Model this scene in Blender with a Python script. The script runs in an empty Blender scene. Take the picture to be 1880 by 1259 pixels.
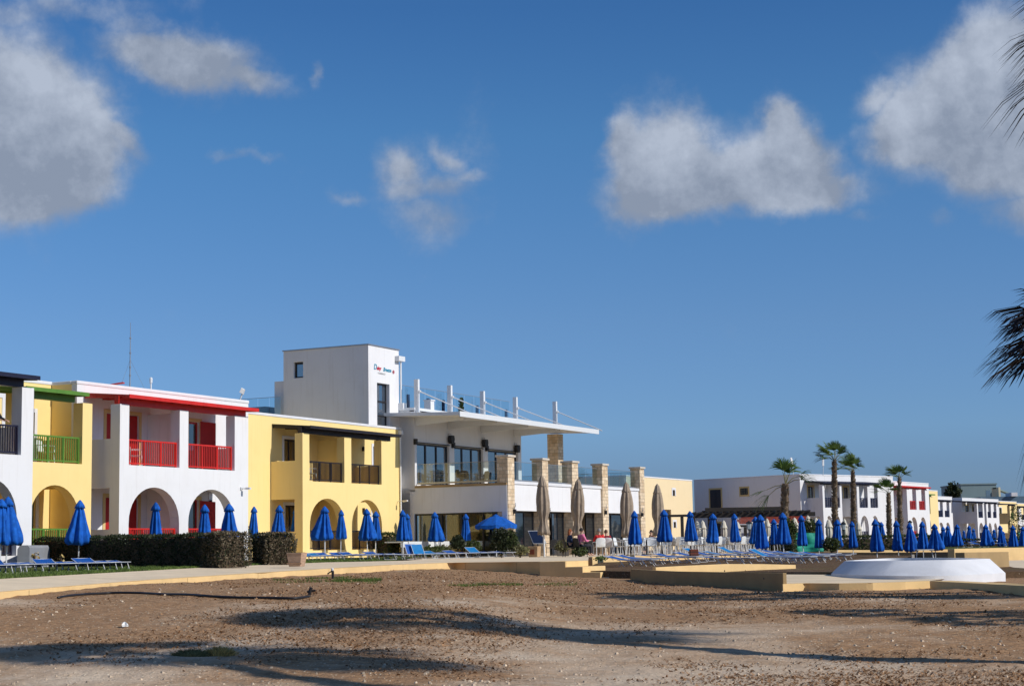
import bpy, bmesh, math, random
from mathutils import Vector, Matrix, noise, geometry
random.seed(7)
C = bpy.context.scene.collection
R = math.radians
EYE = 1.6
# ------------------------------------------------------------------ camera
F_PX, PITCH, ROLL, AZ = 3070.0, R(6.944), R(-1.0096), R(26.65)
FW = Vector((0, math.cos(PITCH), math.sin(PITCH)))
_up = Vector((1, 0, 0)).cross(FW)
RT = Vector((1, 0, 0)) * math.cos(ROLL) + _up * math.sin(ROLL)
UP = Vector((1, 0, 0)) * -math.sin(ROLL) + _up * math.cos(ROLL)
cam_d = bpy.data.cameras.new('camera')
cam = bpy.data.objects.new('camera', cam_d)
C.objects.link(cam)
m = Matrix((RT, UP, -FW)).transposed().to_4x4()
m.translation = Vector((0, 0, EYE))
cam.matrix_world = m
cam_d.sensor_width = 36.0
cam_d.lens = F_PX / 1880 * 36
cam_d.clip_start = 0.1
cam_d.clip_end = 20000
bpy.context.scene.camera = cam
# ------------------------------------------------------------------ view
vs = bpy.context.scene.view_settings
vs.view_transform = 'Standard'
vs.look = 'None'
vs.exposure = 0.0
vs.gamma = 1.0
# ------------------------------------------------------------------ sun
SUN_EL = R(33)
SUN_DIR = Vector((0.905, -0.425, 0)).normalized()          # horizontal, towards the sun
sd = bpy.data.lights.new('sun', 'SUN')
sd.energy = 3.9
sd.angle = R(0.5)
sd.color = (1.0, 0.955, 0.88)
sun = bpy.data.objects.new('sun', sd)
C.objects.link(sun)
sv = Vector((SUN_DIR.x * math.cos(SUN_EL), SUN_DIR.y * math.cos(SUN_EL), math.sin(SUN_EL)))
sun.rotation_euler = sv.to_track_quat('Z', 'Y').to_euler()
sun.location = (20, -30, 40)
# ------------------------------------------------------------------ world: clear sky with a few clouds
w = bpy.data.worlds.new('World')
bpy.context.scene.world = w
w.use_nodes = True
nt = w.node_tree
nt.nodes.clear()
def nd(t, typ, **kw):
    n = t.nodes.new(typ)
    for k, v in kw.items():
        setattr(n, k, v)
    return n
def mth(t, op, a, b=None, c=None, clamp=False):
    n = t.nodes.new('ShaderNodeMath'); n.operation = op; n.use_clamp = clamp
    for i, x in enumerate((a, b, c)):
        if x is None: continue
        if isinstance(x, (int, float)): n.inputs[i].default_value = x
        else: t.links.new(x, n.inputs[i])
    return n.outputs[0]
sky = nd(nt, 'ShaderNodeTexSky', sky_type='NISHITA')
sky.sun_disc = False
sky.sun_elevation = SUN_EL
sky.sun_rotation = math.atan2(SUN_DIR.x, SUN_DIR.y)
sky.altitude = 0
sky.air_density = 1.0
sky.dust_density = 0.3
sky.ozone_density = 2.2
tc = nd(nt, 'ShaderNodeTexCoord')
sp = nd(nt, 'ShaderNodeSeparateXYZ'); nt.links.new(tc.outputs['Generated'], sp.inputs[0])
def px_dir(x, y):
    d = (FW + RT * ((x - 940) / F_PX) - UP * ((y - 629.5) / F_PX)).normalized()
    return d
def px_ang(x, y):
    d = px_dir(x, y)
    return math.atan2(d.x, d.y), math.asin(d.z)
az = mth(nt, 'ARCTAN2', sp.outputs['X'], sp.outputs['Y'])
el = mth(nt, 'ARCSINE', sp.outputs['Z'])
def wnoise(scale, detail, rough, off):
    mp = nd(nt, 'ShaderNodeMapping'); mp.inputs['Location'].default_value = off
    nt.links.new(tc.outputs['Generated'], mp.inputs[0])
    n = nd(nt, 'ShaderNodeTexNoise'); n.inputs['Scale'].default_value = scale
    n.inputs['Detail'].default_value = detail; n.inputs['Roughness'].default_value = rough
    nt.links.new(mp.outputs[0], n.inputs['Vector'])
    return n
nw = wnoise(10, 7, 0.6, (3.1, 1.7, 0))
ns = nd(nt, 'ShaderNodeSeparateColor'); nt.links.new(nw.outputs['Color'], ns.inputs[0])
azw = mth(nt, 'ADD', az, mth(nt, 'MULTIPLY', mth(nt, 'SUBTRACT', ns.outputs[0], 0.5), 0.075))
elw = mth(nt, 'ADD', el, mth(nt, 'MULTIPLY', mth(nt, 'SUBTRACT', ns.outputs[1], 0.5), 0.06))
# (x, y, half width, half height, tilt degrees, strength) of each puff, in degrees-like units of the photo's sky
PUFFS = [(0, 170, 130, 90, 30, 1.0), (90, 215, 110, 85, 30, 1.0), (20, 320, 130, 70, 0, 1.05), (130, 330, 75, 60, 0, .9), (200, 245, 80, 26, 25, .62), (120, 270, 100, 60, 10, .9), (-60, 200, 150, 150, 0, 1.0),
         (260, 95, 100, 40, 12, .66), (360, 120, 110, 44, 10, .74), (440, 150, 80, 28, 18, .62), (250, 50, 90, 30, 8, .42), (150, 15, 160, 26, 0, .36), (20, 15, 110, 34, 0, .40),
         (1135, 245, 50, 46, 20, .80), (1235, 290, 90, 72, 5, 1.05), (1230, 350, 110, 52, 5, .95), (1350, 330, 120, 62, 0, 1.0), (1440, 225, 44, 36, 25, .86), (1470, 290, 80, 66, 25, .95), (1490, 350, 105, 46, 0, .9),
         (1560, 330, 46, 34, 0, .6), (1830, 120, 120, 80, -25, 1.05), (1760, 190, 110, 62, -25, .9), (1700, 240, 100, 44, 0, .72), (1860, 270, 130, 80, 0, .95), (1640, 180, 56, 34, 0, .55), (1600, 230, 40, 30, 0, .34), (1725, 395, 36, 40, 0, .36), (1880, 360, 90, 60, 0, .6),
         (725, 320, 56, 36, 20, .52), (745, 350, 60, 34, 0, .46), (815, 300, 40, 20, 35, .42), (850, 330, 40, 16, 10, .36), (780, 395, 90, 40, 0, .36), (800, 345, 70, 30, 0, .42), (620, 375, 36, 14, 0, .28), (575, 140, 14, 30, 0, .34), (1600, 400, 40, 16, 0, .3), (455, 295, 40, 10, 10, .26), (1900, 400, 80, 40, 0, .4)]
acc = None; vt = None
for (x, y, a, b, tilt, s) in PUFFS:
    a0, e0 = px_ang(x, y)
    ca, sa = math.cos(R(tilt)), math.sin(R(tilt))
    dx = mth(nt, 'SUBTRACT', azw, a0); dy = mth(nt, 'SUBTRACT', elw, e0)
    u = mth(nt, 'MULTIPLY', mth(nt, 'SUBTRACT', mth(nt, 'MULTIPLY', dx, ca), mth(nt, 'MULTIPLY', dy, sa)), F_PX / a)
    v = mth(nt, 'MULTIPLY', mth(nt, 'ADD', mth(nt, 'MULTIPLY', dx, sa), mth(nt, 'MULTIPLY', dy, ca)), F_PX / b)
    q = mth(nt, 'ADD', mth(nt, 'MULTIPLY', u, u), mth(nt, 'MULTIPLY', v, v))
    g = mth(nt, 'MULTIPLY', mth(nt, 'POWER', 2.718, mth(nt, 'MULTIPLY', q, -0.9)), s)
    gv = mth(nt, 'MULTIPLY', g, v)
    vt = gv if vt is None else mth(nt, 'ADD', vt, gv)
    acc = g if acc is None else mth(nt, 'MAXIMUM', acc, g) if s < 0.7 else mth(nt, 'ADD', mth(nt, 'MAXIMUM', acc, g), mth(nt, 'MULTIPLY', mth(nt, 'MINIMUM', acc, g), 0.35))
nf = wnoise(22, 14, 0.62, (0.3, 5.1, 2.2))
nf2 = wnoise(22, 14, 0.62, (0.3 - .010, 5.1, 2.2 - .013))
nb = wnoise(8, 5, 0.55, (7.3, 2.1, 0.2))
nt2 = wnoise(6, 3, 0.5, (2.3, 9.1, 4.2))
dens = mth(nt, 'ADD', mth(nt, 'MULTIPLY', acc, 1.22), mth(nt, 'ADD', mth(nt, 'MULTIPLY', mth(nt, 'SUBTRACT', nf.outputs['Fac'], 0.5), 0.85), mth(nt, 'MULTIPLY', mth(nt, 'SUBTRACT', nb.outputs['Fac'], 0.5), 0.35)))
mask = nd(nt, 'ShaderNodeMapRange'); mask.interpolation_type = 'SMOOTHSTEP'
mask.inputs['From Min'].default_value = 0.10; mask.inputs['From Max'].default_value = 0.80
nt.links.new(dens, mask.inputs['Value'])
# billows: brighter on the side turned to the sun, greyer where the cloud is deep
tone = mth(nt, 'ADD', mth(nt, 'MULTIPLY', mth(nt, 'SUBTRACT', nf.outputs['Fac'], nf2.outputs['Fac']), 1.3), mth(nt, 'ADD', mth(nt, 'MULTIPLY', nt2.outputs['Fac'], 0.8), mth(nt, 'ADD', mth(nt, 'MULTIPLY', mth(nt, 'MINIMUM', dens, 1.1), 0.10), mth(nt, 'MULTIPLY', mth(nt, 'MAXIMUM', vt, -0.55), 0.17))))
ramp = nd(nt, 'ShaderNodeMapRange'); ramp.inputs['From Min'].default_value = 0.30; ramp.inputs['From Max'].default_value = 0.80
nt.links.new(tone, ramp.inputs['Value'])
cc = nd(nt, 'ShaderNodeMix', data_type='RGBA'); nt.links.new(ramp.outputs[0], cc.inputs[0])
cc.inputs[6].default_value = (0.26, 0.31, 0.405, 1); cc.inputs[7].default_value = (0.46, 0.52, 0.63, 1)
SKY_K = 0.10
skm = nd(nt, 'ShaderNodeMix', data_type='RGBA', blend_type='MULTIPLY'); skm.inputs[0].default_value = 1.0
nt.links.new(sky.outputs[0], skm.inputs[6])
# deep polarised blue: the tone of the air by height above the horizon
cr = nd(nt, 'ShaderNodeValToRGB')
nt.links.new(mth(nt, 'MULTIPLY', el, 2.0), cr.inputs[0])
STOPS = [(0.0, (.30, .47, .94)), (.087, (.355, .54, .99)), (.133, (.43, .65, 1.08)), (.262, (.47, .69, 1.04)), (.49, (.405, .75, 1.07)), (.64, (.32, .655, 1.02)), (1.0, (.66, .82, 1.0))]
cr.color_ramp.elements[0].position = 0; cr.color_ramp.elements[1].position = 1
for p_, c_ in STOPS[1:-1]: cr.color_ramp.elements.new(p_)
for e_, (p_, c_) in zip(cr.color_ramp.elements, STOPS): e_.position = p_; e_.color = (*(q * .93 for q in c_), 1)
nt.links.new(cr.outputs[0], skm.inputs[7])
ck = nd(nt, 'ShaderNodeVectorMath', operation='SCALE'); ck.inputs['Scale'].default_value = 1 / SKY_K
nt.links.new(cc.outputs[2], ck.inputs[0])
mx = nd(nt, 'ShaderNodeMix', data_type='RGBA')
nt.links.new(mth(nt, 'MULTIPLY', mask.outputs[0], 0.96), mx.inputs[0])
nt.links.new(skm.outputs[2], mx.inputs[6]); nt.links.new(ck.outputs[0], mx.inputs[7])
bg = nd(nt, 'ShaderNodeBackground'); bg.inputs['Strength'].default_value = SKY_K
nt.links.new(mx.outputs[2], bg.inputs['Color'])
wo = nd(nt, 'ShaderNodeOutputWorld'); nt.links.new(bg.outputs[0], wo.inputs['Surface'])

# ------------------------------------------------------------------ frames: u along a facade, n outwards, z above the eye line
def ray(x, y):
    return FW + RT * ((x - 940) / F_PX) - UP * ((y - 629.5) / F_PX)
def G(x, y, h):                                   # the point seen at a pixel on the level h below the eye
    d = ray(x, y); p = d * (-h / d.z)
    return Vector((p.x, p.y, EYE - h))
def D(x, y, Y):                                   # the point seen at a pixel at depth Y
    d = ray(x, y); p = d * (Y / d.y)
    return Vector((p.x, p.y, EYE + p.z))
class Frame:
    def __init__(s, a):
        s.a = a
        s.U = Vector((math.sin(a), math.cos(a), 0)); s.N = Vector((math.cos(a), -math.sin(a), 0))
    def F(s, c, x, y):
        d = ray(x, y); p = d * (c / d.dot(s.N)); return p.dot(s.U), p.z
    def S(s, k, x, y):
        d = ray(x, y); p = d * (k / d.dot(s.U)); return p.dot(s.N), p.z
    def Z(s, x, y, z):
        d = ray(x, y); p = d * (z / d.z); return p.dot(s.U), p.dot(s.N)
    def W(s, u, n, z):
        p = s.U * u + s.N * n; return Vector((p.x, p.y, z + EYE))
    def un(s, p):
        q = Vector((p[0], p[1], 0)); return q.dot(s.U), q.dot(s.N)
FR = Frame(AZ)

# ------------------------------------------------------------------ objects
XF = {}
def tag(o, label=None, cat=None, group=None, kind=None):
    if label: o['label'] = label
    if cat: o['category'] = cat
    if group: o['group'] = group
    if kind: o['kind'] = kind
    return o
def thing(name, label, cat, loc=(0, 0, 0), rz=0.0, group=None):
    o = bpy.data.objects.new(name, None); C.objects.link(o)
    o.location = loc; o.rotation_euler = (0, 0, rz); o.empty_display_size = 0.2
    return tag(o, label, cat, group)
def fthing(fr, name, label, cat, u0, n0, z0, group=None):
    """a thing whose parts are given in facade coordinates (u, n, z)"""
    o = thing(name, label, cat, fr.W(u0, n0, z0), math.pi / 2 - fr.a, group)
    XF[o] = lambda p: (p[0] - u0, n0 - p[1], p[2] - z0)
    return o
def copy_tree(o, loc=None, rz=None, label=None, group=None, scale=None, parent=None):
    c = o.copy(); C.objects.link(c)
    if parent is not None: c.parent = parent
    if loc is not None: c.location = loc
    if rz is not None: c.rotation_euler = (0, 0, rz)
    if scale is not None: c.scale = scale
    if label: c['label'] = label
    if group: c['group'] = group
    for ch in [x for x in KIDS.get(o, [])]:
        k = copy_tree(ch, parent=c)
        KIDS.setdefault(c, []).append(k)
    return c
KIDS = {}
class MB:
    def __init__(s): s.v = []; s.f = []
    def add(s, vs_, fs_):
        b = len(s.v); s.v += [tuple(p) for p in vs_]; s.f += [tuple(i + b for i in f) for f in fs_]
        return s
    def box(s, a, b):
        x0, y0, z0 = a; x1, y1, z1 = b
        return s.add([(x0, y0, z0), (x1, y0, z0), (x1, y1, z0), (x0, y1, z0), (x0, y0, z1), (x1, y0, z1), (x1, y1, z1), (x0, y1, z1)],
                     [(0, 3, 2, 1), (4, 5, 6, 7), (0, 1, 5, 4), (1, 2, 6, 5), (2, 3, 7, 6), (3, 0, 4, 7)])
    def hexa(s, lo, hi):
        return s.add(list(lo) + list(hi), [(0, 3, 2, 1), (4, 5, 6, 7), (0, 1, 5, 4), (1, 2, 6, 5), (2, 3, 7, 6), (3, 0, 4, 7)])
    def prism(s, poly, f, t):
        """closed polygon given in 2D, f(a, b, k) makes the 3D point at depth k"""
        n = len(poly)
        vs_ = [f(a, b, 0) for a, b in poly] + [f(a, b, t) for a, b in poly]
        tr = geometry.tessellate_polygon([[Vector((a, b, 0)) for a, b in poly]])
        fs_ = [tuple(t_) for t_ in tr] + [tuple(i + n for i in reversed(t_)) for t_ in tr]
        fs_ += [(i, (i + 1) % n, (i + 1) % n + n, i + n) for i in range(n)]
        return s.add(vs_, fs_)
    def holed(s, outer, holes, f, t):
        loops = [outer] + holes
        flat = [p for l in loops for p in l]; n = len(flat)
        tr = geometry.tessellate_polygon([[Vector((a, b, 0)) for a, b in l] for l in loops])
        vs_ = [f(a, b, 0) for a, b in flat] + [f(a, b, t) for a, b in flat]
        fs_ = [tuple(t_) for t_ in tr] + [tuple(i + n for i in reversed(t_)) for t_ in tr]
        o = 0
        for l in loops:
            k = len(l)
            fs_ += [(o + i, o + (i + 1) % k, o + (i + 1) % k + n, o + i + n) for i in range(k)]
            o += k
        return s.add(vs_, fs_)
    def tube(s, pts, r, n=6, caps=True):
        pts = [Vector(p) for p in pts]; rs = r if isinstance(r, (list, tuple)) else [r] * len(pts)
        b = len(s.v); k = len(pts)
        for i, p in enumerate(pts):
            d = (pts[min(i + 1, k - 1)] - pts[max(i - 1, 0)]).normalized()
            a = d.cross(Vector((0, 0, 1)))
            if a.length < 1e-3: a = Vector((1, 0, 0))
            a.normalize(); c = d.cross(a)
            for j in range(n):
                t = 2 * math.pi * j / n
                q = p + (a * math.cos(t) + c * math.sin(t)) * rs[i]
                s.v.append(tuple(q))
        for i in range(k - 1):
            for j in range(n):
                s.f.append((b + i * n + j, b + i * n + (j + 1) % n, b + (i + 1) * n + (j + 1) % n, b + (i + 1) * n + j))
        if caps:
            s.f.append(tuple(b + j for j in reversed(range(n)))); s.f.append(tuple(b + (k - 1) * n + j for j in range(n)))
        return s
    def lathe(s, prof, cx=0, cy=0, n=16, fold=None):
        """profile of (radius, z); fold(i, ang) scales the radius"""
        b = len(s.v)
        for i, (r, z) in enumerate(prof):
            for j in range(n):
                t = 2 * math.pi * j / n
                rr = r * (fold(i, t) if fold else 1)
                s.v.append((cx + rr * math.cos(t), cy + rr * math.sin(t), z))
        for i in range(len(prof) - 1):
            for j in range(n):
                s.f.append((b + i * n + j, b + i * n + (j + 1) % n, b + (i + 1) * n + (j + 1) % n, b + (i + 1) * n + j))
        s.f.append(tuple(b + j for j in reversed(range(n)))); s.f.append(tuple(b + (len(prof) - 1) * n + j for j in range(n)))
        return s
    def build(s, name, mat, parent=None, smooth=False, recalc=True, bevel=0.0):
        me = bpy.data.meshes.new(name)
        vs_ = s.v
        if parent is not None and parent in XF:
            f = XF[parent]; vs_ = [f(p) for p in vs_]
        me.from_pydata(vs_, [], s.f)
        if recalc:
            bm = bmesh.new(); bm.from_mesh(me)
            bmesh.ops.recalc_face_normals(bm, faces=bm.faces)
            bm.to_mesh(me); bm.free()
        for mm in (mat if isinstance(mat, (list, tuple)) else [mat]): me.materials.append(mm)
        if smooth:
            me.polygons.foreach_set('use_smooth', [True] * len(me.polygons))
        o = bpy.data.objects.new(name, me); C.objects.link(o)
        if parent is not None:
            o.parent = parent; KIDS.setdefault(parent, []).append(o)
            if parent in XF: XF[o] = XF[parent]
        if bevel:
            md = o.modifiers.new('bevel', 'BEVEL'); md.width = bevel; md.segments = 2; md.limit_method = 'ANGLE'
        return o

# ------------------------------------------------------------------ materials
def mat(name, col, rough=0.7, var=0.0, vs_=3.0, bump=0.0, bs=40.0, metal=0.0, spec=0.5, col2=None, stretch=None, coord='Object', trans=0.0, ior=1.45):
    mm = bpy.data.materials.new(name); mm.use_nodes = True
    t = mm.node_tree; bs_ = t.nodes['Principled BSDF']
    bs_.inputs['Base Color'].default_value = (*col, 1); bs_.inputs['Roughness'].default_value = rough
    bs_.inputs['Metallic'].default_value = metal; bs_.inputs['Specular IOR Level'].default_value = spec
    bs_.inputs['IOR'].default_value = ior
    tcn = t.nodes.new('ShaderNodeTexCoord'); vec = tcn.outputs[coord]
    if stretch:
        mp = t.nodes.new('ShaderNodeMapping'); mp.inputs['Scale'].default_value = stretch
        t.links.new(vec, mp.inputs[0]); vec = mp.outputs[0]
    if var > 0 or col2:
        n = t.nodes.new('ShaderNodeTexNoise'); n.inputs['Scale'].default_value = vs_; n.inputs['Detail'].default_value = 6
        n.inputs['Roughness'].default_value = 0.62
        t.links.new(vec, n.inputs['Vector'])
        mr = t.nodes.new('ShaderNodeMapRange'); mr.inputs['From Min'].default_value = 0.32; mr.inputs['From Max'].default_value = 0.68
        t.links.new(n.outputs['Fac'], mr.inputs['Value'])
        mi = t.nodes.new('ShaderNodeMix'); mi.data_type = 'RGBA'
        t.links.new(mr.outputs[0], mi.inputs[0])
        a = col; b = col2 if col2 else tuple(max(0, c * (1 - var)) for c in col)
        mi.inputs[6].default_value = (*b, 1); mi.inputs[7].default_value = (*a, 1)
        t.links.new(mi.outputs[2], bs_.inputs['Base Color'])
    if bump > 0:
        n2 = t.nodes.new('ShaderNodeTexNoise'); n2.inputs['Scale'].default_value = bs; n2.inputs['Detail'].default_value = 5
        t.links.new(vec, n2.inputs['Vector'])
        bp = t.nodes.new('ShaderNodeBump'); bp.inputs['Strength'].default_value = bump; bp.inputs['Distance'].default_value = 0.02
        t.links.new(n2.outputs['Fac'], bp.inputs['Height']); t.links.new(bp.outputs[0], bs_.inputs['Normal'])
    return mm
def plaster(name, col, stain=(0.55, 0.5, 0.44)):
    """painted render: fine grain, faint mottling and rain streaks"""
    mm = mat(name, col, 0.85, bump=0.25, bs=60, spec=0.25)
    t = mm.node_tree; b = t.nodes['Principled BSDF']
    tcn = t.nodes.new('ShaderNodeTexCoord')
    n = t.nodes.new('ShaderNodeTexNoise'); n.inputs['Scale'].default_value = 0.9; n.inputs['Detail'].default_value = 8; n.inputs['Roughness'].default_value = 0.6
    t.links.new(tcn.outputs['Object'], n.inputs['Vector'])
    mp = t.nodes.new('ShaderNodeMapping'); mp.inputs['Scale'].default_value = (3.2, 3.2, 0.22)
    t.links.new(tcn.outputs['Object'], mp.inputs[0])
    n2 = t.nodes.new('ShaderNodeTexNoise'); n2.inputs['Scale'].default_value = 2.2; n2.inputs['Detail'].default_value = 6
    t.links.new(mp.outputs[0], n2.inputs['Vector'])
    r1 = t.nodes.new('ShaderNodeMapRange'); r1.inputs['From Min'].default_value = 0.48; r1.inputs['From Max'].default_value = 0.8; r1.inputs['To Max'].default_value = 0.14
    t.links.new(n.outputs['Fac'], r1.inputs['Value'])
    r2 = t.nodes.new('ShaderNodeMapRange'); r2.inputs['From Min'].default_value = 0.56; r2.inputs['From Max'].default_value = 0.8; r2.inputs['To Max'].default_value = 0.24
    t.links.new(n2.outputs['Fac'], r2.inputs['Value'])
    ad = t.nodes.new('ShaderNodeMath'); ad.operation = 'ADD'
    t.links.new(r1.outputs[0], ad.inputs[0]); t.links.new(r2.outputs[0], ad.inputs[1])
    mi = t.nodes.new('ShaderNodeMix'); mi.data_type = 'RGBA'
    mi.inputs[6].default_value = (*col, 1); mi.inputs[7].default_value = (*(a * s for a, s in zip(col, stain)), 1)
    t.links.new(ad.outputs[0], mi.inputs[0]); t.links.new(mi.outputs[2], b.inputs['Base Color'])
    return mm
M = {}
M['white'] = plaster('white_plaster', (0.73, 0.725, 0.735))
M['white2'] = plaster('white_roughcast', (0.70, 0.71, 0.74))
M['tower'] = plaster('offwhite_plaster', (0.68, 0.68, 0.69))
M['yellow'] = plaster('yellow_plaster', (0.86, 0.66, 0.285), (0.75, 0.66, 0.5))
M['yellow_pale'] = plaster('pale_yellow_plaster', (0.84, 0.66, 0.33), (0.75, 0.66, 0.5))
M['cream'] = plaster('cream_plaster', (0.79, 0.64, 0.40), (0.75, 0.66, 0.5))
M['surround'] = plaster('straw_plaster', (0.62, 0.47, 0.22))
M['cap'] = mat('white_parapet_paint', (0.72, 0.72, 0.74), 0.8, var=0.1, vs_=1.2, bump=0.2)
M['green'] = mat('green_gloss_paint', (0.10, 0.235, 0.03), 0.45, var=0.2, vs_=4)
M['dgreen'] = mat('dark_green_paint', (0.03, 0.09, 0.035), 0.5, var=0.2, vs_=4)
M['red'] = mat('red_gloss_paint', (0.62, 0.022, 0.014), 0.42, var=0.2, vs_=4)
M['dred'] = mat('dark_red_paint', (0.42, 0.012, 0.012), 0.5, var=0.2, vs_=4)
M['navy'] = mat('navy_paint', (0.012, 0.012, 0.035), 0.45, var=0.3, vs_=4)
M['blueblk'] = mat('blue_rail_paint', (0.012, 0.018, 0.07), 0.45, var=0.3, vs_=4)
M['brownblk'] = mat('black_brown_paint', (0.018, 0.013, 0.016), 0.5, var=0.3, vs_=4)
M['wood_dark'] = mat('dark_stained_timber', (0.03, 0.022, 0.016), 0.6, var=0.4, vs_=6, stretch=(1, 1, 6), bump=0.3)
M['glass'] = mat('dark_window_glass', (0.010, 0.016, 0.022), 0.04, spec=1.0, ior=1.9)
M['glass_blue'] = mat('sky_reflecting_glass', (0.02, 0.035, 0.055), 0.03, spec=1.0, ior=2.4)
M['frame_dark'] = mat('anthracite_frame', (0.022, 0.020, 0.022), 0.4, var=0.2)
M['metal_white'] = mat('white_enamel', (0.70, 0.71, 0.72), 0.35, var=0.05)
M['metal'] = mat('galvanised_steel', (0.45, 0.46, 0.48), 0.35, metal=0.7, var=0.2)
M['alu'] = mat('aluminium_tube', (0.72, 0.72, 0.72), 0.4, metal=0.15, var=0.1)
M['black'] = mat('black_plastic', (0.012, 0.012, 0.014), 0.5)
M['plastic_white'] = mat('white_plastic', (0.74, 0.75, 0.74), 0.42, var=0.06, vs_=8)
M['plastic_shaded'] = mat('shaded_white_plastic', (0.40, 0.37, 0.33), 0.6, var=0.12, vs_=30)  # the white chair plastic again, with its shade put into the colour
M['blue_cloth'] = mat('royal_blue_canvas', (0.012, 0.125, 0.54), 0.85, var=0.45, vs_=5, bump=0.3, bs=25, spec=0.2)
M['blue_sling'] = mat('blue_mesh_sling', (0.008, 0.10, 0.42), 0.6, var=0.25, vs_=6, spec=0.3)
M['turq_sling'] = mat('faded_blue_mesh_sling', (0.012, 0.20, 0.50), 0.6, var=0.25, vs_=6, spec=0.3)
M['beige_cloth'] = mat('taupe_canvas', (0.38, 0.30, 0.225), 0.85, var=0.3, vs_=4, bump=0.3, bs=20, spec=0.15)
M['ivory_cloth'] = mat('ivory_canvas', (0.70, 0.64, 0.53), 0.85, var=0.25, vs_=4, bump=0.3, bs=20, spec=0.15)
M['green_cloth'] = mat('turquoise_tarpaulin', (0.015, 0.36, 0.24), 0.6, var=0.3, vs_=3, bump=0.4, bs=8)
M['paving'] = mat('pale_screed', (0.84, 0.68, 0.48), 0.9, var=0.2, vs_=0.8, bump=0.3, bs=25, spec=0.2)
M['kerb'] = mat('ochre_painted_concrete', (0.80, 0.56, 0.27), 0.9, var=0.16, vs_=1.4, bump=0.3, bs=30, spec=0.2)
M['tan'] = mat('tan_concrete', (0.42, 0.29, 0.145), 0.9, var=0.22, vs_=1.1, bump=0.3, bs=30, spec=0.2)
M['basin'] = mat('white_basin_paint', (0.74, 0.74, 0.76), 0.75, var=0.22, vs_=0.7, bump=0.25, bs=20)
M['terracotta_box'] = mat('weathered_planter_wood', (0.52, 0.34, 0.23), 0.8, var=0.35, vs_=4, stretch=(1, 1, 5), bump=0.4)
M['capstone'] = mat('pale_capstone', (0.62, 0.55, 0.46), 0.85, var=0.2, vs_=3)
M['pot'] = mat('pale_clay', (0.50, 0.33, 0.18), 0.85, var=0.3, vs_=4, bump=0.3)
M['grey_box'] = mat('grey_brown_planter', (0.13, 0.115, 0.10), 0.8, var=0.25, vs_=5, bump=0.3)
M['curtain'] = mat('ochre_curtain', (0.26, 0.20, 0.10), 0.9, var=0.35, vs_=2, stretch=(9, 9, 0.3))
M['curtain_white'] = mat('white_curtain', (0.5, 0.55, 0.62), 0.9, var=0.3, vs_=2, stretch=(12, 12, 0.3))
M['rust'] = mat('rust_red_panel', (0.22, 0.05, 0.02), 0.7, var=0.3, vs_=5)
M['hose'] = mat('black_rubber_hose', (0.018, 0.016, 0.018), 0.45, var=0.4, vs_=12)
M['hill'] = mat('blue_grey_roof', (0.10, 0.17, 0.24), 0.6, var=0.2, vs_=0.3)
# leaf and plant materials
def leafmat(name, c1, c2, sc=1.2, transl=0.25):
    mm = mat(name, c1, 0.6, col2=c2, vs_=sc, spec=0.3)
    t = mm.node_tree; b = t.nodes['Principled BSDF']
    gi = t.nodes.new('ShaderNodeNewGeometry')
    hs = t.nodes.new('ShaderNodeHueSaturation'); mrr = t.nodes.new('ShaderNodeMapRange')
    mrr.inputs['To Min'].default_value = 0.62; mrr.inputs['To Max'].default_value = 1.4
    t.links.new(gi.outputs['Random Per Island'], mrr.inputs['Value']); t.links.new(mrr.outputs[0], hs.inputs['Value'])
    src = b.inputs['Base Color'].links[0].from_socket
    t.links.new(src, hs.inputs['Color']); t.links.new(hs.outputs[0], b.inputs['Base Color'])
    if transl > 0:
        tr = t.nodes.new('ShaderNodeBsdfTranslucent'); t.links.new(hs.outputs[0], tr.inputs['Color'])
        ms = t.nodes.new('ShaderNodeMixShader'); ms.inputs[0].default_value = transl
        out = t.nodes['Material Output']
        t.links.new(b.outputs[0], ms.inputs[1]); t.links.new(tr.outputs[0], ms.inputs[2]); t.links.new(ms.outputs[0], out.inputs['Surface'])
    return mm
M['hedge'] = leafmat('cypress_hedge_leaves', (0.040, 0.052, 0.022), (0.022, 0.030, 0.012), 1.4, 0.1)
M['hedge_lit'] = leafmat('sunlit_brown_hedge_twigs', (0.20, 0.155, 0.10), (0.09, 0.075, 0.045), 2.0, 0.1)  # lighter brown for hedge ends, sunlight painted into the leaf colour
M['hedge_green'] = leafmat('green_hedge_leaves', (0.075, 0.095, 0.025), (0.035, 0.05, 0.015), 1.6)
M['bush'] = leafmat('bush_leaves', (0.10, 0.13, 0.04), (0.04, 0.055, 0.018), 1.6)
M['bush_dry'] = leafmat('dusty_bush_leaves', (0.24, 0.22, 0.10), (0.11, 0.11, 0.05), 2)
M['grass'] = leafmat('lawn_grass_blades', (0.15, 0.21, 0.045), (0.075, 0.12, 0.025), 0.7)
M['weed'] = leafmat('weed_grass', (0.12, 0.18, 0.035), (0.07, 0.10, 0.02), 1.0)
M['straw'] = leafmat('dry_straw', (0.62, 0.44, 0.16), (0.36, 0.26, 0.10), 3)
M['palm'] = leafmat('palm_fronds', (0.14, 0.21, 0.045), (0.06, 0.10, 0.022), 1.0, 0.3)
M['palm_light'] = leafmat('light_green_palm_fronds', (0.19, 0.27, 0.06), (0.08, 0.14, 0.03), 1.0, 0.35)  # lighter green than the other fronds, used on the shortest palm
M['palm_dark'] = leafmat('dark_palm_fronds', (0.035, 0.028, 0.030), (0.018, 0.016, 0.020), 1.0, 0.05)  # near-black frond colour for the nearest crowns and the hanging fronds
M['petiole'] = mat('palm_stalks', (0.22, 0.20, 0.08), 0.6, var=0.3, vs_=8)
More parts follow.
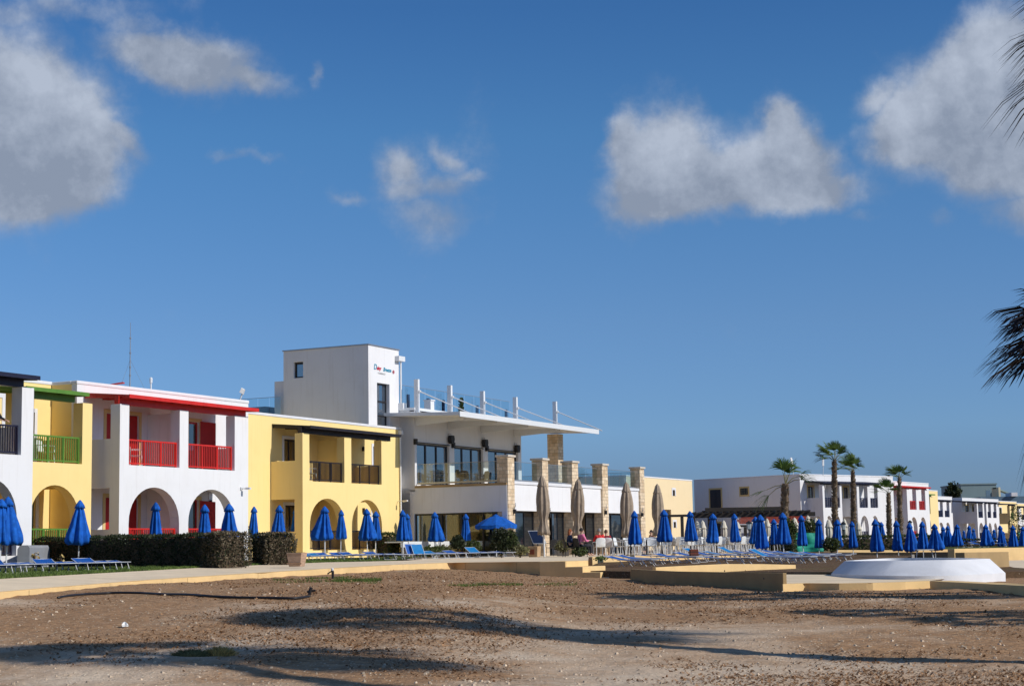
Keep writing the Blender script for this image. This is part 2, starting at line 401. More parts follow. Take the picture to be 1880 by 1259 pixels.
M['trunk'] = mat('palm_bark', (0.26, 0.19, 0.13), 0.9, col2=(0.10, 0.065, 0.04), vs_=9, bump=0.6, bs=14)
M['boot'] = leafmat('old_leaf_bases', (0.34, 0.26, 0.18), (0.15, 0.09, 0.055), 5, 0.0)
M['twig'] = mat('brown_twigs', (0.10, 0.07, 0.045), 0.9, var=0.3)
M['skin'] = mat('skin', (0.55, 0.33, 0.24), 0.6, var=0.06)
M['lawnsoil'] = mat('lawn_soil', (0.10, 0.115, 0.035), 0.95, col2=(0.055, 0.075, 0.02), vs_=1.3, bump=0.5, bs=12, spec=0.1)
def gmat(name, dirt, debris, pale, scale=1.0):
    """bare ground: packed earth, brown litter drifts, pale gravel wash and speckled grit"""
    mm = mat(name, dirt, 0.95, spec=0.12)
    t = mm.node_tree; b = t.nodes['Principled BSDF']; tcn = t.nodes.new('ShaderNodeTexCoord')
    def nz(sc, det=6, ro=0.6, off=(0, 0, 0), st=(1, 1, 1)):
        mp = t.nodes.new('ShaderNodeMapping'); mp.inputs['Location'].default_value = off; mp.inputs['Scale'].default_value = st
        t.links.new(tcn.outputs['Object'], mp.inputs[0])
        n = t.nodes.new('ShaderNodeTexNoise'); n.inputs['Scale'].default_value = sc * scale; n.inputs['Detail'].default_value = det; n.inputs['Roughness'].default_value = ro
        t.links.new(mp.outputs[0], n.inputs['Vector']); return n.outputs['Fac']
    def rng(v, a, c, lo=0.0, hi=1.0):
        r = t.nodes.new('ShaderNodeMapRange'); r.interpolation_type = 'SMOOTHSTEP'
        r.inputs['From Min'].default_value = a; r.inputs['From Max'].default_value = c
        r.inputs['To Min'].default_value = lo; r.inputs['To Max'].default_value = hi
        t.links.new(v, r.inputs['Value']); return r.outputs[0]
    def mixc(fac, a, c, blend='MIX'):
        n = t.nodes.new('ShaderNodeMix'); n.data_type = 'RGBA'; n.blend_type = blend
        for i, x in ((0, fac), (6, a), (7, c)):
            if isinstance(x, tuple): n.inputs[i].default_value = (*x, 1)
            elif isinstance(x, float): n.inputs[i].default_value = x
            else: t.links.new(x, n.inputs[i])
        return n.outputs[2]
    big = nz(0.16, 5, 0.55, (3, 1, 0), (1, 1.0, 1))
    mid = nz(0.7, 6, 0.65, (9, 4, 0))
    deb = rng(t.nodes.new('ShaderNodeMath').outputs[0], 0, 1)
    sepx = t.nodes.new('ShaderNodeSeparateXYZ'); t.links.new(tcn.outputs['Object'], sepx.inputs[0])
    # litter lies thick on the strip by the path and thins towards the track in front
    grad = mth(t, 'ADD', mth(t, 'MULTIPLY', sepx.outputs['Y'], 0.030), mth(t, 'MULTIPLY', sepx.outputs['X'], -0.012))
    grad = mth(t, 'MINIMUM', grad, 1.05)
    litter = mth(t, 'ADD', mth(t, 'ADD', mth(t, 'MULTIPLY', mth(t, 'SUBTRACT', big, 0.5), 2.2), mth(t, 'MULTIPLY', mth(t, 'SUBTRACT', mid, 0.5), 1.3)), grad)
    lf = rng(litter, 0.24, 0.85)
    c1 = mixc(rng(nz(0.35, 5, 0.6, (1, 7, 0)), 0.45, 0.7), dirt, pale)
    fine = nz(14, 4, 0.8)
    c1 = mixc(rng(fine, 0.42, 0.62, 0.0, 0.5), c1, tuple(x * 0.6 for x in dirt))
    deb_c = mixc(rng(nz(9, 4, 0.8, (5, 5, 0)), 0.40, 0.62), tuple(x * 0.55 for x in debris), debris)
    c2 = mixc(mth(t, 'MULTIPLY', lf, 0.9), c1, deb_c)
    vo = t.nodes.new('ShaderNodeTexVoronoi'); vo.inputs['Scale'].default_value = 22 * scale
    t.links.new(tcn.outputs['Object'], vo.inputs['Vector'])
    pick = t.nodes.new('ShaderNodeSeparateColor'); t.links.new(vo.outputs['Color'], pick.inputs[0])
    spk = mth(t, 'MULTIPLY', rng(pick.outputs[0], 0.80, 0.86), rng(vo.outputs['Distance'], 0.34, 0.20))
    c3 = mixc(mth(t, 'MULTIPLY', spk, 0.75), c2, tuple(min(1, x * 1.45) for x in pale))
    spk2 = mth(t, 'MULTIPLY', rng(pick.outputs[1], 0.84, 0.9), rng(vo.outputs['Distance'], 0.36, 0.2))
    c3 = mixc(mth(t, 'MULTIPLY', spk2, 0.6), c3, tuple(x * 0.3 for x in dirt))
    # a little green by the path
    gm = mth(t, 'MULTIPLY', rng(nz(0.5, 5, 0.6, (2, 8, 0)), 0.57, 0.68), rng(sepx.outputs['Y'], 24, 38))
    c3 = mixc(mth(t, 'MULTIPLY', gm, 0.35), c3, (0.14, 0.15, 0.045))
    t.links.new(c3, b.inputs['Base Color'])
    hgt = mth(t, 'ADD', mth(t, 'MULTIPLY', fine, 1.0), mth(t, 'MULTIPLY', mid, 1.2))
    hgt = mth(t, 'ADD', hgt, mth(t, 'MULTIPLY', spk, 0.5))
    bp = t.nodes.new('ShaderNodeBump'); bp.inputs['Strength'].default_value = 0.7; bp.inputs['Distance'].default_value = 0.05
    t.links.new(hgt, bp.inputs['Height']); t.links.new(bp.outputs[0], b.inputs['Normal'])
    return mm
M['ground'] = gmat('bare_earth', (0.66, 0.50, 0.355), (0.44, 0.245, 0.12), (0.74, 0.63, 0.49))
M['soil'] = gmat('garden_soil', (0.30, 0.20, 0.13), (0.16, 0.095, 0.05), (0.36, 0.27, 0.19))
def stonemat():
    mm = mat('sandstone_blocks', (0.60, 0.46, 0.30), 0.9, spec=0.15)
    t = mm.node_tree; b = t.nodes['Principled BSDF']; tcn = t.nodes.new('ShaderNodeTexCoord')
    mp = t.nodes.new('ShaderNodeMapping'); mp.inputs['Rotation'].default_value = (R(90), 0, 0)
    comb = t.nodes.new('ShaderNodeCombineXYZ'); sx = t.nodes.new('ShaderNodeSeparateXYZ')
    t.links.new(tcn.outputs['Object'], sx.inputs[0])
    t.links.new(mth(t, 'ADD', sx.outputs['X'], sx.outputs['Y']), comb.inputs['X']); t.links.new(sx.outputs['Z'], comb.inputs['Y'])
    br = t.nodes.new('ShaderNodeTexBrick'); br.inputs['Scale'].default_value = 1.0
    br.inputs['Brick Width'].default_value = 0.34; br.inputs['Row Height'].default_value = 0.19; br.inputs['Mortar Size'].default_value = 0.012
    br.inputs['Color1'].default_value = (0.80, 0.65, 0.47, 1); br.inputs['Color2'].default_value = (0.60, 0.44, 0.28, 1); br.inputs['Mortar'].default_value = (0.46, 0.37, 0.26, 1)
    t.links.new(comb.outputs[0], br.inputs['Vector'])
    n = t.nodes.new('ShaderNodeTexNoise'); n.inputs['Scale'].default_value = 3.1; n.inputs['Detail'].default_value = 6
    t.links.new(tcn.outputs['Object'], n.inputs['Vector'])
    mi = t.nodes.new('ShaderNodeMix'); mi.data_type = 'RGBA'; mi.blend_type = 'MULTIPLY'; mi.inputs[0].default_value = 0.6
    mr = t.nodes.new('ShaderNodeMapRange'); mr.inputs['From Min'].default_value = 0.3; mr.inputs['From Max'].default_value = 0.7; mr.inputs['To Min'].default_value = 0.6; mr.inputs['To Max'].default_value = 1.15
    t.links.new(n.outputs['Fac'], mr.inputs['Value']); t.links.new(br.outputs['Color'], mi.inputs[6]); t.links.new(mr.outputs[0], mi.inputs[7])
    t.links.new(mi.outputs[2], b.inputs['Base Color'])
    bp = t.nodes.new('ShaderNodeBump'); bp.inputs['Strength'].default_value = 0.6; bp.inputs['Distance'].default_value = 0.03
    t.links.new(br.outputs['Fac'], bp.inputs['Height']); bp.invert = True; t.links.new(bp.outputs[0], b.inputs['Normal'])
    return mm
M['stone'] = stonemat()
def railglass():
    mm = bpy.data.materials.new('clear_railing_glass'); mm.use_nodes = True
    t = mm.node_tree; t.nodes.clear()
    tr = t.nodes.new('ShaderNodeBsdfTransparent'); tr.inputs[0].default_value = (0.70, 0.83, 0.86, 1)
    gl = t.nodes.new('ShaderNodeBsdfGlossy'); gl.inputs['Roughness'].default_value = 0.02; gl.inputs['Color'].default_value = (0.9, 0.95, 1, 1)
    lw = t.nodes.new('ShaderNodeLayerWeight'); lw.inputs[0].default_value = 0.35
    ms = t.nodes.new('ShaderNodeMixShader'); o = t.nodes.new('ShaderNodeOutputMaterial')
    t.links.new(mth(t, 'ADD', mth(t, 'MULTIPLY', lw.outputs['Fresnel'], 0.9), 0.08, clamp=True), ms.inputs[0])
    t.links.new(tr.outputs[0], ms.inputs[1]); t.links.new(gl.outputs[0], ms.inputs[2]); t.links.new(ms.outputs[0], o.inputs[0])
    return mm
M['railglass'] = railglass()
# ------------------------------------------------------------------ terrain
def sstep(a, b, x):
    t = max(0.0, min(1.0, (x - a) / (b - a))); return t * t * (3 - 2 * t)
PATH_NEAR = [(-160, 1098.5, .60), (-40, 1089, .60), (0, 1086, .60), (120, 1076, .59), (240, 1066.5, .58), (360, 1058.5, .565), (480, 1051, .55), (600, 1044, .52), (720, 1036.5, .50), (830, 1032.3, .50), (940, 1031, .50), (990, 1030.5, .49), (1037.5, 1030, .48)]
PATH_FAR = [(-160, 1071, .45), (-40, 1064.5, .45), (0, 1062, .45), (120, 1055.3, .45), (240, 1048.5, .45), (360, 1042, .45), (480, 1036.5, .45), (600, 1031.6, .45), (720, 1029.2, .45), (860, 1024.6, .46), (1000, 1022.5, .47)]
near3 = [G(*p) for p in PATH_NEAR]; far3 = [G(*p) for p in PATH_FAR]
def dist_near(X, Y):
    best = 1e9
    for a, b in zip(near3, near3[1:]):
        ax, ay, bx, by = a.x, a.y, b.x, b.y
        t = max(0, min(1, ((X - ax) * (bx - ax) + (Y - ay) * (by - ay)) / ((bx - ax) ** 2 + (by - ay) ** 2)))
        d = math.hypot(X - ax - t * (bx - ax), Y - ay - t * (by - ay)); best = min(best, d)
    return best
def drop(X, Y):
    """how far the bare ground lies below the eye"""
    k = X / max(Y, 1)
    hr = 0.70 + 0.31 * sstep(-0.06, 0.05, k)
    h = 1.36 + (hr - 1.36) * sstep(12, 31, Y)
    if Y > 75: h += (0.75 - h) * sstep(75, 130, Y)
    if Y < 12: h = 1.36 + 0.12 * sstep(12, 0, Y)
    return h
def grough(X, Y):
    v = Vector((X, Y, 0))
    a = noise.noise(v * 0.35) * 0.05 + noise.noise(v * 1.1) * 0.022 + noise.noise(v * 3.3) * 0.012 + noise.noise(v * 8.1) * 0.007
    return a
def ground_mesh():
    ys = [-400, -80, -20, 0, 6, 10, 12.5]
    y = 14.0
    while y < 75: ys.append(y); y *= 1.0062
    while y < 5000: ys.append(y); y *= 1.12
    ks = [-8, -3, -1.5, -0.9, -0.6, -0.45] 
    k = -0.36
    while k <= 0.37: ks.append(k); k += 0.0025
    ks += [0.45, 0.6, 0.9, 1.5, 3, 8]
    v = []; f = []
    for Y in ys:
        for k in ks:
            X = k * max(Y, 14) if Y > 0 else k * 14 + (k * -Y * 0.3)
            h = drop(X, Y); z = EYE - h
            if 8 < Y < 75 and -0.5 < k < 0.5:
                r = grough(X, Y)
                if 24 < Y < 60 and X < 4:
                    d = dist_near(X, Y)
                    if d < 1.6:   # loose litter banked up against the kerb
                        q = Vector((X, Y, 3.0))
                        r += (1 - d / 1.6) * (0.02 + 0.05 * max(0, noise.noise(q * 0.8)) + 0.035 * noise.noise(q * 2.6))
                z += r * min(1, 22 / Y + 0.35)
            v.append((X, Y, z))
    n = len(ks)
    for i in range(len(ys) - 1):
        for j in range(n - 1):
            f.append((i * n + j, i * n + j + 1, (i + 1) * n + j + 1, (i + 1) * n + j))
    b = MB(); b.v = v; b.f = f
    o = b.build('ground', M['ground'], smooth=True, recalc=False)
    tag(o, kind='structure')
ground_mesh()
def gz(X, Y): return EYE - drop(X, Y) + grough(X, Y) * min(1, 22 / max(Y, 1) + 0.35)
# the raised promenade
def strip(name, A, B, m_, depth=0.6, kind='structure', side=None, kerb=None):
    b = MB(); n = len(A)
    lo = [Vector((p.x, p.y, p.z - depth)) for p in A]
    b.add(list(A) + list(B), [(i, i + 1, n + i + 1, n + i) for i in range(n - 1)])
    o = b.build(name, m_, recalc=False); tag(o, kind=kind); return o
far_r = [Vector(far3[min(i, len(far3) - 1)]) for i in range(len(far3))]
def resample(pts, n):
    L = [0]
    for a, b in zip(pts, pts[1:]): L.append(L[-1] + (b - a).length)
    out = []
    for i in range(n):
        t = L[-1] * i / (n - 1); j = 0
        while j < len(L) - 2 and L[j + 1] < t: j += 1
        out.append(pts[j].lerp(pts[j + 1], (t - L[j]) / (L[j + 1] - L[j])))
    return out
PN = resample(near3, 40)
stairTop = FR
# terrace frame data
s_lo = G(1037.5, 1030, .48); s_hi = s_lo + FR.U * 1.78
FS = FR
far_path = far3 + [G(1080.5, 1022.2, .50)]
PFAR = resample(far_path, 40)
PN2 = resample(near3 + [s_hi], 40)
strip('path', PN2, PFAR, M['paving'])
b = MB()
kp = resample(near3, 90); nk = len(kp)
def outn(i):
    a = kp[max(0, i - 1)]; c = kp[min(nk - 1, i + 1)]; d = (c - a); d.z = 0; d.normalize(); return Vector((d.y, -d.x, 0))
rows = []
for i, p in enumerate(kp):
    n_ = outn(i)
    kd = 0.30 if i < nk - 12 else 0.04
    rows.append([p - n_ * kd + Vector((0, 0, 0.004)), p - n_ * 0.015 + Vector((0, 0, 0.004)), p + Vector((0, 0, -0.014)), Vector((p.x, p.y, p.z - 0.9)), Vector((p.x - n_.x * kd, p.y - n_.y * kd, p.z - 0.9))])
vs2 = [q for r_ in rows for q in r_]
b.add(vs2, [(i * 5 + j, i * 5 + j + 1, (i + 1) * 5 + j + 1, (i + 1) * 5 + j) for i in range(nk - 1) for j in range(4)] + [(0, 1, 2, 3, 4), tuple((nk - 1) * 5 + j for j in (4, 3, 2, 1, 0))])
tag(b.build('path_kerb', M['kerb'], recalc=True), kind='structure')
b = MB()
for (x, w_) in ((57, .012), (205, .006), (345, .010), (470, .006), (600, .008), (735, .006), (850, .008), (942, .012)):
    k = min(range(nk), key=lambda i: abs((940 + F_PX * kp[i].x / kp[i].y) - x)); p = kp[k]; n_ = outn(k); t_ = Vector((-n_.y, n_.x, 0))
    q = p + n_ * .003
    b.add([q - t_ * w_ + Vector((0, 0, -.01)), q + t_ * w_ + Vector((0, 0, -.01)), q + t_ * w_ - Vector((0, 0, .5)), q - t_ * w_ - Vector((0, 0, .5))], [(0, 1, 2, 3)])
tag(b.build('path_joints', M['tan'], recalc=False), kind='structure')
# lawn behind the path
LB = [FR.W(20, -36.2, -.36), FR.W(40, -36.5, -.36), FR.W(60, -40, -.34), FR.W(74, -42, -.36)]
lawn_far = resample(LB, 40)
lawn_near = resample([p + Vector((0, 0, 0)) for p in far3[:9]], 40)
b = MB(); n = 40; rows_ = 14; vv = []
for j in range(rows_):
    t = j / (rows_ - 1)
    for i in range(n):
        q = lawn_near[i].lerp(lawn_far[i], t)
        q = q + Vector((0, 0, -0.004 + 0.02 * noise.noise(q * 0.7) * (1 if 0 < j else 0)))
        vv.append(q)
b.add(vv, [(j * n + i, j * n + i + 1, (j + 1) * n + i + 1, (j + 1) * n + i) for j in range(rows_ - 1) for i in range(n - 1)])
tag(b.build('lawn', M['lawnsoil'], smooth=True, recalc=False), kind='structure')
# terrace paving (u, n) polygon, level .5 below the eye
eu0, en0 = FR.un(G(1080.5, 1022.2, .50)); eu1, en1 = FR.un(G(1415, 1011.5, .50))
EDGE_N = (en0 + en1) / 2
b = MB()
zt = -.5
a0 = FR.un(far3[8])
poly = [FR.W(a0[0] - 6, a0[1] - 1.5, zt), FR.W(*FR.un(far3[8]), zt - .0), FR.W(*FR.un(far3[9]), zt), FR.W(*FR.un(far3[10]), zt), FR.W(eu0, en0, zt), FR.W(eu1 + 1, EDGE_N, zt), FR.W(eu1 + 4, -47, zt), FR.W(a0[0] - 6, -47, zt)]
for p in poly[1:4]: p.z = EYE - .496
b.add(poly, [tuple(range(len(poly)))])
tag(b.build('terrace_paving', M['paving'], recalc=False), kind='structure')
b = MB()
b.box((eu0, EDGE_N - .35, -1.1), (eu1 + 1, EDGE_N, -.492))
o = fthing(FR, 'terrace_edge_wall', 'long low ochre retaining edge running in front of the restaurant chairs', 'low wall', eu0, EDGE_N, -1.1)
XF_ = XF[o]
b.build('wall_body', M['kerb'], o)
# the steps at the end of the promenade
su0, sn0 = FS.un(s_lo); su1, _ = FS.un(s_hi)
st = fthing(FS, 'garden_steps', 'three ochre painted steps coming down from the promenade beside the loungers', 'steps', su0, sn0, -1.1)
RUN = 0.60
for i in range(3):
    b = MB(); b.box((su0 + .002 * i, sn0 + RUN * (i - 1) + (.002 if i else -.3), -1.2), (su1 - .002 * i, sn0 + RUN * i, -.478 - .175 * i))
    b.build('step', M['kerb'], st, bevel=0.012)
b = MB(); b.box((su0 + .1, sn0 + 2 * RUN + .002, -1.25), (su1 + .5, sn0 + 3.1 * RUN, -.985)); b.build('landing', M['paving'], st)
# soil level where the loungers stand, right of the steps
def flat(name, pts, m_, kind='structure'):
    b = MB(); b.add(pts, [tuple(range(len(pts)))]); o = b.build(name, m_, recalc=False); tag(o, kind=kind); return o
def grid_sheet(name, c00, c10, c11, c01, m_, nu=60, nv=40, amp=0.02):
    b = MB(); vv = []
    for j in range(nv):
        for i in range(nu):
            s_ = i / (nu - 1); t = max(0, j - 1) / (nv - 2)
            q = (c00.lerp(c10, s_)).lerp(c01.lerp(c11, s_), t)
            q = q + Vector((0, 0, amp * (noise.noise(q * 0.8) + 0.5 * noise.noise(q * 2.7))))
            if j == 0: q.z -= .4
            vv.append(q)
    b.add(vv, [(j * nu + i, j * nu + i + 1, (j + 1) * nu + i + 1, (j + 1) * nu + i) for j in range(nv - 1) for i in range(nu - 1)])
    o = b.build(name, m_, smooth=True, recalc=False); tag(o, kind='structure'); return o
V3 = lambda x, y, h: Vector((x, y, EYE - h))
grid_sheet('garden_soil', V3(1.9, 54, .80), V3(8.6, 43.3, .80), FR.W(eu1 + 4, EDGE_N + 8, -.72), FR.W(eu0 + 1.0, EDGE_N - .05, -.74), M['soil'])
grid_sheet('garden_soil', V3(8.3, 43.2, .83), V3(13.4, 43, .86), V3(21.6, 83, .93), V3(10.6, 83, .79), M['soil'])
grid_sheet('garden_soil', V3(10.6, 82.9, .79), V3(21.6, 82.9, .93), V3(24, 99, .93), V3(14.2, 99, .76), M['soil'])
# lit wall with weep holes and the shaded return wall
def wall_poly(name, label, pts, hb, thick, m_, cat='low wall', cap=None):
    """a low wall along points given as (X, Y, top drop)"""
    b = MB(); P = [Vector((p[0], p[1], EYE - p[2])) for p in pts]; n = len(P)
    ns_ = []
    for i in range(n):
        d = P[min(i + 1, n - 1)] - P[max(i - 1, 0)]; d.z = 0; d.normalize(); ns_.append(Vector((-d.y, d.x, 0)))
    vv = []
    for p, q in zip(P, ns_):
        vv += [Vector((p.x, p.y, EYE - hb)), p, p + q * thick, Vector((p.x + q.x * thick, p.y + q.y * thick, EYE - hb))]
    b.add(vv, [(i * 4 + j, i * 4 + (j + 1) % 4, (i + 1) * 4 + (j + 1) % 4, (i + 1) * 4 + j) for i in range(n - 1) for j in range(4)] + [(0, 1, 2, 3), tuple((n - 1) * 4 + j for j in (3, 2, 1, 0))])
    o = thing(name, label, cat, (P[0].x, P[0].y, EYE - hb))
    b.v = [(x - P[0].x, y - P[0].y, z - (EYE - hb)) for x, y, z in b.v]
    b.build('wall_body', m_, o, bevel=0.01)
    return o
def dxy(x, y, Y): p = D(x, y, Y); return (p.x, p.y, EYE - p.z)
def gxy(x, y, h): p = G(x, y, h); return (p.x, p.y, h)
lw = wall_poly('garden_wall', 'low sunlit ochre wall with a row of small drain holes right of the steps', [dxy(1204, 1041, 45.6), dxy(1270, 1037.5, 46.8), dxy(1335, 1034.8, 48.0), dxy(1400, 1035, 49.2), dxy(1461, 1036.5, 50.4)], 1.15, .12, M['kerb'])
for x in (1330, 1368, 1393, 1427, 1452):
    p = D(x, 1047.3, 45.6 + (x - 1204) * 4.8 / 257 - .05); b = MB(); b.tube([(p.x - lw.location.x, p.y - lw.location.y - .02, p.z - lw.location.z), (p.x - lw.location.x, p.y - lw.location.y + .35, p.z - lw.location.z)], .022, 8)
    o = b.build('drain_hole', M['black'], lw)
# left end of the lit wall turns away
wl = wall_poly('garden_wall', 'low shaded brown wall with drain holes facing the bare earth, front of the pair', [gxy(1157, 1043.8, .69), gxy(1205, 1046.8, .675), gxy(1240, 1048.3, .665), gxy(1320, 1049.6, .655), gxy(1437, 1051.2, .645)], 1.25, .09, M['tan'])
for x in (1240, 1263, 1283, 1305, 1337, 1365, 1406):
    p = D(x, 1061.5, 47.3 - (x - 1157) * 12.1 / 280); b = MB(); b.tube([(p.x - wl.location.x - .05, p.y - wl.location.y - .03, p.z - wl.location.z), (p.x - wl.location.x + .3, p.y - wl.location.y + .1, p.z - wl.location.z)], .02, 8)
    b.build('drain_hole', M['black'], wl)
# pavement on the right
pn = [G(x, y, .88) for x, y in ((1437.5, 1072), (1480, 1070.2), (1540, 1070.7), (1600, 1069.8), (1660, 1068), (1707, 1066))]
pf = [G(x, y, .86) for x, y in ((1430, 1052.7), (1470, 1053), (1520, 1054), (1600, 1055), (1700, 1056.2), (1760, 1058))]
strip('pavement', resample(pn, 20), resample(pf, 20), M['paving'])
b = MB(); kk = resample(pn, 30)
vv = []
for p in kk: vv += [p + Vector((0, .22, .003)), p + Vector((0, 0, .003)), p + Vector((0, 0, -.3)), p + Vector((0, .22, -.3))]
b.add(vv, [(i * 4 + j, i * 4 + (j + 1) % 4, (i + 1) * 4 + (j + 1) % 4, (i + 1) * 4 + j) for i in range(29) for j in range(4)] + [(0, 1, 2, 3), (119, 118, 117, 116)])
tag(b.build('pavement_kerb', M['kerb']), kind='structure')
wall_poly('stone_kerb', 'thin kerb with a pale top running off to the right below the white basin', [gxy(1707, 1065.8, .87), gxy(1800, 1070.5, .86), gxy(1880, 1075, .85), gxy(2050, 1085, .84)], 1.2, .45, M['kerb'], 'kerb')
# walls on the right, behind the basin
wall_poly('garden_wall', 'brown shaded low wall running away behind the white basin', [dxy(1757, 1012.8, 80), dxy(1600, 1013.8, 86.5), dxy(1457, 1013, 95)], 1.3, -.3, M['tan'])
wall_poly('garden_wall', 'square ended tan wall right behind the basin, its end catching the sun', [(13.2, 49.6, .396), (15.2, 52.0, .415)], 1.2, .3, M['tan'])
wall_poly('garden_wall', 'bright ochre retaining strip behind the umbrellas below the palms', [dxy(1538, 1009, 97), dxy(1650, 1009.5, 99), dxy(1760, 1007.5, 101)], 1.4, .35, M['kerb'])
br_ = [dxy(1752, 1007, 69.5), dxy(1800, 1006, 70.5), dxy(1900, 1004, 72.5), dxy(2000, 1002.5, 75)]
wall_poly('garden_wall', 'long ochre retaining wall under the far row of umbrellas at the right edge', br_, 1.5, .35, M['kerb'])
grid_sheet('upper_terrace', V3(br_[0][0], br_[0][1] + .3, br_[0][2] - .004), V3(br_[3][0], br_[3][1] + .3, br_[3][2]), V3(60, 112, .58), V3(30.5, 112, .58), M['lawnsoil'], amp=0)
flat('upper_terrace', [V3(18.2, 99, .58), V3(28, 101.3, .58), V3(30.5, 111.9, .58), V3(60, 111.9, .58), V3(400, 300, .56), V3(160, 400, .56), V3(14, 100, .58)], M['lawnsoil'])
flat('side_path', [V3(14.9, 45, .93), V3(22, 43, .93), V3(24, 72, .93), V3(17.5, 69.2, .92)], M['paving'])
wall_poly('stone_kerb', 'pale kerb line crossing the paved walk at the right edge of the frame', [(14.3, 50.2, .90), (16, 47.5, .905), (20, 44, .91)], 1.2, .2, M['kerb'], 'kerb')
# white basin with sloping sides
lowp = [(1524, 1053.5, 42.6), (1560, 1056, 40.0), (1620, 1058.5, 38.2), (1680, 1061, 37.6), (1742, 1063.5, 37.6), (1795, 1065.3, 38.4), (1846, 1066.5, 39.8)]
midp = [(1526, 1052.5, 42.6), (1563, 1054.6, 40.0), (1620, 1056, 38.2), (1680, 1056.8, 37.6), (1742, 1056.3, 37.6), (1795, 1054, 38.4), (1846, 1051.2, 39.8)]
topp = [(1550, 1029.6, 43.0), (1582, 1029.2, 40.9), (1634, 1028.8, 39.2), (1688, 1028.2, 38.6), (1740, 1027.2, 38.6), (1780, 1026.2, 39.2), (1817, 1025, 40.2)]
def ring(front, dz, ins, back):
    F_ = [D(*q) for q in front]; a, c = F_[0], F_[-1]
    n = len(F_); out = [p + Vector((0, 0, dz)) for p in F_]
    for i in range(n - 2, 0, -1):           # the far side mirrors the near one
        t = i / (n - 1); q = a.lerp(c, t); out.append(Vector((q.x * 2 - F_[i].x + .2, q.y * 2 - F_[i].y + back, q.z + (F_[i].z - q.z) * .3 + dz)))
    return out
def dens_(L_):
    out = []
    for k in range(len(L_) - 1):
        a_, b_, c_, d_ = L_[max(0, k - 1)], L_[k], L_[k + 1], L_[min(len(L_) - 1, k + 2)]
        for t in (0, .25, .5, .75): out.append(tuple(.5 * (2 * b_[q] + (c_[q] - a_[q]) * t + (2 * a_[q] - 5 * b_[q] + 4 * c_[q] - d_[q]) * t * t + (3 * b_[q] - a_[q] - 3 * c_[q] + d_[q]) * t ** 3) for q in range(3)))
    return out + [L_[-1]]
lowp, midp, topp = dens_(lowp), dens_(midp), dens_(topp)
rb = ring(lowp, -.25, 0, 2.2); rm = ring(midp, 0, 0, 2.2); rt_ = ring(topp, 0, 0, 1.4)
cen = sum(rt_, Vector()) / len(rt_)
rin = [p + (cen - p).normalized() * .22 for p in rt_]; rbo = [Vector((p.x + (cen - p).x * .16, p.y + (cen - p).y * .2, EYE - .86)) for p in rt_]
for q in rin: q.z = q.z if q.z else 0
L = [rb, rm, rt_, rin, rbo]; n = len(rt_)
o = thing('basin', 'long low white painted basin with sloping sides on the pavement', 'basin', (rb[0].x, rb[0].y, EYE - 1.1))
b = MB(); b.v = [tuple(q - o.location) for l in L for q in l]
b.f = [(k * n + i, k * n + (i + 1) % n, (k + 1) * n + (i + 1) % n, (k + 1) * n + i) for k in range(4) for i in range(n)] + [tuple(4 * n + i for i in range(n))]
bo = b.build('basin_shell', M['basin'], o, smooth=True); md = bo.modifiers.new('split', 'EDGE_SPLIT'); md.split_angle = R(20)

# ------------------------------------------------------------------ houses
def arch(a, b_, z0, zc, zt_, n=18):
    """arch opening as a list of points, counter clockwise from bottom left"""
    c = (a + b_) / 2; r = (b_ - a) / 2
    pts = [(a, z0), (b_, z0)]
    for i in range(n + 1):
        t = math.pi * i / n
        pts.append((c + r * math.cos(t), zc + (zt_ - zc) * math.sin(t) ** 0.92))
    return pts
def rect(a, b_, z0, z1): return [(a, z0), (b_, z0), (b_, z1), (a, z1)]
def railing(fr_root, u0, u1, n, z0, z1, m_, name='railing', sp=.105, posts=(0.36, 0.68), plane='u', detail=True):
    b = MB()
    def bx(a, a2, q0, q1, za, zb):
        if plane == 'u': b.box((a, n - q1, za), (a2, n + q1, zb))
        else: b.box((n - q1, a, za), (n + q1, a2, zb))
    bx(u0, u1, 0, .028, z1 - .055, z1); bx(u0, u1, 0, .022, z0 + .04, z0 + .085)
    k = int((u1 - u0) / sp)
    for i in range(1, k):
        a = u0 + (u1 - u0) * i / k; bx(a - .014, a + .014, 0, .014, z0 + .085, z1 - .055)
    for q in (0.012,) + tuple(posts) + (0.988,):
        a = u0 + (u1 - u0) * q; bx(a - .028, a + .028, 0, .03, z0 - .02, z1 - .002)
    return b.build(name, m_, fr_root)
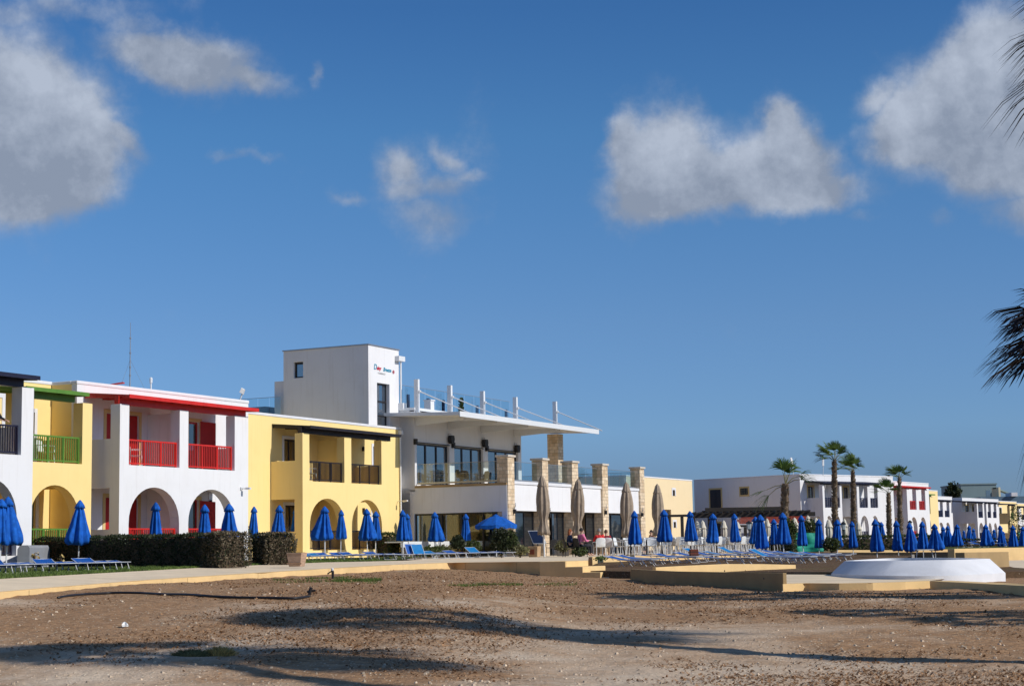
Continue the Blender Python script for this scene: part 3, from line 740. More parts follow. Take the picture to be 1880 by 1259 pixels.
def opening_fill(root, n, u0, u1, z0, z1, kind, surround=None, trim=None, sw=.14):
    """what stands in a window or door hole of a wall lying in the plane n"""
    if surround:
        b = MB(); o_ = [(u0 - sw, z0), (u0 - sw, z1 + sw), (u1 + sw, z1 + sw), (u1 + sw, z0), (u1, z0), (u1, z1), (u0, z1), (u0, z0)]
        if kind == 'window': 
            b.holed(rect(u0 - sw, u1 + sw, z0 - sw, z1 + sw), [rect(u0, u1, z0, z1)], lambda a, c, k: (a, n + .025 - k, c), .03)
        else:
            b.prism(o_, lambda a, c, k: (a, n + .025 - k, c), .03)
        b.build('surround', M[surround], root)
    nm = 'window' if 'window' in kind else 'door'
    b = MB(); w_ = .07
    b.holed(rect(u0 + .004, u1 - .004, z0 + .004, z1 - .004), [rect(u0 + w_, u1 - w_, z0 + w_, z1 - w_)], lambda a, c, k: (a, n - .10 - k, c), .06)
    mid_ = (u0 + u1) / 2
    if u1 - u0 > 1.0: b.box((mid_ - .035, n - .155, z0 + w_), (mid_ + .035, n - .105, z1 - w_))
    if kind == 'louvre':
        k = int((z1 - z0 - .2) / .07)
        for i in range(k):
            z_ = z0 + .1 + i * .07; b.box((u0 + w_, n - .15, z_), (u1 - w_, n - .115, z_ + .045))
    if kind == 'grid window':
        for q in (.33, .66): b.box((u0 + (u1 - u0) * q - .02, n - .15, z0 + w_), (u0 + (u1 - u0) * q + .02, n - .11, z1 - w_))
        b.box((u0 + w_, n - .149, (z0 + z1) / 2 - .02), (u1 - w_, n - .111, (z0 + z1) / 2 + .02))
    d = b.build(nm, trim or M['frame_dark'], root)
    b = MB(); b.box((u0 + w_ - .01, n - .14, z0 + w_ - .01), (u1 - w_ + .01, n - .13, z1 - w_ + .01)); b.build('pane', M['glass'], d)
    return d
def house(fr, label, c, r, uA, uB, blocks, openings, wall='white', blockwall=None, trim='red', rail='red', zr=6.2, zb=-.5, cap='cap', back=8.5, sidewall=None, group=None, sp=.105, parapet=.13):
    blockwall = blockwall or wall
    root = fthing(fr, 'holiday_house', label, 'house', uA, c, zb, group)
    nm = c - r; T = .24
    # main wall with its openings, roof parapet and the rest of the shell
    b = MB(); b.holed(rect(uA, uB, zb, zr - parapet), [rect(o[0], o[1], o[2], o[3]) for o in openings], lambda a, z, k: (a, nm - k, z), T)
    b.box((uB - T, nm - back, zb), (uB, nm - T - .002, zr - parapet)); b.box((uA + T, nm - back, zb), (uB - T, nm - back + T, zr - parapet))
    b.box((uA + T, nm - back + T, zr - .55), (uB - T, nm - T, zr - .40))
    b.build('wall', M[wall], root)
    b = MB(); b.box((uA, nm - back, zb), (uA + T, nm - T - .002, zr - parapet)); b.build('side_wall', M[sidewall or wall], root)
    b = MB()
    for (a0_, a1_, n0_, n1_) in ((uA - .03, uB + .03, nm - T - .02, nm + .03), (uA - .03, uA + T + .02, nm - back, nm - T - .022), (uB - T - .02, uB + .03, nm - back, nm - T - .022)):
        b.box((a0_, n0_, zr - parapet), (a1_, n1_, zr))
    b.build('parapet', M[cap], root, bevel=.03)
    # black sheet behind the openings, standing in for the shade of the rooms
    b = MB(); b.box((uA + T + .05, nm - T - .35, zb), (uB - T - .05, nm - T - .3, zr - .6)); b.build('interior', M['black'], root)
    for o in openings: opening_fill(root, nm, *o[:4], kind=o[4], surround=o[5], trim=M[o[6]] if o[6] else None, sw=o[7] if len(o) > 7 else .14)
    for bl in blocks:
        uL, uR = bl['u']; bays = bl['bays']; pt = bl.get('top', 5.28); fw_ = .42; s_ = T
        zs_, z1 = 0.0, 3.13
        # front wall: arches below, pillars above
        prof = [(uL, zb), (uR, zb), (uR, pt)]
        for (a, b2) in reversed(bays):
            prof += [(b2, pt), (b2, z1), (a, z1), (a, pt)]
        prof += [(uL, pt)]
        holes = [arch(a + .02, b2 - .0, bl.get('sill', 0.0), 1.05, bl.get('atop', 2.37)) for (a, b2) in bl.get('arches', bays)]
        b = MB(); b.holed(prof, holes, lambda a, z, k: (a, c - k, z), fw_); b.build('arcade_wall', M[blockwall], root)
        # sides with balcony parapets
        for (s0, s1, nm2) in ((uL, uL + s_, 'side_parapet'), (uR - s_, uR, 'side_parapet')):
            if bl.get('open_right') and s0 != uL: continue
            b = MB()
            nf = c - fw_ - .002; nb_ = nm + .002
            b.holed([(nb_, zb), (nf, zb), (nf, 4.06), (nb_, 4.06)], [rect(nb_ + .03, nf - .02, .86, 2.32)], lambda a, z, k: (s0 + k, a, z), s1 - s0)
            b.build(nm2, M[bl.get('sidemat', blockwall)], root)
        b = MB(); b.box((uL + s_ + .002, nm + .002, 2.93), (uR - s_ - .002, c - fw_ - .002, 3.11)); b.build('balcony_floor', M[blockwall], root)
        b = MB(); b.box((uL + s_ + .002, nm + .002, zb), (uR - s_ - .002, c - fw_ - .002, -.02)); b.build('porch_floor', M['paving'], root)
        for up in bl.get('parts', []):
            b = MB(); b.box((up, nm + .003, -.018), (up + .18, c - fw_ - .003, 2.928)); b.box((up, nm + .003, 3.112), (up + .18, c - fw_ - .003, 5.2)); b.build('partition_wall', M[blockwall], root)
        for (a, b2) in bays: railing(root, a, b2, c - .16, 3.15, 4.07, M[rail], sp=sp)
        for (a, b2) in bl.get('arches', bays): railing(root, a, b2, c - .2, 0.02, .90, M[rail], sp=sp)
        # canopy: boards, front beam, rafters
        if bl.get('canopy'):
            ca, cb, zbk, zfr, ov = bl['canopy']
            nb_ = nm + .003; nf = c + ov
            b = MB(); t_ = .07
            b.hexa([(ca, nb_, zbk - t_), (cb, nb_, zbk - t_), (cb, nf, zfr - t_), (ca, nf, zfr - t_)], [(ca, nb_, zbk), (cb, nb_, zbk), (cb, nf, zfr), (ca, nf, zfr)])
            b.box((ca, nf + .001, zfr - .12), (cb, nf + .035, zfr + .012))
            cn = b.build('canopy', M[trim], root)
            b = MB(); zc_ = zbk + (zfr - zbk) * (c - .2 - nb_) / (nf - nb_) - t_ - .004
            b.box((uL + .04, c - .3, pt + .002), (cb - .25, c - .1, zc_)); b.build('beam', M[trim], root)
            b = MB(); k = max(2, int((cb - ca) / .9))
            for i in range(k + 1):
                u_ = ca + .06 + (cb - ca - .16) * i / k
                b.hexa([(u_, nb_, zbk - t_ - .12), (u_ + .06, nb_, zbk - t_ - .12), (u_ + .06, nf - .05, zfr - t_ - .06), (u_, nf - .05, zfr - t_ - .06)],
                       [(u_, nb_, zbk - t_ - .002), (u_ + .06, nb_, zbk - t_ - .002), (u_ + .06, nf - .05, zfr - t_ - .002), (u_, nf - .05, zfr - t_ - .002)])
            b.build('rafters', M[trim], root)
    return root
def fu(c, x, y): return FR.F(c, x, y)[0]
R0 = 1.75
# house with red trim
cw = -39.0; nmw = cw - R0
uLw = 46.62
red_h = house(FR, 'white house with red canopy, red railings and two ground floor arches', cw, R0, fu(nmw, 141.3, 720), fu(nmw, 455.8, 800),
    [dict(u=(uLw, 54.32), bays=[(47.12, 50.0), (50.52, 53.43)], parts=[50.3], canopy=(46.7, 54.55, 5.78, 5.60, .32))],
    [(fu(nmw, 195, 760), fu(nmw, 255, 764), 3.14, 5.13, 'door', 'surround', 'dred'), (fu(nmw, 346, 775), fu(nmw, 366, 775), 3.14, 5.1, 'door', 'surround', 'dred'),
     (fu(nmw, 195, 760), fu(nmw, 255, 764), 0, 2.05, 'door', 'surround', 'dred'), (fu(nmw, 346, 775), fu(nmw, 366, 775), 0, 2.05, 'door', 'surround', 'dred')],
    wall='white', blockwall='white', trim='red', rail='red', sidewall='yellow')
for z_ in (3.14, 0.02):
    u_ = fu(nmw, 366, 775)
    b = MB(); b.hexa([(u_ + .02, nmw + .03, z_), (u_ + .06, nmw + .03, z_), (u_ + .62, nmw + .34, z_), (u_ + .58, nmw + .37, z_)], [(u_ + .02, nmw + .03, z_ + 2.0), (u_ + .06, nmw + .03, z_ + 2.0), (u_ + .62, nmw + .34, z_ + 1.95), (u_ + .58, nmw + .37, z_ + 1.95)])
    b.build('shutter', M['dred'], red_h)
    u_ = fu(nmw, 195, 760); u2 = fu(nmw, 255, 764)
    b = MB(); b.box((u_ + .03, nmw - .09, z_), (u2 - .03, nmw - .05, z_ + 1.96)); b.build('shutter', M['dred'], red_h)
# yellow house with black trim
cy = -42.6; nmy = cy - R0
y_pl = [fu(cy, x, 852) for x in (555.5, 568, 632.3, 645, 700.4, 711)]
yel_h = house(FR, 'yellow house with dark brown canopy and railings beside the white tower', cy, R0, fu(nmy, 440, 780), fu(nmy, 736.2, 791),
    [dict(u=(y_pl[0], y_pl[5]), bays=[(y_pl[1], y_pl[2]), (y_pl[3], y_pl[4])], parts=[y_pl[3] - .2], canopy=(fu(nmy, 499, 785) - .0, y_pl[5] + .75, 5.80, 5.62, .34), top=5.30)],
    [(fu(nmy, 521, 805), fu(nmy, 521, 805) + 1.15, 3.16, 5.17, 'door', 'cap', 'brownblk'), (fu(nmy, 684.5, 820), fu(nmy, 684.5, 820) + 1.0, 3.16, 5.17, 'door', 'cap', 'navy'),
     (fu(nmy, 523, 930), fu(nmy, 523, 930) + 1.15, 0, 2.1, 'door', 'cap', 'brownblk'), (fu(nmy, 683.5, 930), fu(nmy, 683.5, 930) + 1.0, 0, 2.1, 'door', 'cap', 'navy')],
    wall='yellow', trim='brownblk', rail='brownblk', zr=6.27)
# yellow house with green trim
cg = -39.75; 
ug, ng = FR.Z(107, 703, 6.2)
Rg = max(1.6, cg - ng)
nmg = cg - Rg
gp = [fu(cg, x, 850) for x in (48, 60, 150.6, 168.3)]
grn_h = house(FR, 'yellow house with green canopy and green railing at the left', cg, Rg, gp[0] - 1.6, fu(nmw, 141.3, 720) - .01,
    [dict(u=(gp[0] - .2, gp[3]), bays=[(gp[0] + .3, gp[2])], arches=[(fu(cg, 53, 940), fu(cg, 146, 940))], canopy=(gp[0] - .4, fu(cg + .3, 163, 722), 5.78, 5.60, .3), open_right=False)],
    [(fu(nmg, 46, 760), fu(nmg, 63, 760), 3.14, 5.05, 'door', 'cap', 'dgreen'), (fu(nmg, 46, 900), fu(nmg, 66, 900), 0, 2.1, 'door', 'cap', 'dgreen')],
    wall='yellow', trim='green', rail='green', zr=6.22)
# white house with navy trim, cut by the left edge
cn_ = -37.4; nmn = cn_ - R0
np_ = [fu(cn_, x, 830) for x in (-90, 38.6, 60.5)]
nav_h = house(FR, 'white fronted house with navy canopy and navy railing at the far left', cn_, R0, np_[0] - 4, np_[2] - .02,
    [dict(u=(np_[0] - 3.5, np_[2]), bays=[(np_[0] - 3.0, np_[0] - .3), (np_[0] + .25, np_[1])], arches=[(np_[0] - 2.9, np_[0] - .3), (fu(cn_, -74, 950), fu(cn_, 31, 950))], canopy=(np_[0] - 3.8, fu(cn_ + .3, 72, 690), 5.80, 5.62, .32))],
    [(fu(nmn, -22, 760), fu(nmn, 3, 760), 3.14, 5.1, 'door', 'cap', 'dgreen')],
    wall='yellow_pale', blockwall='white', trim='navy', rail='navy', zr=6.3)

u_ = fu(nmy + .1, 735.5, 900)
b = MB(); b.tube([(u_ + .05, nmy + .08, 6.0), (u_ + .05, nmy + .08, -.4)], .045, 8); b.box((u_ - .05, nmy + .003, 5.9), (u_ + .16, nmy + .2, 6.1)); b.build('downpipe', M['metal_white'], yel_h)
for (rt_, c__, xs) in ((red_h, nmw, (300, 385)), (yel_h, nmy, (560, 665))):
    for x in xs:
        u_ = fu(c__, x, 790)
        for z_ in (5.0, 1.95):
            b = MB(); b.box((u_ - .05, c__ + .003, z_ - .12), (u_ + .05, c__ + .11, z_ + .1)); b.build('wall_lamp', M['black'], rt_, bevel=.01)
# ------------------------------------------------------------------ restaurant building with tower
ct = -38.5; us = 75.95; nf = -43.93; zsl = 3.25
bt = fthing(FR, 'restaurant_building', 'large white restaurant building with square tower, stone pillars and flat overhanging roof', 'building', us, ct, -.5)
# ground floor volume: side wall with the big curtained window, front with glazing between the pillars
zf0 = -.55
un_ = lambda x, y, c=ct - .05: FR.F(c, x, y)
b = MB()
sw0 = FR.S(us, 760, 943)[0]; sw1 = FR.S(us, 921, 939)[0]
b.holed([(-47.5, zf0), (ct - .06, zf0), (ct - .06, zsl - .12), (-47.5, zsl - .12)], [rect(sw0, ct - .35, zf0 + .1, 1.79)], lambda a, z, k: (us + k, a, z), .3)
b.build('side_wall', M['white2'], bt)
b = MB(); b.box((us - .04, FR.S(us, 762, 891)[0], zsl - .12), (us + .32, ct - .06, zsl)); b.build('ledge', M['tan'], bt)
# side window: frame, panes, curtains behind
b = MB(); o_ = rect(sw0 + .003, ct - .353, zf0 + .103, 1.787); L_ = ct - .353 - sw0 
hs = []; q = [0, .30, .53, .78, 1.0]
for i in range(4):
    a0_ = sw0 + .06 + (L_ - .12) * q[i]; a1_ = sw0 + (L_ - .06) * q[i + 1]; hs.append(rect(a0_ + .03, a1_ - .03, zf0 + .2, 1.70))
b.holed(o_, hs, lambda a, z, k: (us + .12 + k, a, z), .06); wf = b.build('window', M['frame_dark'], bt)
b = MB(); b.box((us + .19, sw0 + .05, zf0 + .15), (us + .195, ct - .4, 1.74)); 
def halfglass():
    mm = bpy.data.materials.new('window_glass_with_curtain'); mm.use_nodes = True; t = mm.node_tree; t.nodes.clear()
    tr = t.nodes.new('ShaderNodeBsdfTransparent'); tr.inputs[0].default_value = (.75, .8, .8, 1)
    gl = t.nodes.new('ShaderNodeBsdfGlossy'); gl.inputs['Roughness'].default_value = .02
    ms = t.nodes.new('ShaderNodeMixShader'); lw_ = t.nodes.new('ShaderNodeLayerWeight'); lw_.inputs[0].default_value = .3
    o_2 = t.nodes.new('ShaderNodeOutputMaterial'); t.links.new(mth(t, 'ADD', lw_.outputs['Fresnel'], .06, clamp=True), ms.inputs[0])
    t.links.new(tr.outputs[0], ms.inputs[1]); t.links.new(gl.outputs[0], ms.inputs[2]); t.links.new(ms.outputs[0], o_2.inputs[0]); return mm
M['halfglass'] = halfglass()
b.build('pane', M['halfglass'], wf)
def pleats(b, s, a0, a1, z0, z1, n):
    for i in range(n * 2):
        x0 = a0 + (a1 - a0) * i / (n * 2); x1 = a0 + (a1 - a0) * (i + 1) / (n * 2)
        d0, d1 = (0, .07) if i % 2 == 0 else (.07, 0)
        b.add([(s + d0, x0, z0), (s + d1, x1, z0), (s + d1, x1, z1), (s + d0, x0, z1)], [(0, 1, 2, 3)])
b = MB(); pleats(b, us + .36, sw0 + .1, sw0 + L_ * .27, zf0 + .1, 1.8, 14); b.build('curtain', M['curtain_white'], bt)['label'] = 'white curtain'
b = MB(); pleats(b, us + .36, sw0 + L_ * .29, ct - .4, zf0 + .1, 1.8, 34); b.build('curtain', M['curtain'], bt)
# front of the ground floor
px5 = [(932, 944), (995.3, 1006), (1050, 1061), (1105, 1115.3), (1174, 1182)]
pil = [(FR.F(ct, a, 850)[0], FR.F(ct, c, 850)[0]) for a, c in px5]
ue = pil[4][1] + .02
b = MB(); b.box((us + .3, ct - .45, 1.84), (ue, ct - .12, zsl - .05))
b.build('front_band', M['white'], bt)
b = MB(); b.box((us + .33, ct - .50, zsl - .05), (ue, ct - .06, zsl + .10)); b.build('coping', M['cap'], bt)
b = MB(); b.box((ue - .3, -47.5, zf0), (ue, ct - .46, zsl - .05)); b.box((us + .33, -47.4, zsl - .3), (ue - .3, ct - .51, zsl - .06)); b.build('terrace_deck', M['paving'], bt)
for i, (a, c) in enumerate(pil):
    zt_ = FR.F(ct, px5[i][0], [835, 841, 846, 851, 857][i])[1]
    b = MB(); b.box((a, ct - .62, -.6), (c, ct, zt_ - .09)); p_ = b.build('stone_pillar', M['stone'], bt)
    b = MB(); b.box((a - .07, ct - .69, zt_ - .09), (c + .07, ct + .07, zt_ + .02)); b.build('pillar_cap', M['capstone'], p_, bevel=.01)
# glazing between pillars, dark frames and interior
gn = ct - .55
for i in range(4):
    a, c = pil[i][1] + .01, pil[i + 1][0] - .01
    k = 3 if i != 1 else 4
    b = MB(); hs = [rect(a + .06 + (c - a - .1) * j / k, a - .0 + (c - a - .1) * (j + 1) / k, zf0 + .1, 1.74) for j in range(k)]
    b.holed(rect(a, c, zf0, 1.84), hs, lambda u, z, q_: (u, gn - q_, z), .07); f_ = b.build('glazing', M['frame_dark'], bt)
    for j in range(k):
        if (i, j) in ((1, 0), (1, 1), (2, 1), (3, 2)): continue      # panels slid open
        b = MB(); b.box((a + .05 + (c - a - .1) * j / k, gn - .045, zf0 + .08), (a + .01 + (c - a - .1) * (j + 1) / k, gn - .04, 1.76))
        b.build('pane', M['glass'] if (i, j) != (1, 2) else M['glass_blue'], f_)
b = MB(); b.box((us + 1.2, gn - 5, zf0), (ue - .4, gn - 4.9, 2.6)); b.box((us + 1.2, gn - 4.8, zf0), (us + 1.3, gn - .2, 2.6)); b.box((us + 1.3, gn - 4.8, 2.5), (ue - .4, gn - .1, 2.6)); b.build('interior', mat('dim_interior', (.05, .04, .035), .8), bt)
# upper floor
uw = 88.5; zr_ = 7.15
wx = [(765, 825), (834, 887), (895.5, 951)]
ows = [(FR.F(nf, a, 820)[0], FR.F(nf, c, 820)[0]) for a, c in wx]
b = MB(); b.holed(rect(us, uw, zsl - .3, zr_), [rect(a, c, zsl + .08, 5.5) for a, c in ows], lambda u, z, k: (u, nf - k, z), .3)
b.box((us, -50, -.55), (us + .3, nf - .302, zr_ + .05)); b.box((uw - .3, -50, 3), (uw, nf - .302, zr_)); b.build('upper_wall', M['tower'], bt)
b = MB(); b.box((us - .06, -50, zr_ + .06), (uw + .06, nf + .05, zr_ + .2)); b.build('roof_slab', M['metal_white'], bt)
for (a, c) in ows:
    b = MB(); k = 3; hs = [rect(a + .09 + (c - a - .06) * j / k, a - .03 + (c - a - .06) * (j + 1) / k, zsl + .14, 5.40) for j in range(k)]
    b.holed(rect(a + .003, c - .003, zsl + .083, 5.497), hs, lambda u, z, q_: (u, nf - .14 - q_, z), .08); f_ = b.build('window', M['frame_dark'], bt)
    b = MB(); b.box((a + .04, nf - .19, zsl + .1), (c - .04, nf - .18, 5.46)); b.build('pane', M['glass_blue'], f_)
    b = MB(); b.box((a - .25, nf + .002, 5.50), (c - .02, nf + .05, 5.55)); b.box((a - .34, nf + .002, 5.40), (a - .16, nf + .16, 5.70)); b.build('awning_box', M['black'], f_)
# overhanging canopy roof
cu0, cu1 = 74.75, FR.Z(1098, 790, 6.86)[0] + .05
cnf = -40.6
b = MB(); t_ = .17
zA, zB = 7.12, 6.88
b.hexa([(cu0, -47.2, zA - t_), (cu1, -47.2, zA - t_), (cu1, cnf, zB - t_), (cu0, cnf, zB - t_)], [(cu0, -47.2, zA), (cu1, -47.2, zA), (cu1, cnf, zB), (cu0, cnf, zB)])
cn2 = b.build('canopy', M['metal_white'], bt)
b = MB(); b.box((cu0, cnf + .002, zB - .24), (cu1, cnf + .05, zB + .03)); b.build('fascia', M['metal_white'], cn2)
for x in (760, 826, 886, 946, 1019):
    u_ = FR.F(nf + .1, x, 745)[0]
    if x == 760: u_ = us + .12
    if x == 1019: u_ = FR.F(nf + .1, 1019, 760)[0]
    top = {760: 695.5, 826: 707.5, 886: 718, 946: 729, 1019: 737}[x]
    zt_ = FR.F(nf + .1, x, top)[1]
    b = MB(); b.box((u_ - .09, nf - .02, zA - .02), (u_ + .09, nf + .22, zt_)); ms_ = b.build('mast', M['metal_white'], bt)
    b = MB(); b.tube([(u_ + .0, nf + .22, zt_ - .62), (u_ + .0, cnf - .1, zB + .02)], .035, 6)
    b.tube([(u_ + .0, nf + .2, zt_ - .62), (u_ + .0, nf + .32, zt_ - .66)], .075, 8); b.build('tie_rod', M['metal_white'], ms_)
    b = MB(); b.hexa([(u_ - .05, nf + .003, 6.4), (u_ + .05, nf + .003, 6.4), (u_ + .05, cnf - .4, zB - t_ - .14), (u_ - .05, cnf - .4, zB - t_ - .14)],
                     [(u_ - .05, nf + .003, 6.9), (u_ + .05, nf + .003, 6.9), (u_ + .05, cnf - .4, zB - t_ - .003), (u_ - .05, cnf - .4, zB - t_ - .003)])
    if x != 1019: b.build('bracket', M['metal_white'], cn2)
cq = FR.Z(1019, 797, 6.72)
b = MB(); b.box((cq[0] - .38, cq[1] - .35, zsl - .05), (cq[0] + .38, cq[1] + .35, 6.72)); b.build('stone_pillar', M['stone'], bt)
# upper terrace glass: side run, front runs, far run
def gpanel(b, p0_, p1_, z0_, z1_, k, gap=.02):
    for i in range(k):
        a = [p0_[j] + (p1_[j] - p0_[j]) * (i / k) for j in (0, 1)]; c = [p0_[j] + (p1_[j] - p0_[j]) * ((i + 1) / k - gap / 2) for j in (0, 1)]
        b.add([(a[0], a[1], z0_), (c[0], c[1], z0_), (c[0], c[1], z1_), (a[0], a[1], z1_)], [(0, 1, 2, 3)])
def grail(p0_, p1_, z0_, z1_, k, parent, top=True):
    b = MB(); gpanel(b, p0_, p1_, z0_, z1_, k); g_ = b.build('glass_panel', M['railglass'], parent, recalc=False)
    b = MB(); d = .012
    if abs(p1_[0] - p0_[0]) > abs(p1_[1] - p0_[1]): b.box((p0_[0], p0_[1] - d, z1_), (p1_[0], p0_[1] + d, z1_ + .025)); b.box((p0_[0], p0_[1] - .03, z0_ - .05), (p1_[0], p0_[1] + .03, z0_ + .04))
    else: b.box((p0_[0] - d, p0_[1], z1_), (p0_[0] + d, p1_[1], z1_ + .025)); b.box((p0_[0] - .03, p0_[1], z0_ - .05), (p0_[0] + .03, p1_[1], z0_ + .04))
    b.build('rail_trim', M['metal'], g_)
    return g_
grail((us + .15, nf + .1), (us + .15, ct - .64), zsl + .12, 4.35, 5, bt)
for i in range(4): grail((pil[i][1] + .02, ct - .3), (pil[i + 1][0] - .02, ct - .3), zsl + .15, 4.35, 2, bt)
grail((ue - .15, -47), (ue - .15, ct - .64), zsl + .12, 4.35, 5, bt)
grail((uw + .4, -47), (ue - .2, -47), zsl + .12, 4.35, 5, bt)
# glass on the roof behind the masts
grail((us + .1, nf - 1.3), (uw + 1.2, nf - 1.3), zr_ + .26, FR.F(nf - 1.3, 860, 726)[1], 12, bt)
# tower
tn = -44.84; tu0, tu1 = 72.88, 75.95; zt_ = 10.42; tb = -50.07
tw = bt
b = MB()
wn = [FR.F(tn, 692, 702), FR.F(tn, 715, 705)]
b.holed(rect(tu0, tu1 - .003, 3, zt_), [rect(wn[0][0], wn[1][0], 6.0, wn[0][1])], lambda u, z, k: (u, tn - k, z), .3)
b.box((tu0 + .3, tb, 3), (tu1 - .003, tb + .3, zt_)); b.box((tu1 - .303, tb + .3, 3), (tu1 - .003, tn - .302, zt_))
b.build('tower_front', M['white'], bt)
sq = [FR.S(tu0, 539, 665), FR.S(tu0, 556.5, 693)]
b = MB(); b.holed([(tb, 3), (tn - .302, 3), (tn - .302, zt_), (tb, zt_)], [rect(sq[0][0], sq[1][0], sq[1][1], sq[0][1])], lambda a, z, k: (tu0 + k, a, z), .3); b.build('tower_side', M['white2'], bt)
b = MB(); b.box((tu0 - .05, tb - .05, zt_ + .002), (tu1 + .04, tn + .05, zt_ + .06)); b.build('tower_coping', M['metal'], bt)
b = MB(); b.holed(rect(sq[0][0] + .003, sq[1][0] - .003, sq[1][1] + .003, sq[0][1] - .003), [rect(sq[0][0] + .1, sq[1][0] - .08, sq[1][1] + .08, sq[0][1] - .12)], lambda a, z, k: (tu0 + .14 + k, a, z), .06); f_ = b.build('window', M['frame_dark'], bt)
b = MB(); b.box((tu0 + .17, sq[0][0] + .05, sq[1][1] + .05), (tu0 + .18, sq[1][0] - .05, sq[0][1] - .05)); b.build('pane', M['glass_blue'], f_)
b = MB(); a, c = wn[0][0], wn[1][0]; zt2 = wn[0][1]
b.holed(rect(a + .003, c - .003, 6.0, zt2 - .003), [rect(a + .06, c - .06, 6.9, 7.55), rect(a + .06, c - .06, 7.65, zt2 - .08), rect(a + .06, c - .06, 6.05, 6.83)], lambda u, z, k: (u, tn - .2 - k, z), .06); f_ = b.build('window', M['frame_dark'], bt)
b = MB(); b.box((a + .03, tn - .24, 6.02), (c - .03, tn - .23, zt2 - .05)); b.build('pane', M['glass_blue'], f_)
# low volume and roof glass left of the tower
lv = FR.S(tu0, 500, 700)
b = MB(); b.box((tu0 + .2, lv[0], 5), (tu1, tb - .003, lv[1])); b.build('stair_head', M['white2'], bt)
b = MB(); b.box((tu0 + .1, -56, 6.4), (tu1 + 3, lv[0] - .5, FR.S(tu0, 480, 746)[1])); b.build('plant_screen', M['hill'], bt)
gl_n = FR.S(tu0 - .2, 455, 733)[0]
grail((tu0 - .2, gl_n - 3), (tu0 - .2, tb), 6.9, FR.S(tu0 - .2, 470, 731.5)[1], 7, bt)
# downpipe with its boxes
b = MB(); dpu = tu1 + .09
hz_ = FR.F(tn + .1, 729, 652)[1]; 
b.box((tu1 - .42, tn + .003, FR.F(tn, 722, 662)[1]), (tu1 + .22, tn + .26, FR.F(tn, 722, 653)[1]))
b.tube([(dpu - .06, tn + .1, FR.F(tn, 722, 663)[1]), (dpu - .06, tn + .1, 7.5)], .05, 8)
b.box((dpu - .2, tn + .003, 7.25), (dpu + .14, tn + .3, 7.62))
b.tube([(dpu - .02, tn + .15, 7.25), (dpu - .02, tn + .15, 5.9)], .05, 8)
b.build('downpipe', M['metal_white'], bt)
# raised lettering on the tower
def lettering(txt, size, x, y, m_, shear=.25, depth=.02, weight=.004):
    cu = bpy.data.curves.new('lettering', 'FONT'); cu.body = txt; cu.size = size; cu.shear = shear; cu.extrude = .006; cu.offset = weight
    o = bpy.data.objects.new('tmp', cu); C.objects.link(o)
    dg = bpy.context.evaluated_depsgraph_get(); me = bpy.data.meshes.new_from_object(o.evaluated_get(dg))
    bpy.data.objects.remove(o)
    u, z = FR.F(tn, x, y)
    n = MB(); n.v = [(u + v.co.x, tn + .012 + v.co.z, z + v.co.y) for v in me.vertices]; n.f = [tuple(p.vertices) for p in me.polygons]
    wmax = max(v.co.x for v in me.vertices)
    return n, wmax
TEAL = mat('teal_letter_paint', (.02, .26, .40), .5); REDL = mat('red_letter_paint', (.55, .02, .05), .5); GREYL = mat('grey_letter_paint', (.22, .24, .25), .5)
for txt, size, x, y, m_, sh, wt in (('D', .40, 685.8, 677.4, TEAL,   .2, .006), ('aisy', .29, 691.2, 678.2, REDL, .3, .006), ('Breeze', .285, 703.2, 681.0, TEAL, .3, .006), ('T E R R A C E', .13, 693.2, 686.2, GREYL, 0, -.001)):
    n, wm = lettering(txt, size, x, y, m_, sh, weight=wt); n.build('lettering', m_, bt, recalc=False)
u, z = FR.F(tn, 721.8, 682.8)
b = MB()
for i in range(8):
    t = math.pi * 2 * i / 8; b.add([(u, tn + .03, z), (u + .08 * math.cos(t - .3), tn + .03, z + .08 * math.sin(t - .3)), (u + .12 * math.cos(t), tn + .03, z + .12 * math.sin(t)), (u + .08 * math.cos(t + .3), tn + .03, z + .08 * math.sin(t + .3))], [(0, 1, 2, 3)])
b.build('flower_emblem', mat('crimson_emblem', (.35, .01, .04), .5), bt, recalc=False)
# loudspeakers hanging on the facade
for i, (x, y) in enumerate(((829, 806), (891, 813), (950, 823))):
    u, z = FR.F(nf + .2, x, y)
    o = fthing(FR, 'loudspeaker', ['black loudspeaker under the roof between the first and second upstairs windows', 'black loudspeaker under the roof between the second and third upstairs windows', 'black loudspeaker at the right corner of the upstairs wall'][i], 'loudspeaker', u, nf, z, 'speakers on the upper facade')
    b = MB(); b.prism([(-.16, .2), (.16, .2), (.22, .02), (.13, -.24), (-.13, -.24), (-.22, .02)], lambda a, c, k: (u + a, nf + .08 + k, z + c), .22); b.build('speaker_body', M['black'], o, bevel=.02)
    b = MB(); b.tube([(u, nf - .0, z + .3), (u, nf + .16, z + .3), (u, nf + .16, z + .18)], .02, 6); b.build('speaker_bracket', M['metal'], o)
# floodlights and little things on stone pillars
for i, (x, y) in enumerate(((946, 938), (1010, 946), (1113, 940), (1180, 944))):
    u, z = FR.F(ct + .1, x, y)
    o = fthing(FR, 'wall_lamp', 'small black wall lamp on the stone pillar, ' + ['first', 'second', 'fourth', 'last'][i] + ' pillar from the left', 'lamp', u, ct, z)
    b = MB(); b.box((u - .07, ct + .004, z - .12), (u + .07, ct + .14, z + .1)); b.build('lamp_housing', M['black'], o, bevel=.015)
    b = MB(); b.tube([(u, ct + .05, z + .1), (u + .05, ct + .1, z + .42)], .014, 6); b.tube([(u, ct + .05, z + .12), (u - .06, ct + .16, z + .3)], .02, 6); b.build('lamp_arm', M['metal'], o)
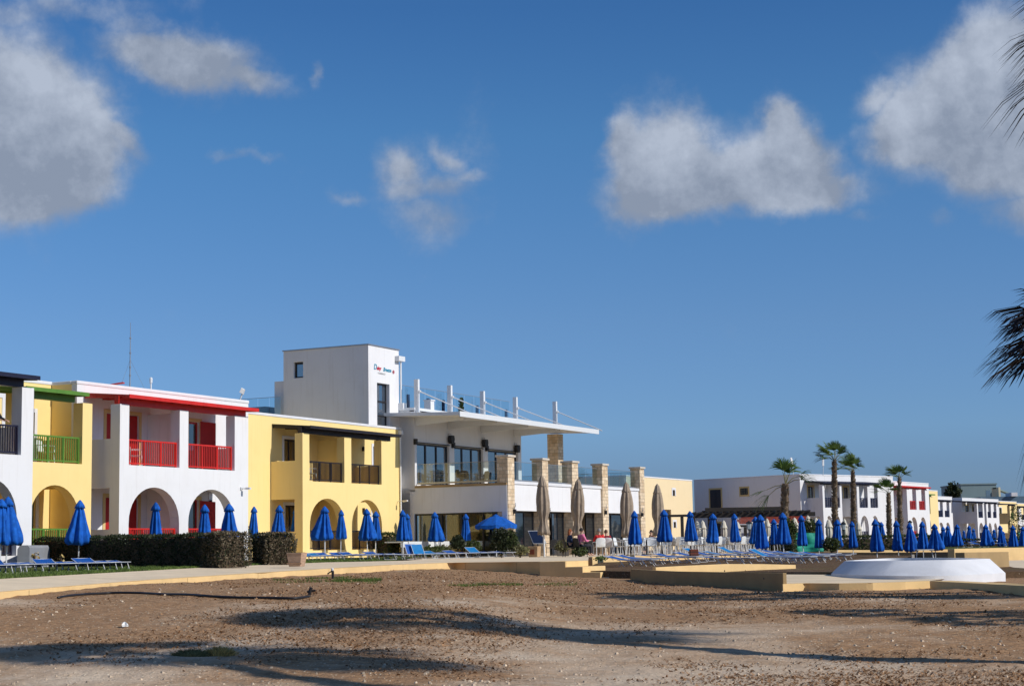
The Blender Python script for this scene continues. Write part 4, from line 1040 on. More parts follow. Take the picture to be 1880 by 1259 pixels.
# dark bollard lamps and small plant on the roof terrace
for i, x in enumerate((749.5, 786, 814, 876, 929)):
    u, z = FR.F(nf - 2.2, x, 750)
    z1_ = FR.F(nf - 2.2, x, [724, 731, 734.5, 744, 751.5][i])[1]
    o = fthing(FR, 'roof_post', 'short dark blue post on the roof behind the glass, number ' + str(i + 1) + ' from the tower', 'post', u, nf - 2.2, zr_ + .2, 'posts on the roof terrace')
    b = MB(); b.box((u - .07, nf - 2.27, zr_ + .2), (u + .07, nf - 2.13, z1_)); b.build('post_body', M['blueblk'], o, bevel=.01)
u, z = FR.F(nf - .8, 788, 742)
o = fthing(FR, 'roof_vent', 'small white box vent on the roof edge right of the first mast', 'vent', u, nf - .8, zr_ + .2)
b = MB(); b.box((u - .2, nf - 1.0, zr_ + .2), (u + .2, nf - .6, z + .18)); b.box((u - .24, nf - 1.04, z + .18), (u + .24, nf - .56, z + .24)); b.build('vent_body', M['cap'], o)
def leafcloud(b, cx, cy, cz, rx, ry, rz, n, s, rnd, hollow=0.35, flat=.6, top=None):
    for _ in range(n):
        while True:
            x, y, z = rnd.uniform(-1, 1), rnd.uniform(-1, 1), rnd.uniform(-1, 1)
            q = x * x + y * y + z * z
            if hollow < q < 1: break
        w_ = 1 + .28 * noise.noise(Vector((cx + x * 2.1, cy + y * 2.1, cz + z * 2.1)) * 1.1)
        p = Vector((cx + x * rx * w_, cy + y * ry * w_, cz + z * rz * w_))
        a = Vector((rnd.gauss(0, 1), rnd.gauss(0, 1), rnd.gauss(0, flat))).normalized(); c = a.cross(Vector((rnd.gauss(0, 1), rnd.gauss(0, 1), rnd.gauss(0, 1)))).normalized()
        l = s * rnd.uniform(.6, 1.4); ww = l * .45
        b.add([p - c * ww * .3, p + a * l * .5 - c * ww, p + a * l, p + a * l * .5 + c * ww], [(0, 1, 2, 3)])
u, z = FR.F(nf - .7, 847, 752)
o = fthing(FR, 'potted_shrub', 'thin green potted conifer on the roof between second and third mast', 'plant', u, nf - .7, zr_ + .2)
rnd = random.Random(3); b = MB()
for k in range(7): leafcloud(b, u, nf - .7, zr_ + .35 + k * .13, .22 - k * .022, .22 - k * .022, .1, 70, .09, rnd, 0)
b.build('foliage', M['bush'], o, recalc=False)
b = MB(); b.lathe([(.12, zr_ + .2), (.16, zr_ + .42)], u, nf - .7, 10); b.build('pot', M['pot'], o)
# ------------------------------------------------------------------ buildings further along the shore
def solve_r(fr, c, xm, xf, y):
    u0 = fr.F(c, xm, y)[0]; lo, hi = .2, 6
    for _ in range(40):
        m_ = (lo + hi) / 2
        if fr.F(c + m_, xf, y)[0] > u0: lo = m_     # further out the same pixel has a smaller u
        else: hi = m_
    return m_
FA = Frame(R(48))
p = D(1468, 869.4, 157.7); cm = p.dot(FA.N); u0A = Vector((p.x, p.y, 0)).dot(FA.U); cm = Vector((p.x, p.y, 0)).dot(FA.N); zrA = p.z - EYE
r1 = solve_r(FA, cm, 1480, 1510, 900); rA = min(2.6, max(1.6, r1)); cA = cm + rA
gA = lambda x, y=900: FA.F(cm, x, y)[0]
gF = lambda x, y=900: FA.F(cA, x, y)[0]
b1 = [gF(1510), gF(1513.5), gF(1527), gF(1530), gF(1541.5), gF(1545)]
b2 = [gF(1573), gF(1577), gF(1592.5), gF(1597), gF(1611), gF(1615.5)]
backA = cm - FA.S(u0A, 1272.5, 885)[0]
oA = house(FA, 'long white house block with navy canopy behind the three tall palms', cA, rA, u0A, gA(1640), 
      [dict(u=(b1[0], b1[5]), bays=[(b1[1], b1[2]), (b1[3], b1[4])], canopy=(gA(1477), gF(1548), 5.72, 5.5, .3)),
       dict(u=(b2[0], b2[5]), bays=[(b2[1], b2[2]), (b2[3], b2[4])], canopy=(gF(1549), b2[5] + .3, 5.72, 5.5, .3))],
      [(gA(1483), gA(1493.5), 3.16, 5.15, 'door', 'surround', 'brownblk'), (gA(1548.5), gA(1557.5), 3.16, 5.15, 'door', 'surround', 'brownblk')],
      wall='white', trim='navy', rail='blueblk', zr=zrA, back=backA - .1, sp=.12)
# door and small window on its shaded long side
def side_opening(root, fr, s, x0, y0, x1, y1, kind, surround, sw=.16):
    a = fr.S(s, x0, y0); c = fr.S(s, x1, y1); n0_, n1_ = min(a[0], c[0]), max(a[0], c[0]); z0_, z1_ = min(a[1], c[1]), max(a[1], c[1])
    b = MB(); b.holed(rect(n0_ - sw, n1_ + sw, z0_ - sw, z1_ + sw), [rect(n0_, n1_, z0_, z1_)], lambda q, z, k: (s - .03 + k, q, z), .029); b.build('surround', M[surround], root)
    b = MB()
    if kind == 'door':
        b.box((s - .02, n0_ + .002, z0_ + .002), (s - .003, n1_ - .002, z1_ - .002)); b.box((s - .035, (n0_ + n1_) / 2 - .03, z0_ + .1), (s - .021, (n0_ + n1_) / 2 + .03, z1_ - .1)); b.build('door', M['brownblk'], root)
    else:
        for q in (0, .33, .66, 1): b.box((s - .045, n0_ + (n1_ - n0_ - .06) * q + .001, z0_ + .003), (s - .02, n0_ + (n1_ - n0_ - .06) * q + .06, z1_ - .003))
        for q in (0, .5, 1): b.box((s - .044, n0_ + .061, z0_ + (z1_ - z0_ - .05) * q + .001), (s - .021, n1_ - .061, z0_ + (z1_ - z0_ - .05) * q + .05))
        f_ = b.build('window', M['frame_dark'], root); b = MB(); b.box((s - .018, n0_ + .004, z0_ + .004), (s - .004, n1_ - .004, z1_ - .004)); b.build('pane', M['glass'], f_)
side_opening(oA, FA, u0A, 1303.5, 899, 1324.5, 932, 'door', 'surround')
side_opening(oA, FA, u0A, 1359.5, 896, 1373.5, 907.5, 'window', 'surround')
side_opening(oA, FA, u0A, 1315.5, 960, 1324.5, 990, 'door', 'surround')
# small black vent flaps on its roof edge
FB = Frame(R(33))
def row_house(fr, label, xL, yL, Y, xR, blocks_px, wall, blockwall, trim, rail, rside, openings=(), sidewall=None, zr=6.25, canopy=True, sideshift=None, back=9, arch_=True):
    p = D(xL, yL, Y); c_m = Vector((p.x, p.y, 0)).dot(fr.N); 
    bl = []; r_ = rside; c_f = c_m + r_
    g = lambda x: fr.F(c_f, x, 920)[0]; gm_ = lambda x: fr.F(c_m, x, 920)[0]
    for (x0, bays, x1, cx0, cx1) in blocks_px:
        d = dict(u=(g(x0), g(x1)), bays=[(g(a), g(c)) for a, c in bays])
        if canopy: d['canopy'] = (g(cx0), g(cx1), 5.72, 5.55, .3)
        bl.append(d)
    return house(fr, label, c_f, r_, gm_(xL), gm_(xR), bl, [(gm_(a), gm_(c), z0, z1, k, s_, t_) for a, c, z0, z1, k, s_, t_ in openings],
                 wall=wall, blockwall=blockwall, trim=trim, rail=rail, zr=zr, sp=.13, back=back, sidewall=sidewall)
row_house(FB, 'white house with red canopy and two red balcony railings behind the palms', 1637, 884, 178, 1706, [(1665.5, [(1670, 1682.5), (1687, 1699)], 1703, 1650, 1705)], 'white', 'white', 'red', 'red', 2.4,
          [(1648, 1656, 3.16, 5.1, 'door', 'surround', 'dred')])
row_house(FB, 'narrow yellow house with green balcony between the red canopied house and the next white one', 1698, 908, 212, 1722, [(1701.5, [(1703.5, 1707.5)], 1712, 1700, 1713)], 'yellow_pale', 'yellow_pale', 'green', 'green', 2.0)
row_house(FB, 'white house with two navy balcony railings in the middle of the far row', 1709, 911, 242, 1748, [(1718.5, [(1721, 1730.5), (1733.5, 1742.5)], 1745.5, 1708, 1748)], 'white', 'white', 'navy', 'blueblk', 2.4)
row_house(FB, 'far white house with a tall shaded side wall and navy canopy', 1766.5, 913.5, 256, 1833, [(1793, [(1795, 1803.5)], 1806, 1772, 1806.5), (1810, [(1812, 1818.5), (1822, 1828.5)], 1831, 1808, 1832)], 'white', 'white', 'navy', 'blueblk', 2.8,
          [(1772, 1777.5, 3.16, 5.1, 'door', 'surround', 'navy'), (1784.5, 1788, 3.16, 5.1, 'door', 'surround', 'brownblk')], back=12)
row_house(FB, 'far yellow house with a green railing next to the last white house', 1826, 917, 280, 1866, [(1853, [(1854.5, 1860.5)], 1862.5, 1830, 1864)], 'yellow_pale', 'yellow_pale', 'navy', 'green', 3.4,
          [(1833.5, 1838, 3.16, 5.1, 'door', 'cap', 'dgreen')])
row_house(FB, 'last cream house at the right edge, partly behind a bare shrub', 1856, 922, 300, 1905, [(1863, [(1865, 1870), (1874, 1882)], 1886, 1860, 1890)], 'yellow_pale', 'white', 'navy', 'blueblk', 2.6)
# pale yellow building between the restaurant and the white block
p = D(1264, 880, 160); cP = Vector((p.x, p.y, 0)).dot(FR.N); zP = p.z - EYE
gP = lambda x, y=900: FR.F(cP, x, y)[0]
oP = house(FR, 'pale yellow building with two small windows right of the last stone pillar', cP + 1, 1.0, gP(1150), gP(1271), [],
      [(gP(1234.6), gP(1239), FR.F(cP, 1236, 910)[1], FR.F(cP, 1236, 899)[1], 'grid window', 'cap', None, .2), (gP(1234.6), gP(1239), FR.F(cP, 1236, 968.5)[1], FR.F(cP, 1236, 957.5)[1], 'grid window', 'cap', None, .2),
       (gP(1217), gP(1231), -.5, FR.F(cP, 1224, 935)[1], 'door', None, 'tan')], wall='cream', zr=zP)
# far hotel
def simple_box(name, label, cat, x0, x1, ytop, Y, depth, m_, zb=-.6, parts=()):
    a = D(x0, ytop, Y); c = D(x1, ytop, Y); o = thing(name, label, cat, (a.x, a.y, EYE + zb))
    b = MB(); b.box((0, 0, 0), (c.x - a.x, depth, (a.z + c.z) / 2 - EYE - zb)); b.build('wall', m_, o)
    return o, c.x - a.x, (a.z + c.z) / 2 - EYE - zb
M['hotel_grey'] = mat('grey_green_cladding', (.20, .27, .28), .6, var=.1, vs_=.2)  # grey green of the hotel walls and roof
M['hotel_pale'] = mat('pale_green_grey_cladding', (.32, .42, .40), .5, var=.1, vs_=.2)
o, w_, h_ = simple_box('hotel', 'large grey green flat roofed hotel standing behind the far white houses', 'hotel', 1764, 1829, 889.5, 430, 20, M['hotel_grey'])
b = MB(); b.box((w_ * .08, -3, 0), (w_ * 1.06, -.05, h_ * .58)); b.build('lower_wing', M['hotel_pale'], o)
b = MB(); b.box((w_ * .70, -.04, h_ * .66), (w_ * .82, -.01, h_ * .9)); b.build('window', M['glass_blue'], o)
b = MB(); b.box((w_ * .86, -.6, h_ * .68), (w_ * .93, -.01, h_ * .86)); b.build('roof_unit', M['cap'], o)
b = MB(); b.box((-.2, -.2, h_ + .01), (w_ + .2, 20.2, h_ + .35)); b.build('roof', M['hotel_grey'], o)
o, w_, h_ = simple_box('hotel_wing', 'low blue grey roofed wing behind the last yellow house', 'building', 1800, 1900, 911, 400, 12, M['hill'])
b = MB(); b.box((w_ * .55, -1, h_ + .01), (w_ * .66, 4, h_ + .9)); b.build('roof_unit', M['cap'], o)
o, w_, h_ = simple_box('hotel_wing', 'small cream stair tower with a green roof right of the hotel', 'building', 1833, 1836.5, 894, 410, 6, M['cream'])
b = MB(); b.add([(0, 2, h_), (9, 2, h_ * .72), (9, 5, h_ * .72), (0, 5, h_), (0, 2, h_ - .3), (9, 2, h_ * .72 - .3), (9, 5, h_ * .72 - .3), (0, 5, h_ - .3)], [(0, 1, 2, 3), (7, 6, 5, 4), (0, 4, 5, 1), (1, 5, 6, 2), (2, 6, 7, 3), (3, 7, 4, 0)]); b.build('roof', M['hotel_pale'], o)

# ------------------------------------------------------------------ pergola and tiled kiosk
def wb(o, name, m_, boxes, bevel=0):
    b = MB()
    for a, c in boxes: b.box(a, c)
    return b.build(name, m_, o, bevel=bevel)
Yp = 118; xw = lambda x, Y=Yp: D(x, 950, Y).x
o = thing('pergola', 'dark timber pergola over the terrace in front of the long white block', 'pergola', (0, Yp, EYE - .5))
zz = lambda y, Y=Yp, x=1350: D(x, y, Y).z - EYE + .5
wb(o, 'beam', M['wood_dark'], [((xw(1295), -.1, zz(938)), (xw(1437), .1, zz(931))), ((xw(1290), .12, zz(939.5)), (xw(1440), .3, zz(936)))])
wb(o, 'beam', M['wood_dark'], [((xw(1262), -3, zz(950.5)), (xw(1483), -2.8, zz(943)))])
for x in (1302.5, 1346, 1393, 1437): wb(o, 'post', M['wood_dark'], [((xw(x) - .12, -.05, 0), (xw(x) + .12, .15, zz(936)))])
for x in (1265, 1303.5, 1392): wb(o, 'post', M['wood_dark'], [((xw(x) - .1, -3.1, 0), (xw(x) + .1, -2.9, zz(943)))])
wb(o, 'rafters', M['wood_dark'], [((xw(x) - .05, -3.3, zz(943) + .003), (xw(x) + .05, 1, zz(943) + .13)) for x in range(1268, 1482, 12)])
o2 = thing('pergola', 'short low dark timber pergola in front of the pale yellow building', 'pergola', (0, 112, EYE - .5))
z2 = lambda y: D(1245, y, 112).z - EYE + .5; xw2 = lambda x: D(x, 950, 112).x
wb(o2, 'beam', M['wood_dark'], [((xw2(1224), -.1, z2(948.5)), (xw2(1262), .1, z2(944)))])
for x in (1228, 1252): wb(o2, 'post', M['wood_dark'], [((xw2(x) - .1, -.08, 0), (xw2(x) + .1, .08, z2(948.5)))])
M['tile'] = mat('terracotta_tiles', (.85, .26, .08), .8, col2=(.52, .13, .05), vs_=5)
Yk = 136
o = thing('kiosk', 'low bar kiosk with an orange barrel tile roof under the pergola', 'kiosk', (0, Yk, EYE - .5))
zk = lambda y: D(1400, y, Yk).z - EYE + .5; xk = lambda x: D(x, 950, Yk).x
b = MB(); ncol = 64; xa, xb = xk(1336), xk(1484); zt_, zb_ = zk(949.5), zk(963)
rows_ = 6
for i in range(ncol):
    a = xa + (xb - xa) * i / ncol; c = xa + (xb - xa) * (i + 1) / ncol
    inset = max(0, 1.1 - (i + .5) / ncol * (xb - xa)) / 1.1
    for j in range(rows_):
        t0 = j / rows_; t1 = (j + 1) / rows_
        if t1 > 1 - inset: continue
        for k in range(4):
            f0, f1 = k / 4, (k + 1) / 4
            x0, x1 = a + (c - a) * f0, a + (c - a) * f1
            h0, h1 = .1 * math.sin(math.pi * f0), .1 * math.sin(math.pi * f1)
            y0, y1 = -2 + 2.5 * t0, -2 + 2.5 * t1 + .06
            za, zb2 = zb_ + (zt_ - zb_) * t0, zb_ + (zt_ - zb_) * t1
            b.add([(x0, y0, za + h0 + .05), (x1, y0, za + h1 + .05), (x1, y1, zb2 + h1), (x0, y1, zb2 + h0)], [(0, 1, 2, 3)])
b.build('roof', M['tile'], o, recalc=False)
wb(o, 'eaves_beam', M['wood_dark'], [((xa + .1, -1.9, zb_ - .16), (xb, -1.75, zb_ - .0))])
wb(o, 'counter', M['white'], [((xa + 1.2, -1.2, 0), (xb - .5, 1.2, 1.1))])
wb(o, 'back_wall', M['white2'], [((xa + .8, 1.4, 0), (xb, 1.6, zt_ - .02))])
for x in (1350, 1362, 1410, 1455): wb(o, 'post', M['wood_dark'], [((xk(x) - .12, -1.88, 0), (xk(x) + .12, -1.7, zb_ - .17))])

# ------------------------------------------------------------------ plants
def leafbox(b, p0_, p1_, n_, s, rnd, round_=.25):
    for _ in range(int(n_ * .012)):      # stray shoots
        q = Vector((rnd.uniform(p0_[0], p1_[0]), rnd.uniform(p0_[1], p1_[1]), p1_[2] - .03)); h_ = rnd.uniform(.05, .16); d_ = Vector((rnd.gauss(0, .3), rnd.gauss(0, .3), 1)).normalized() * h_; w_ = Vector((.012, .006, 0))
        b.add([q - w_, q + w_, q + d_ + w_ * .6, q + d_ - w_ * .6], [(0, 1, 2, 3)])
    x0, y0, z0_ = p0_; x1, y1, z1_ = p1_
    A_ = [(x1 - x0) * (z1_ - z0_), (x1 - x0) * (z1_ - z0_), (y1 - y0) * (z1_ - z0_), (y1 - y0) * (z1_ - z0_), (x1 - x0) * (y1 - y0)]
    tot = sum(A_)
    for _ in range(n_):
        r_ = rnd.uniform(0, tot); k = 0
        while r_ > A_[k] and k < 4: r_ -= A_[k]; k += 1
        a, c = rnd.random(), rnd.random()
        if k == 0: p = Vector((x0 + (x1 - x0) * a, y0, z0_ + (z1_ - z0_) * c)); nn = Vector((0, -1, 0))
        elif k == 1: p = Vector((x0 + (x1 - x0) * a, y1, z0_ + (z1_ - z0_) * c)); nn = Vector((0, 1, 0))
        elif k == 2: p = Vector((x0, y0 + (y1 - y0) * a, z0_ + (z1_ - z0_) * c)); nn = Vector((-1, 0, 0))
        elif k == 3: p = Vector((x1, y0 + (y1 - y0) * a, z0_ + (z1_ - z0_) * c)); nn = Vector((1, 0, 0))
        else: p = Vector((x0 + (x1 - x0) * a, y0 + (y1 - y0) * c, z1_)); nn = Vector((0, 0, 1))
        bump_ = noise.noise(p * 1.7) * .07 + noise.noise(p * 5.0) * .045
        dz = (p.z - z1_) ; edge = 0
        if k != 4 and p.z > z1_ - round_: edge = ((p.z - (z1_ - round_)) / round_) ** 2 * round_ * .5
        p = p + nn * (bump_ + rnd.gauss(0, .012) - edge)
        d = (nn * .8 + Vector((rnd.gauss(0, .6), rnd.gauss(0, .6), rnd.gauss(.3, .6)))).normalized()
        c_ = d.cross(Vector((rnd.gauss(0, 1), rnd.gauss(0, 1), rnd.gauss(0, 1)))).normalized()
        l = s * rnd.uniform(.6, 1.5); w2 = l * .3
        b.add([p - c_ * w2 * .4, p + d * l * .5 - c_ * w2, p + d * l, p + d * l * .5 + c_ * w2], [(0, 1, 2, 3)])
def hedge(fr, label, u0, u1, n0, n1, z0_, z1_, m_, dens=640, s=.065, end=None, seed=1, core='hedge'):
    rnd = random.Random(seed)
    o = fthing(fr, 'hedge', label, 'hedge', (u0 + u1) / 2, (n0 + n1) / 2, z0_)
    b = MB(); b.box((u0 + .07, n0 + .07, z0_), (u1 - .07, n1 - .07, z1_ - .06)); b.build('branches', M['twig'], o)
    ar = 2 * (abs(u1 - u0) + abs(n1 - n0)) * (z1_ - z0_) + abs(u1 - u0) * abs(n1 - n0)
    b = MB(); leafbox(b, (u0, n0, z0_ + .04), (u1, n1, z1_), int(ar * dens), s, rnd); b.build('foliage', M[m_], o, recalc=False)
    if end:
        b = MB(); leafbox(b, (u0 - .03, n1 - end, z0_ + .03), (u1 + .03, n1 + .12, z1_ + .02), int(((u1 - u0) * 2 + end * 2) * (z1_ - z0_) * dens * 1.1), s * .9, rnd); b.build('lit_end_foliage', M['hedge_lit'], o, recalc=False)
    return o
hp = D(58, 1000, 55.3); hu, hn = FR.un(hp); hp2 = D(452, 1000, 49.6); hu2, hn2 = FR.un(hp2)
def cross_hedge(label, xl, Yl, xr, Yr, zt0, zt1, zb0, thick, m_, seed, end=None, dens=680):
    a = D(xl, 1000, Yl); c = D(xr, 1000, Yr); d = Vector((c.x - a.x, c.y - a.y, 0)); L_ = d.length; ang = math.atan2(d.y, d.x)
    o = thing('hedge', label, 'hedge', (a.x, a.y, EYE + zb0), ang)
    rnd = random.Random(seed); H = zt0 - zb0
    b = MB(); b.box((.07, .07, 0), (L_ - .07, thick - .07, H - .06)); b.build('branches', M['twig'], o)
    b = MB(); leafbox(b, (0, 0, .03), (L_, thick, H), int((2 * (L_ + thick) * H + L_ * thick) * dens), .062, rnd); b.build('foliage', M[m_], o, recalc=False)
    if end:
        b = MB(); leafbox(b, (L_ - end, -.03, .02), (L_ + .1, thick + .03, H + .02), int((2 * end + thick) * H * dens * 1.5), .065, rnd); b.build('lit_end_foliage', M['hedge_lit'], o, recalc=False)  # end leaves in the lighter brown that carries the sunlight
    return o
cross_hedge('long dark clipped hedge in front of the white house with red railings', 58, 55.3, 407, 49.4, .50, .45, -.46, 1.0, 'hedge', 1, end=.85)
cross_hedge('shorter clipped hedge with brown end between the long hedge and the wooden planter', 459, 57.5, 492, 55.9, .53, .5, -.46, .9, 'hedge', 2, end=.9)
hedge(FR, 'green clipped hedge in the gap between the red railed house and the yellow house', *[fu(-40.2, x, 975) for x in (441, 459)], -41.4, -40.2, -.4, FR.F(-40.2, 450, 967)[1], 'hedge_green', 160, .12, seed=3)
hedge(FR, 'green clipped hedge in front of the right edge of the yellow house', *[fu(-42.0, x, 1000) for x in (711.5, 737)], -43, -42.0, -.45, FR.F(-42, 724, 981)[1], 'hedge_green', 260, .10, seed=4)
def bush(label, x, ytop, ybot, wpx, Y, m_, seed, dens=1500, s=.09, name='bush', cat='bush', depth=1.0, hollow=.25, stem=True, hb=None):
    a = D(x, ybot, Y); t = D(x, ytop, Y); H = t.z - a.z; W_ = wpx * Y / F_PX
    o = thing(name, label, cat, (a.x, a.y, a.z)); rnd = random.Random(seed)
    b = MB(); leafcloud(b, 0, 0, H * .55, W_ / 2, W_ / 2 * depth, H * .47, int(dens * W_ * H), s, rnd, hollow, .8); b.build('foliage', M[m_], o, recalc=False)
    if stem:
        b = MB()
        for k in range(5):
            t_ = rnd.uniform(0, 6.28); b.tube([(0, 0, -.1), (.1 * W_ * math.cos(t_), .1 * W_ * math.sin(t_), H * .4), (.25 * W_ * math.cos(t_), .25 * W_ * math.sin(t_), H * .8)], [.03, .02, .01], 5)
        b.build('stems', M['twig'], o)
    return o
bush('round dark clipped bush in front of the curtained restaurant window', 841, 983, 1010, 26, 80, 'hedge', 11, 2200)
bush('dark tall bush behind the pole of the open blue umbrella', 921, 970, 1021, 40, 79, 'hedge', 12, 1900, hollow=.1)
bush('lighter green bush on the right side of the tall dark bush', 941, 974, 1016, 20, 77, 'bush', 13, 1500)
bush('low green bush left of the small metal table', 795, 1002, 1020, 60, 82, 'bush', 14, 1300)
bush('small bush under the narrow closed umbrella by the restaurant window', 868, 992, 1018, 30, 83, 'bush', 15, 1200)
bush('dusty yellow green bush beside the dark planter boxes', 955, 1000, 1020, 32, 76, 'bush_dry', 16, 1300)
bush('dusty yellow green bush in the grey planter left of the seated people', 1034, 993, 1014, 30, 78, 'bush_dry', 17, 1400)
bush('low green bush at the feet of the man in the pink shirt', 1065, 1003, 1021, 30, 76.5, 'bush', 18, 1500)
bush('small weedy bush in the bed behind the steps', 1104, 1019.5, 1030, 26, 66, 'weed', 19, 1500, .06, stem=False)
bush('grey green shrub in the bed right of the clipped bush', 815, 1000, 1016, 34, 84, 'bush_dry', 20, 900)
bush('rounded dry bush hugging the third palm trunk', 1447, 953, 1002, 36, 100, 'hedge_green', 21, 900, .12)
bush('brown green bush left of the turquoise tarpaulin', 1485, 955, 985, 34, 104, 'hedge_green', 22, 800, .12)
bush('dark bush in the shadow beside the turquoise tarpaulin', 1447, 998, 1016, 26, 88, 'hedge', 23, 1500)
bush('brown bush at the end of the tan wall left of the right hand umbrellas', 1527, 987, 1012, 34, 86, 'hedge_green', 24, 1200, .1)
bush('dark bushy crown rising behind the roof of the far white house', 1750, 887, 930, 26, 300, 'hedge', 25, 120, .5)
bush('bare grey green shrub in front of the last cream house', 1868, 930, 1002, 26, 150, 'bush_dry', 26, 130, .14, hollow=.5)
bush('pale yellow flowering weed by the end of the grey stub wall', 64, 1014, 1034, 18, 50, 'straw', 27, 500, .07)
bush('small orange tipped shrub in front of the long hedge', 112, 1018, 1030, 14, 47, 'straw', 28, 260, .07)
def yhedge(label, x0, x1, ytop, ybot, Y, m_, seed, dens=120, s=.13, thick=1.0):
    a = D(x0, ybot, Y); c = D(x1, ybot, Y); t = D((x0 + x1) / 2, ytop, Y)
    o = thing('hedge', label, 'hedge', (a.x, a.y, EYE - .8)); rnd = random.Random(seed); H = t.z - EYE + .8; L_ = c.x - a.x
    b = MB(); b.box((.1, .1, 0), (L_ - .1, thick - .1, H - .1)); b.build('branches', M['twig'], o)
    b = MB(); leafbox(b, (0, 0, .05), (L_, thick, H), int((2 * (L_ + thick) * H + L_ * thick) * dens), s, rnd); b.build('foliage', M[m_], o, recalc=False)
yhedge('green hedge behind the blue umbrellas left of the palm trunks', 1405, 1462, 986, 1010, 98, 'hedge_green', 31)
yhedge('long green hedge behind the umbrellas below the palms', 1538, 1712, 985, 1008, 103, 'hedge_green', 32)
yhedge('dark hedge line under the far umbrellas at the right edge', 1712, 1900, 991, 1002, 125, 'hedge', 33, 90)

# ------------------------------------------------------------------ palms
def fan_leaf(b, o_, d, pl, L, nseg, rnd, droop, wind, wseg, spread=1.1, pb=None):
    d = d.normalized(); up_ = Vector((0, 0, 1)); s_ = d.cross(up_)
    if s_.length < .1: s_ = Vector((1, 0, 0))
    s_.normalize(); nrm = s_.cross(d).normalized()
    tw_ = rnd.uniform(-.5, .5); s2 = s_ * math.cos(tw_) + nrm * math.sin(tw_)
    mid_ = o_ + d * pl * .55 + Vector((0, 0, .05)); hub = o_ + d * pl + wind * pl * .3 - Vector((0, 0, droop * pl * .25))
    if pb is not None: pb.tube([o_, mid_, hub], [.022 * L, .018 * L, .012 * L], 4, False)
    for i in range(nseg):
        t = (i / (nseg - 1) * 2 - 1) * spread + rnd.gauss(0, .03)
        dd = (d * math.cos(t) + s2 * math.sin(t)).normalized()
        ll = L * (.62 + .38 * math.cos(t * .8)) * rnd.uniform(.85, 1.08)
        q0 = hub; q1 = hub + dd * ll * .5 + wind * ll * .10 - up_ * (droop * ll * .10)
        q2 = hub + dd * ll * .82 + wind * ll * .34 - up_ * (droop * ll * .42); q3 = hub + dd * ll * .98 + wind * ll * .5 - up_ * (droop * ll * .72)
        w1 = wseg * rnd.uniform(.8, 1.15); c_ = (q1 - q0).cross(nrm).normalized()
        b.add([q0 - c_ * w1 * .25, q0 + c_ * w1 * .25, q1 + c_ * w1 * .5, q1 - c_ * w1 * .5, q2 + c_ * w1 * .32, q2 - c_ * w1 * .32, q3], [(0, 1, 2, 3), (3, 2, 4, 5), (5, 4, 6)])
def palm(label, base, top, tr, cr, nleaf, m_, wind, seed, nseg=18, wseg=.05, up=.5, dead=0, deadm='palm_dark', group=None, boots=420, droop=.8, dirs=None, trunk_top=.75, pl=1.0, bootsize=.16):
    rnd = random.Random(seed); base = Vector(base); top = Vector(top)
    o = thing('palm_tree', label, 'palm tree', base, 0, group); H = (top - base)
    ctr = [Vector((0, 0, -.3)), H * .35 + Vector((H.x, H.y, 0)) * -.08, H * .7, H]
    b = MB(); pts = []; rs = []
    for i in range(15):
        t = i / 14; p = (Vector((0, 0, -.2)) * (1 - t) + H * t) - Vector((H.x, H.y, 0)) * (t * (1 - t) * .35)
        pts.append(p); rs.append(tr * (1.15 - .45 * t) * (1 + .06 * math.sin(i * 2.1)) if t > .05 else tr * 1.3)
    rs[-1] = tr * .55; rs[-2] = tr * .7
    b.tube(pts, rs, 12); b.build('trunk', M['trunk'], o)
    if boots:
        b = MB()
        for k in range(boots):
            t = rnd.uniform(.03, .97); j = min(13, int(t * 14)); p = pts[j].lerp(pts[j + 1], t * 14 - j); r_ = rs[j] + (rs[j + 1] - rs[j]) * (t * 14 - j)
            a = rnd.uniform(0, 6.283); n_ = Vector((math.cos(a), math.sin(a), 0)); s_ = Vector((-math.sin(a), math.cos(a), 0))
            q = p + n_ * r_ * .92; l = bootsize * rnd.uniform(.6, 1.3); w2 = l * .32
            b.add([q - s_ * w2, q + s_ * w2, q + n_ * l * .55 + Vector((0, 0, l * .8)) + s_ * w2 * .5, q + n_ * l * .55 + Vector((0, 0, l * .8)) - s_ * w2 * .5, q + n_ * l * .1 + Vector((0, 0, l * .5))], [(0, 1, 2, 3), (0, 4, 3), (1, 2, 4)])
        b.build('leaf_bases', M['boot'], o, recalc=False)
    b = MB(); pb = MB(); crown = H
    for i in range(nleaf):
        a = 2.399 * i + rnd.uniform(-.3, .3); e = up + (1.35 - up) * (1 - (i / nleaf)) ** 1.3 if dirs is None else 0
        d = Vector((math.cos(a) * math.cos(e), math.sin(a) * math.cos(e), math.sin(e))) if dirs is None else Vector(dirs[i])
        d = (d + wind * .35).normalized()
        fan_leaf(b, crown - Vector((0, 0, .1)), d + Vector((0, 0, .15)), cr * .48 * pl * rnd.uniform(.85, 1.15), cr * .62 * rnd.uniform(.85, 1.1), nseg, rnd, droop * rnd.uniform(.7, 1.3), wind, wseg, pb=pb)
    b.build('crown', M[m_], o, recalc=False); pb.build('leaf_stalks', M['petiole'], o)
    if dead:
        b = MB()
        for i in range(dead):
            a = rnd.uniform(0, 6.283); e = rnd.uniform(-1.25, -.35)
            fan_leaf(b, crown - Vector((0, 0, .2 + rnd.uniform(0, .5))), Vector((math.cos(a) * math.cos(e), math.sin(a) * math.cos(e), math.sin(e))), cr * .4, cr * .5, nseg, rnd, 1.6, wind * .3, wseg)
        b.build('dead_fronds', M[deadm], o, recalc=False)
    return o
WIND = Vector((-.3, .05, .1))
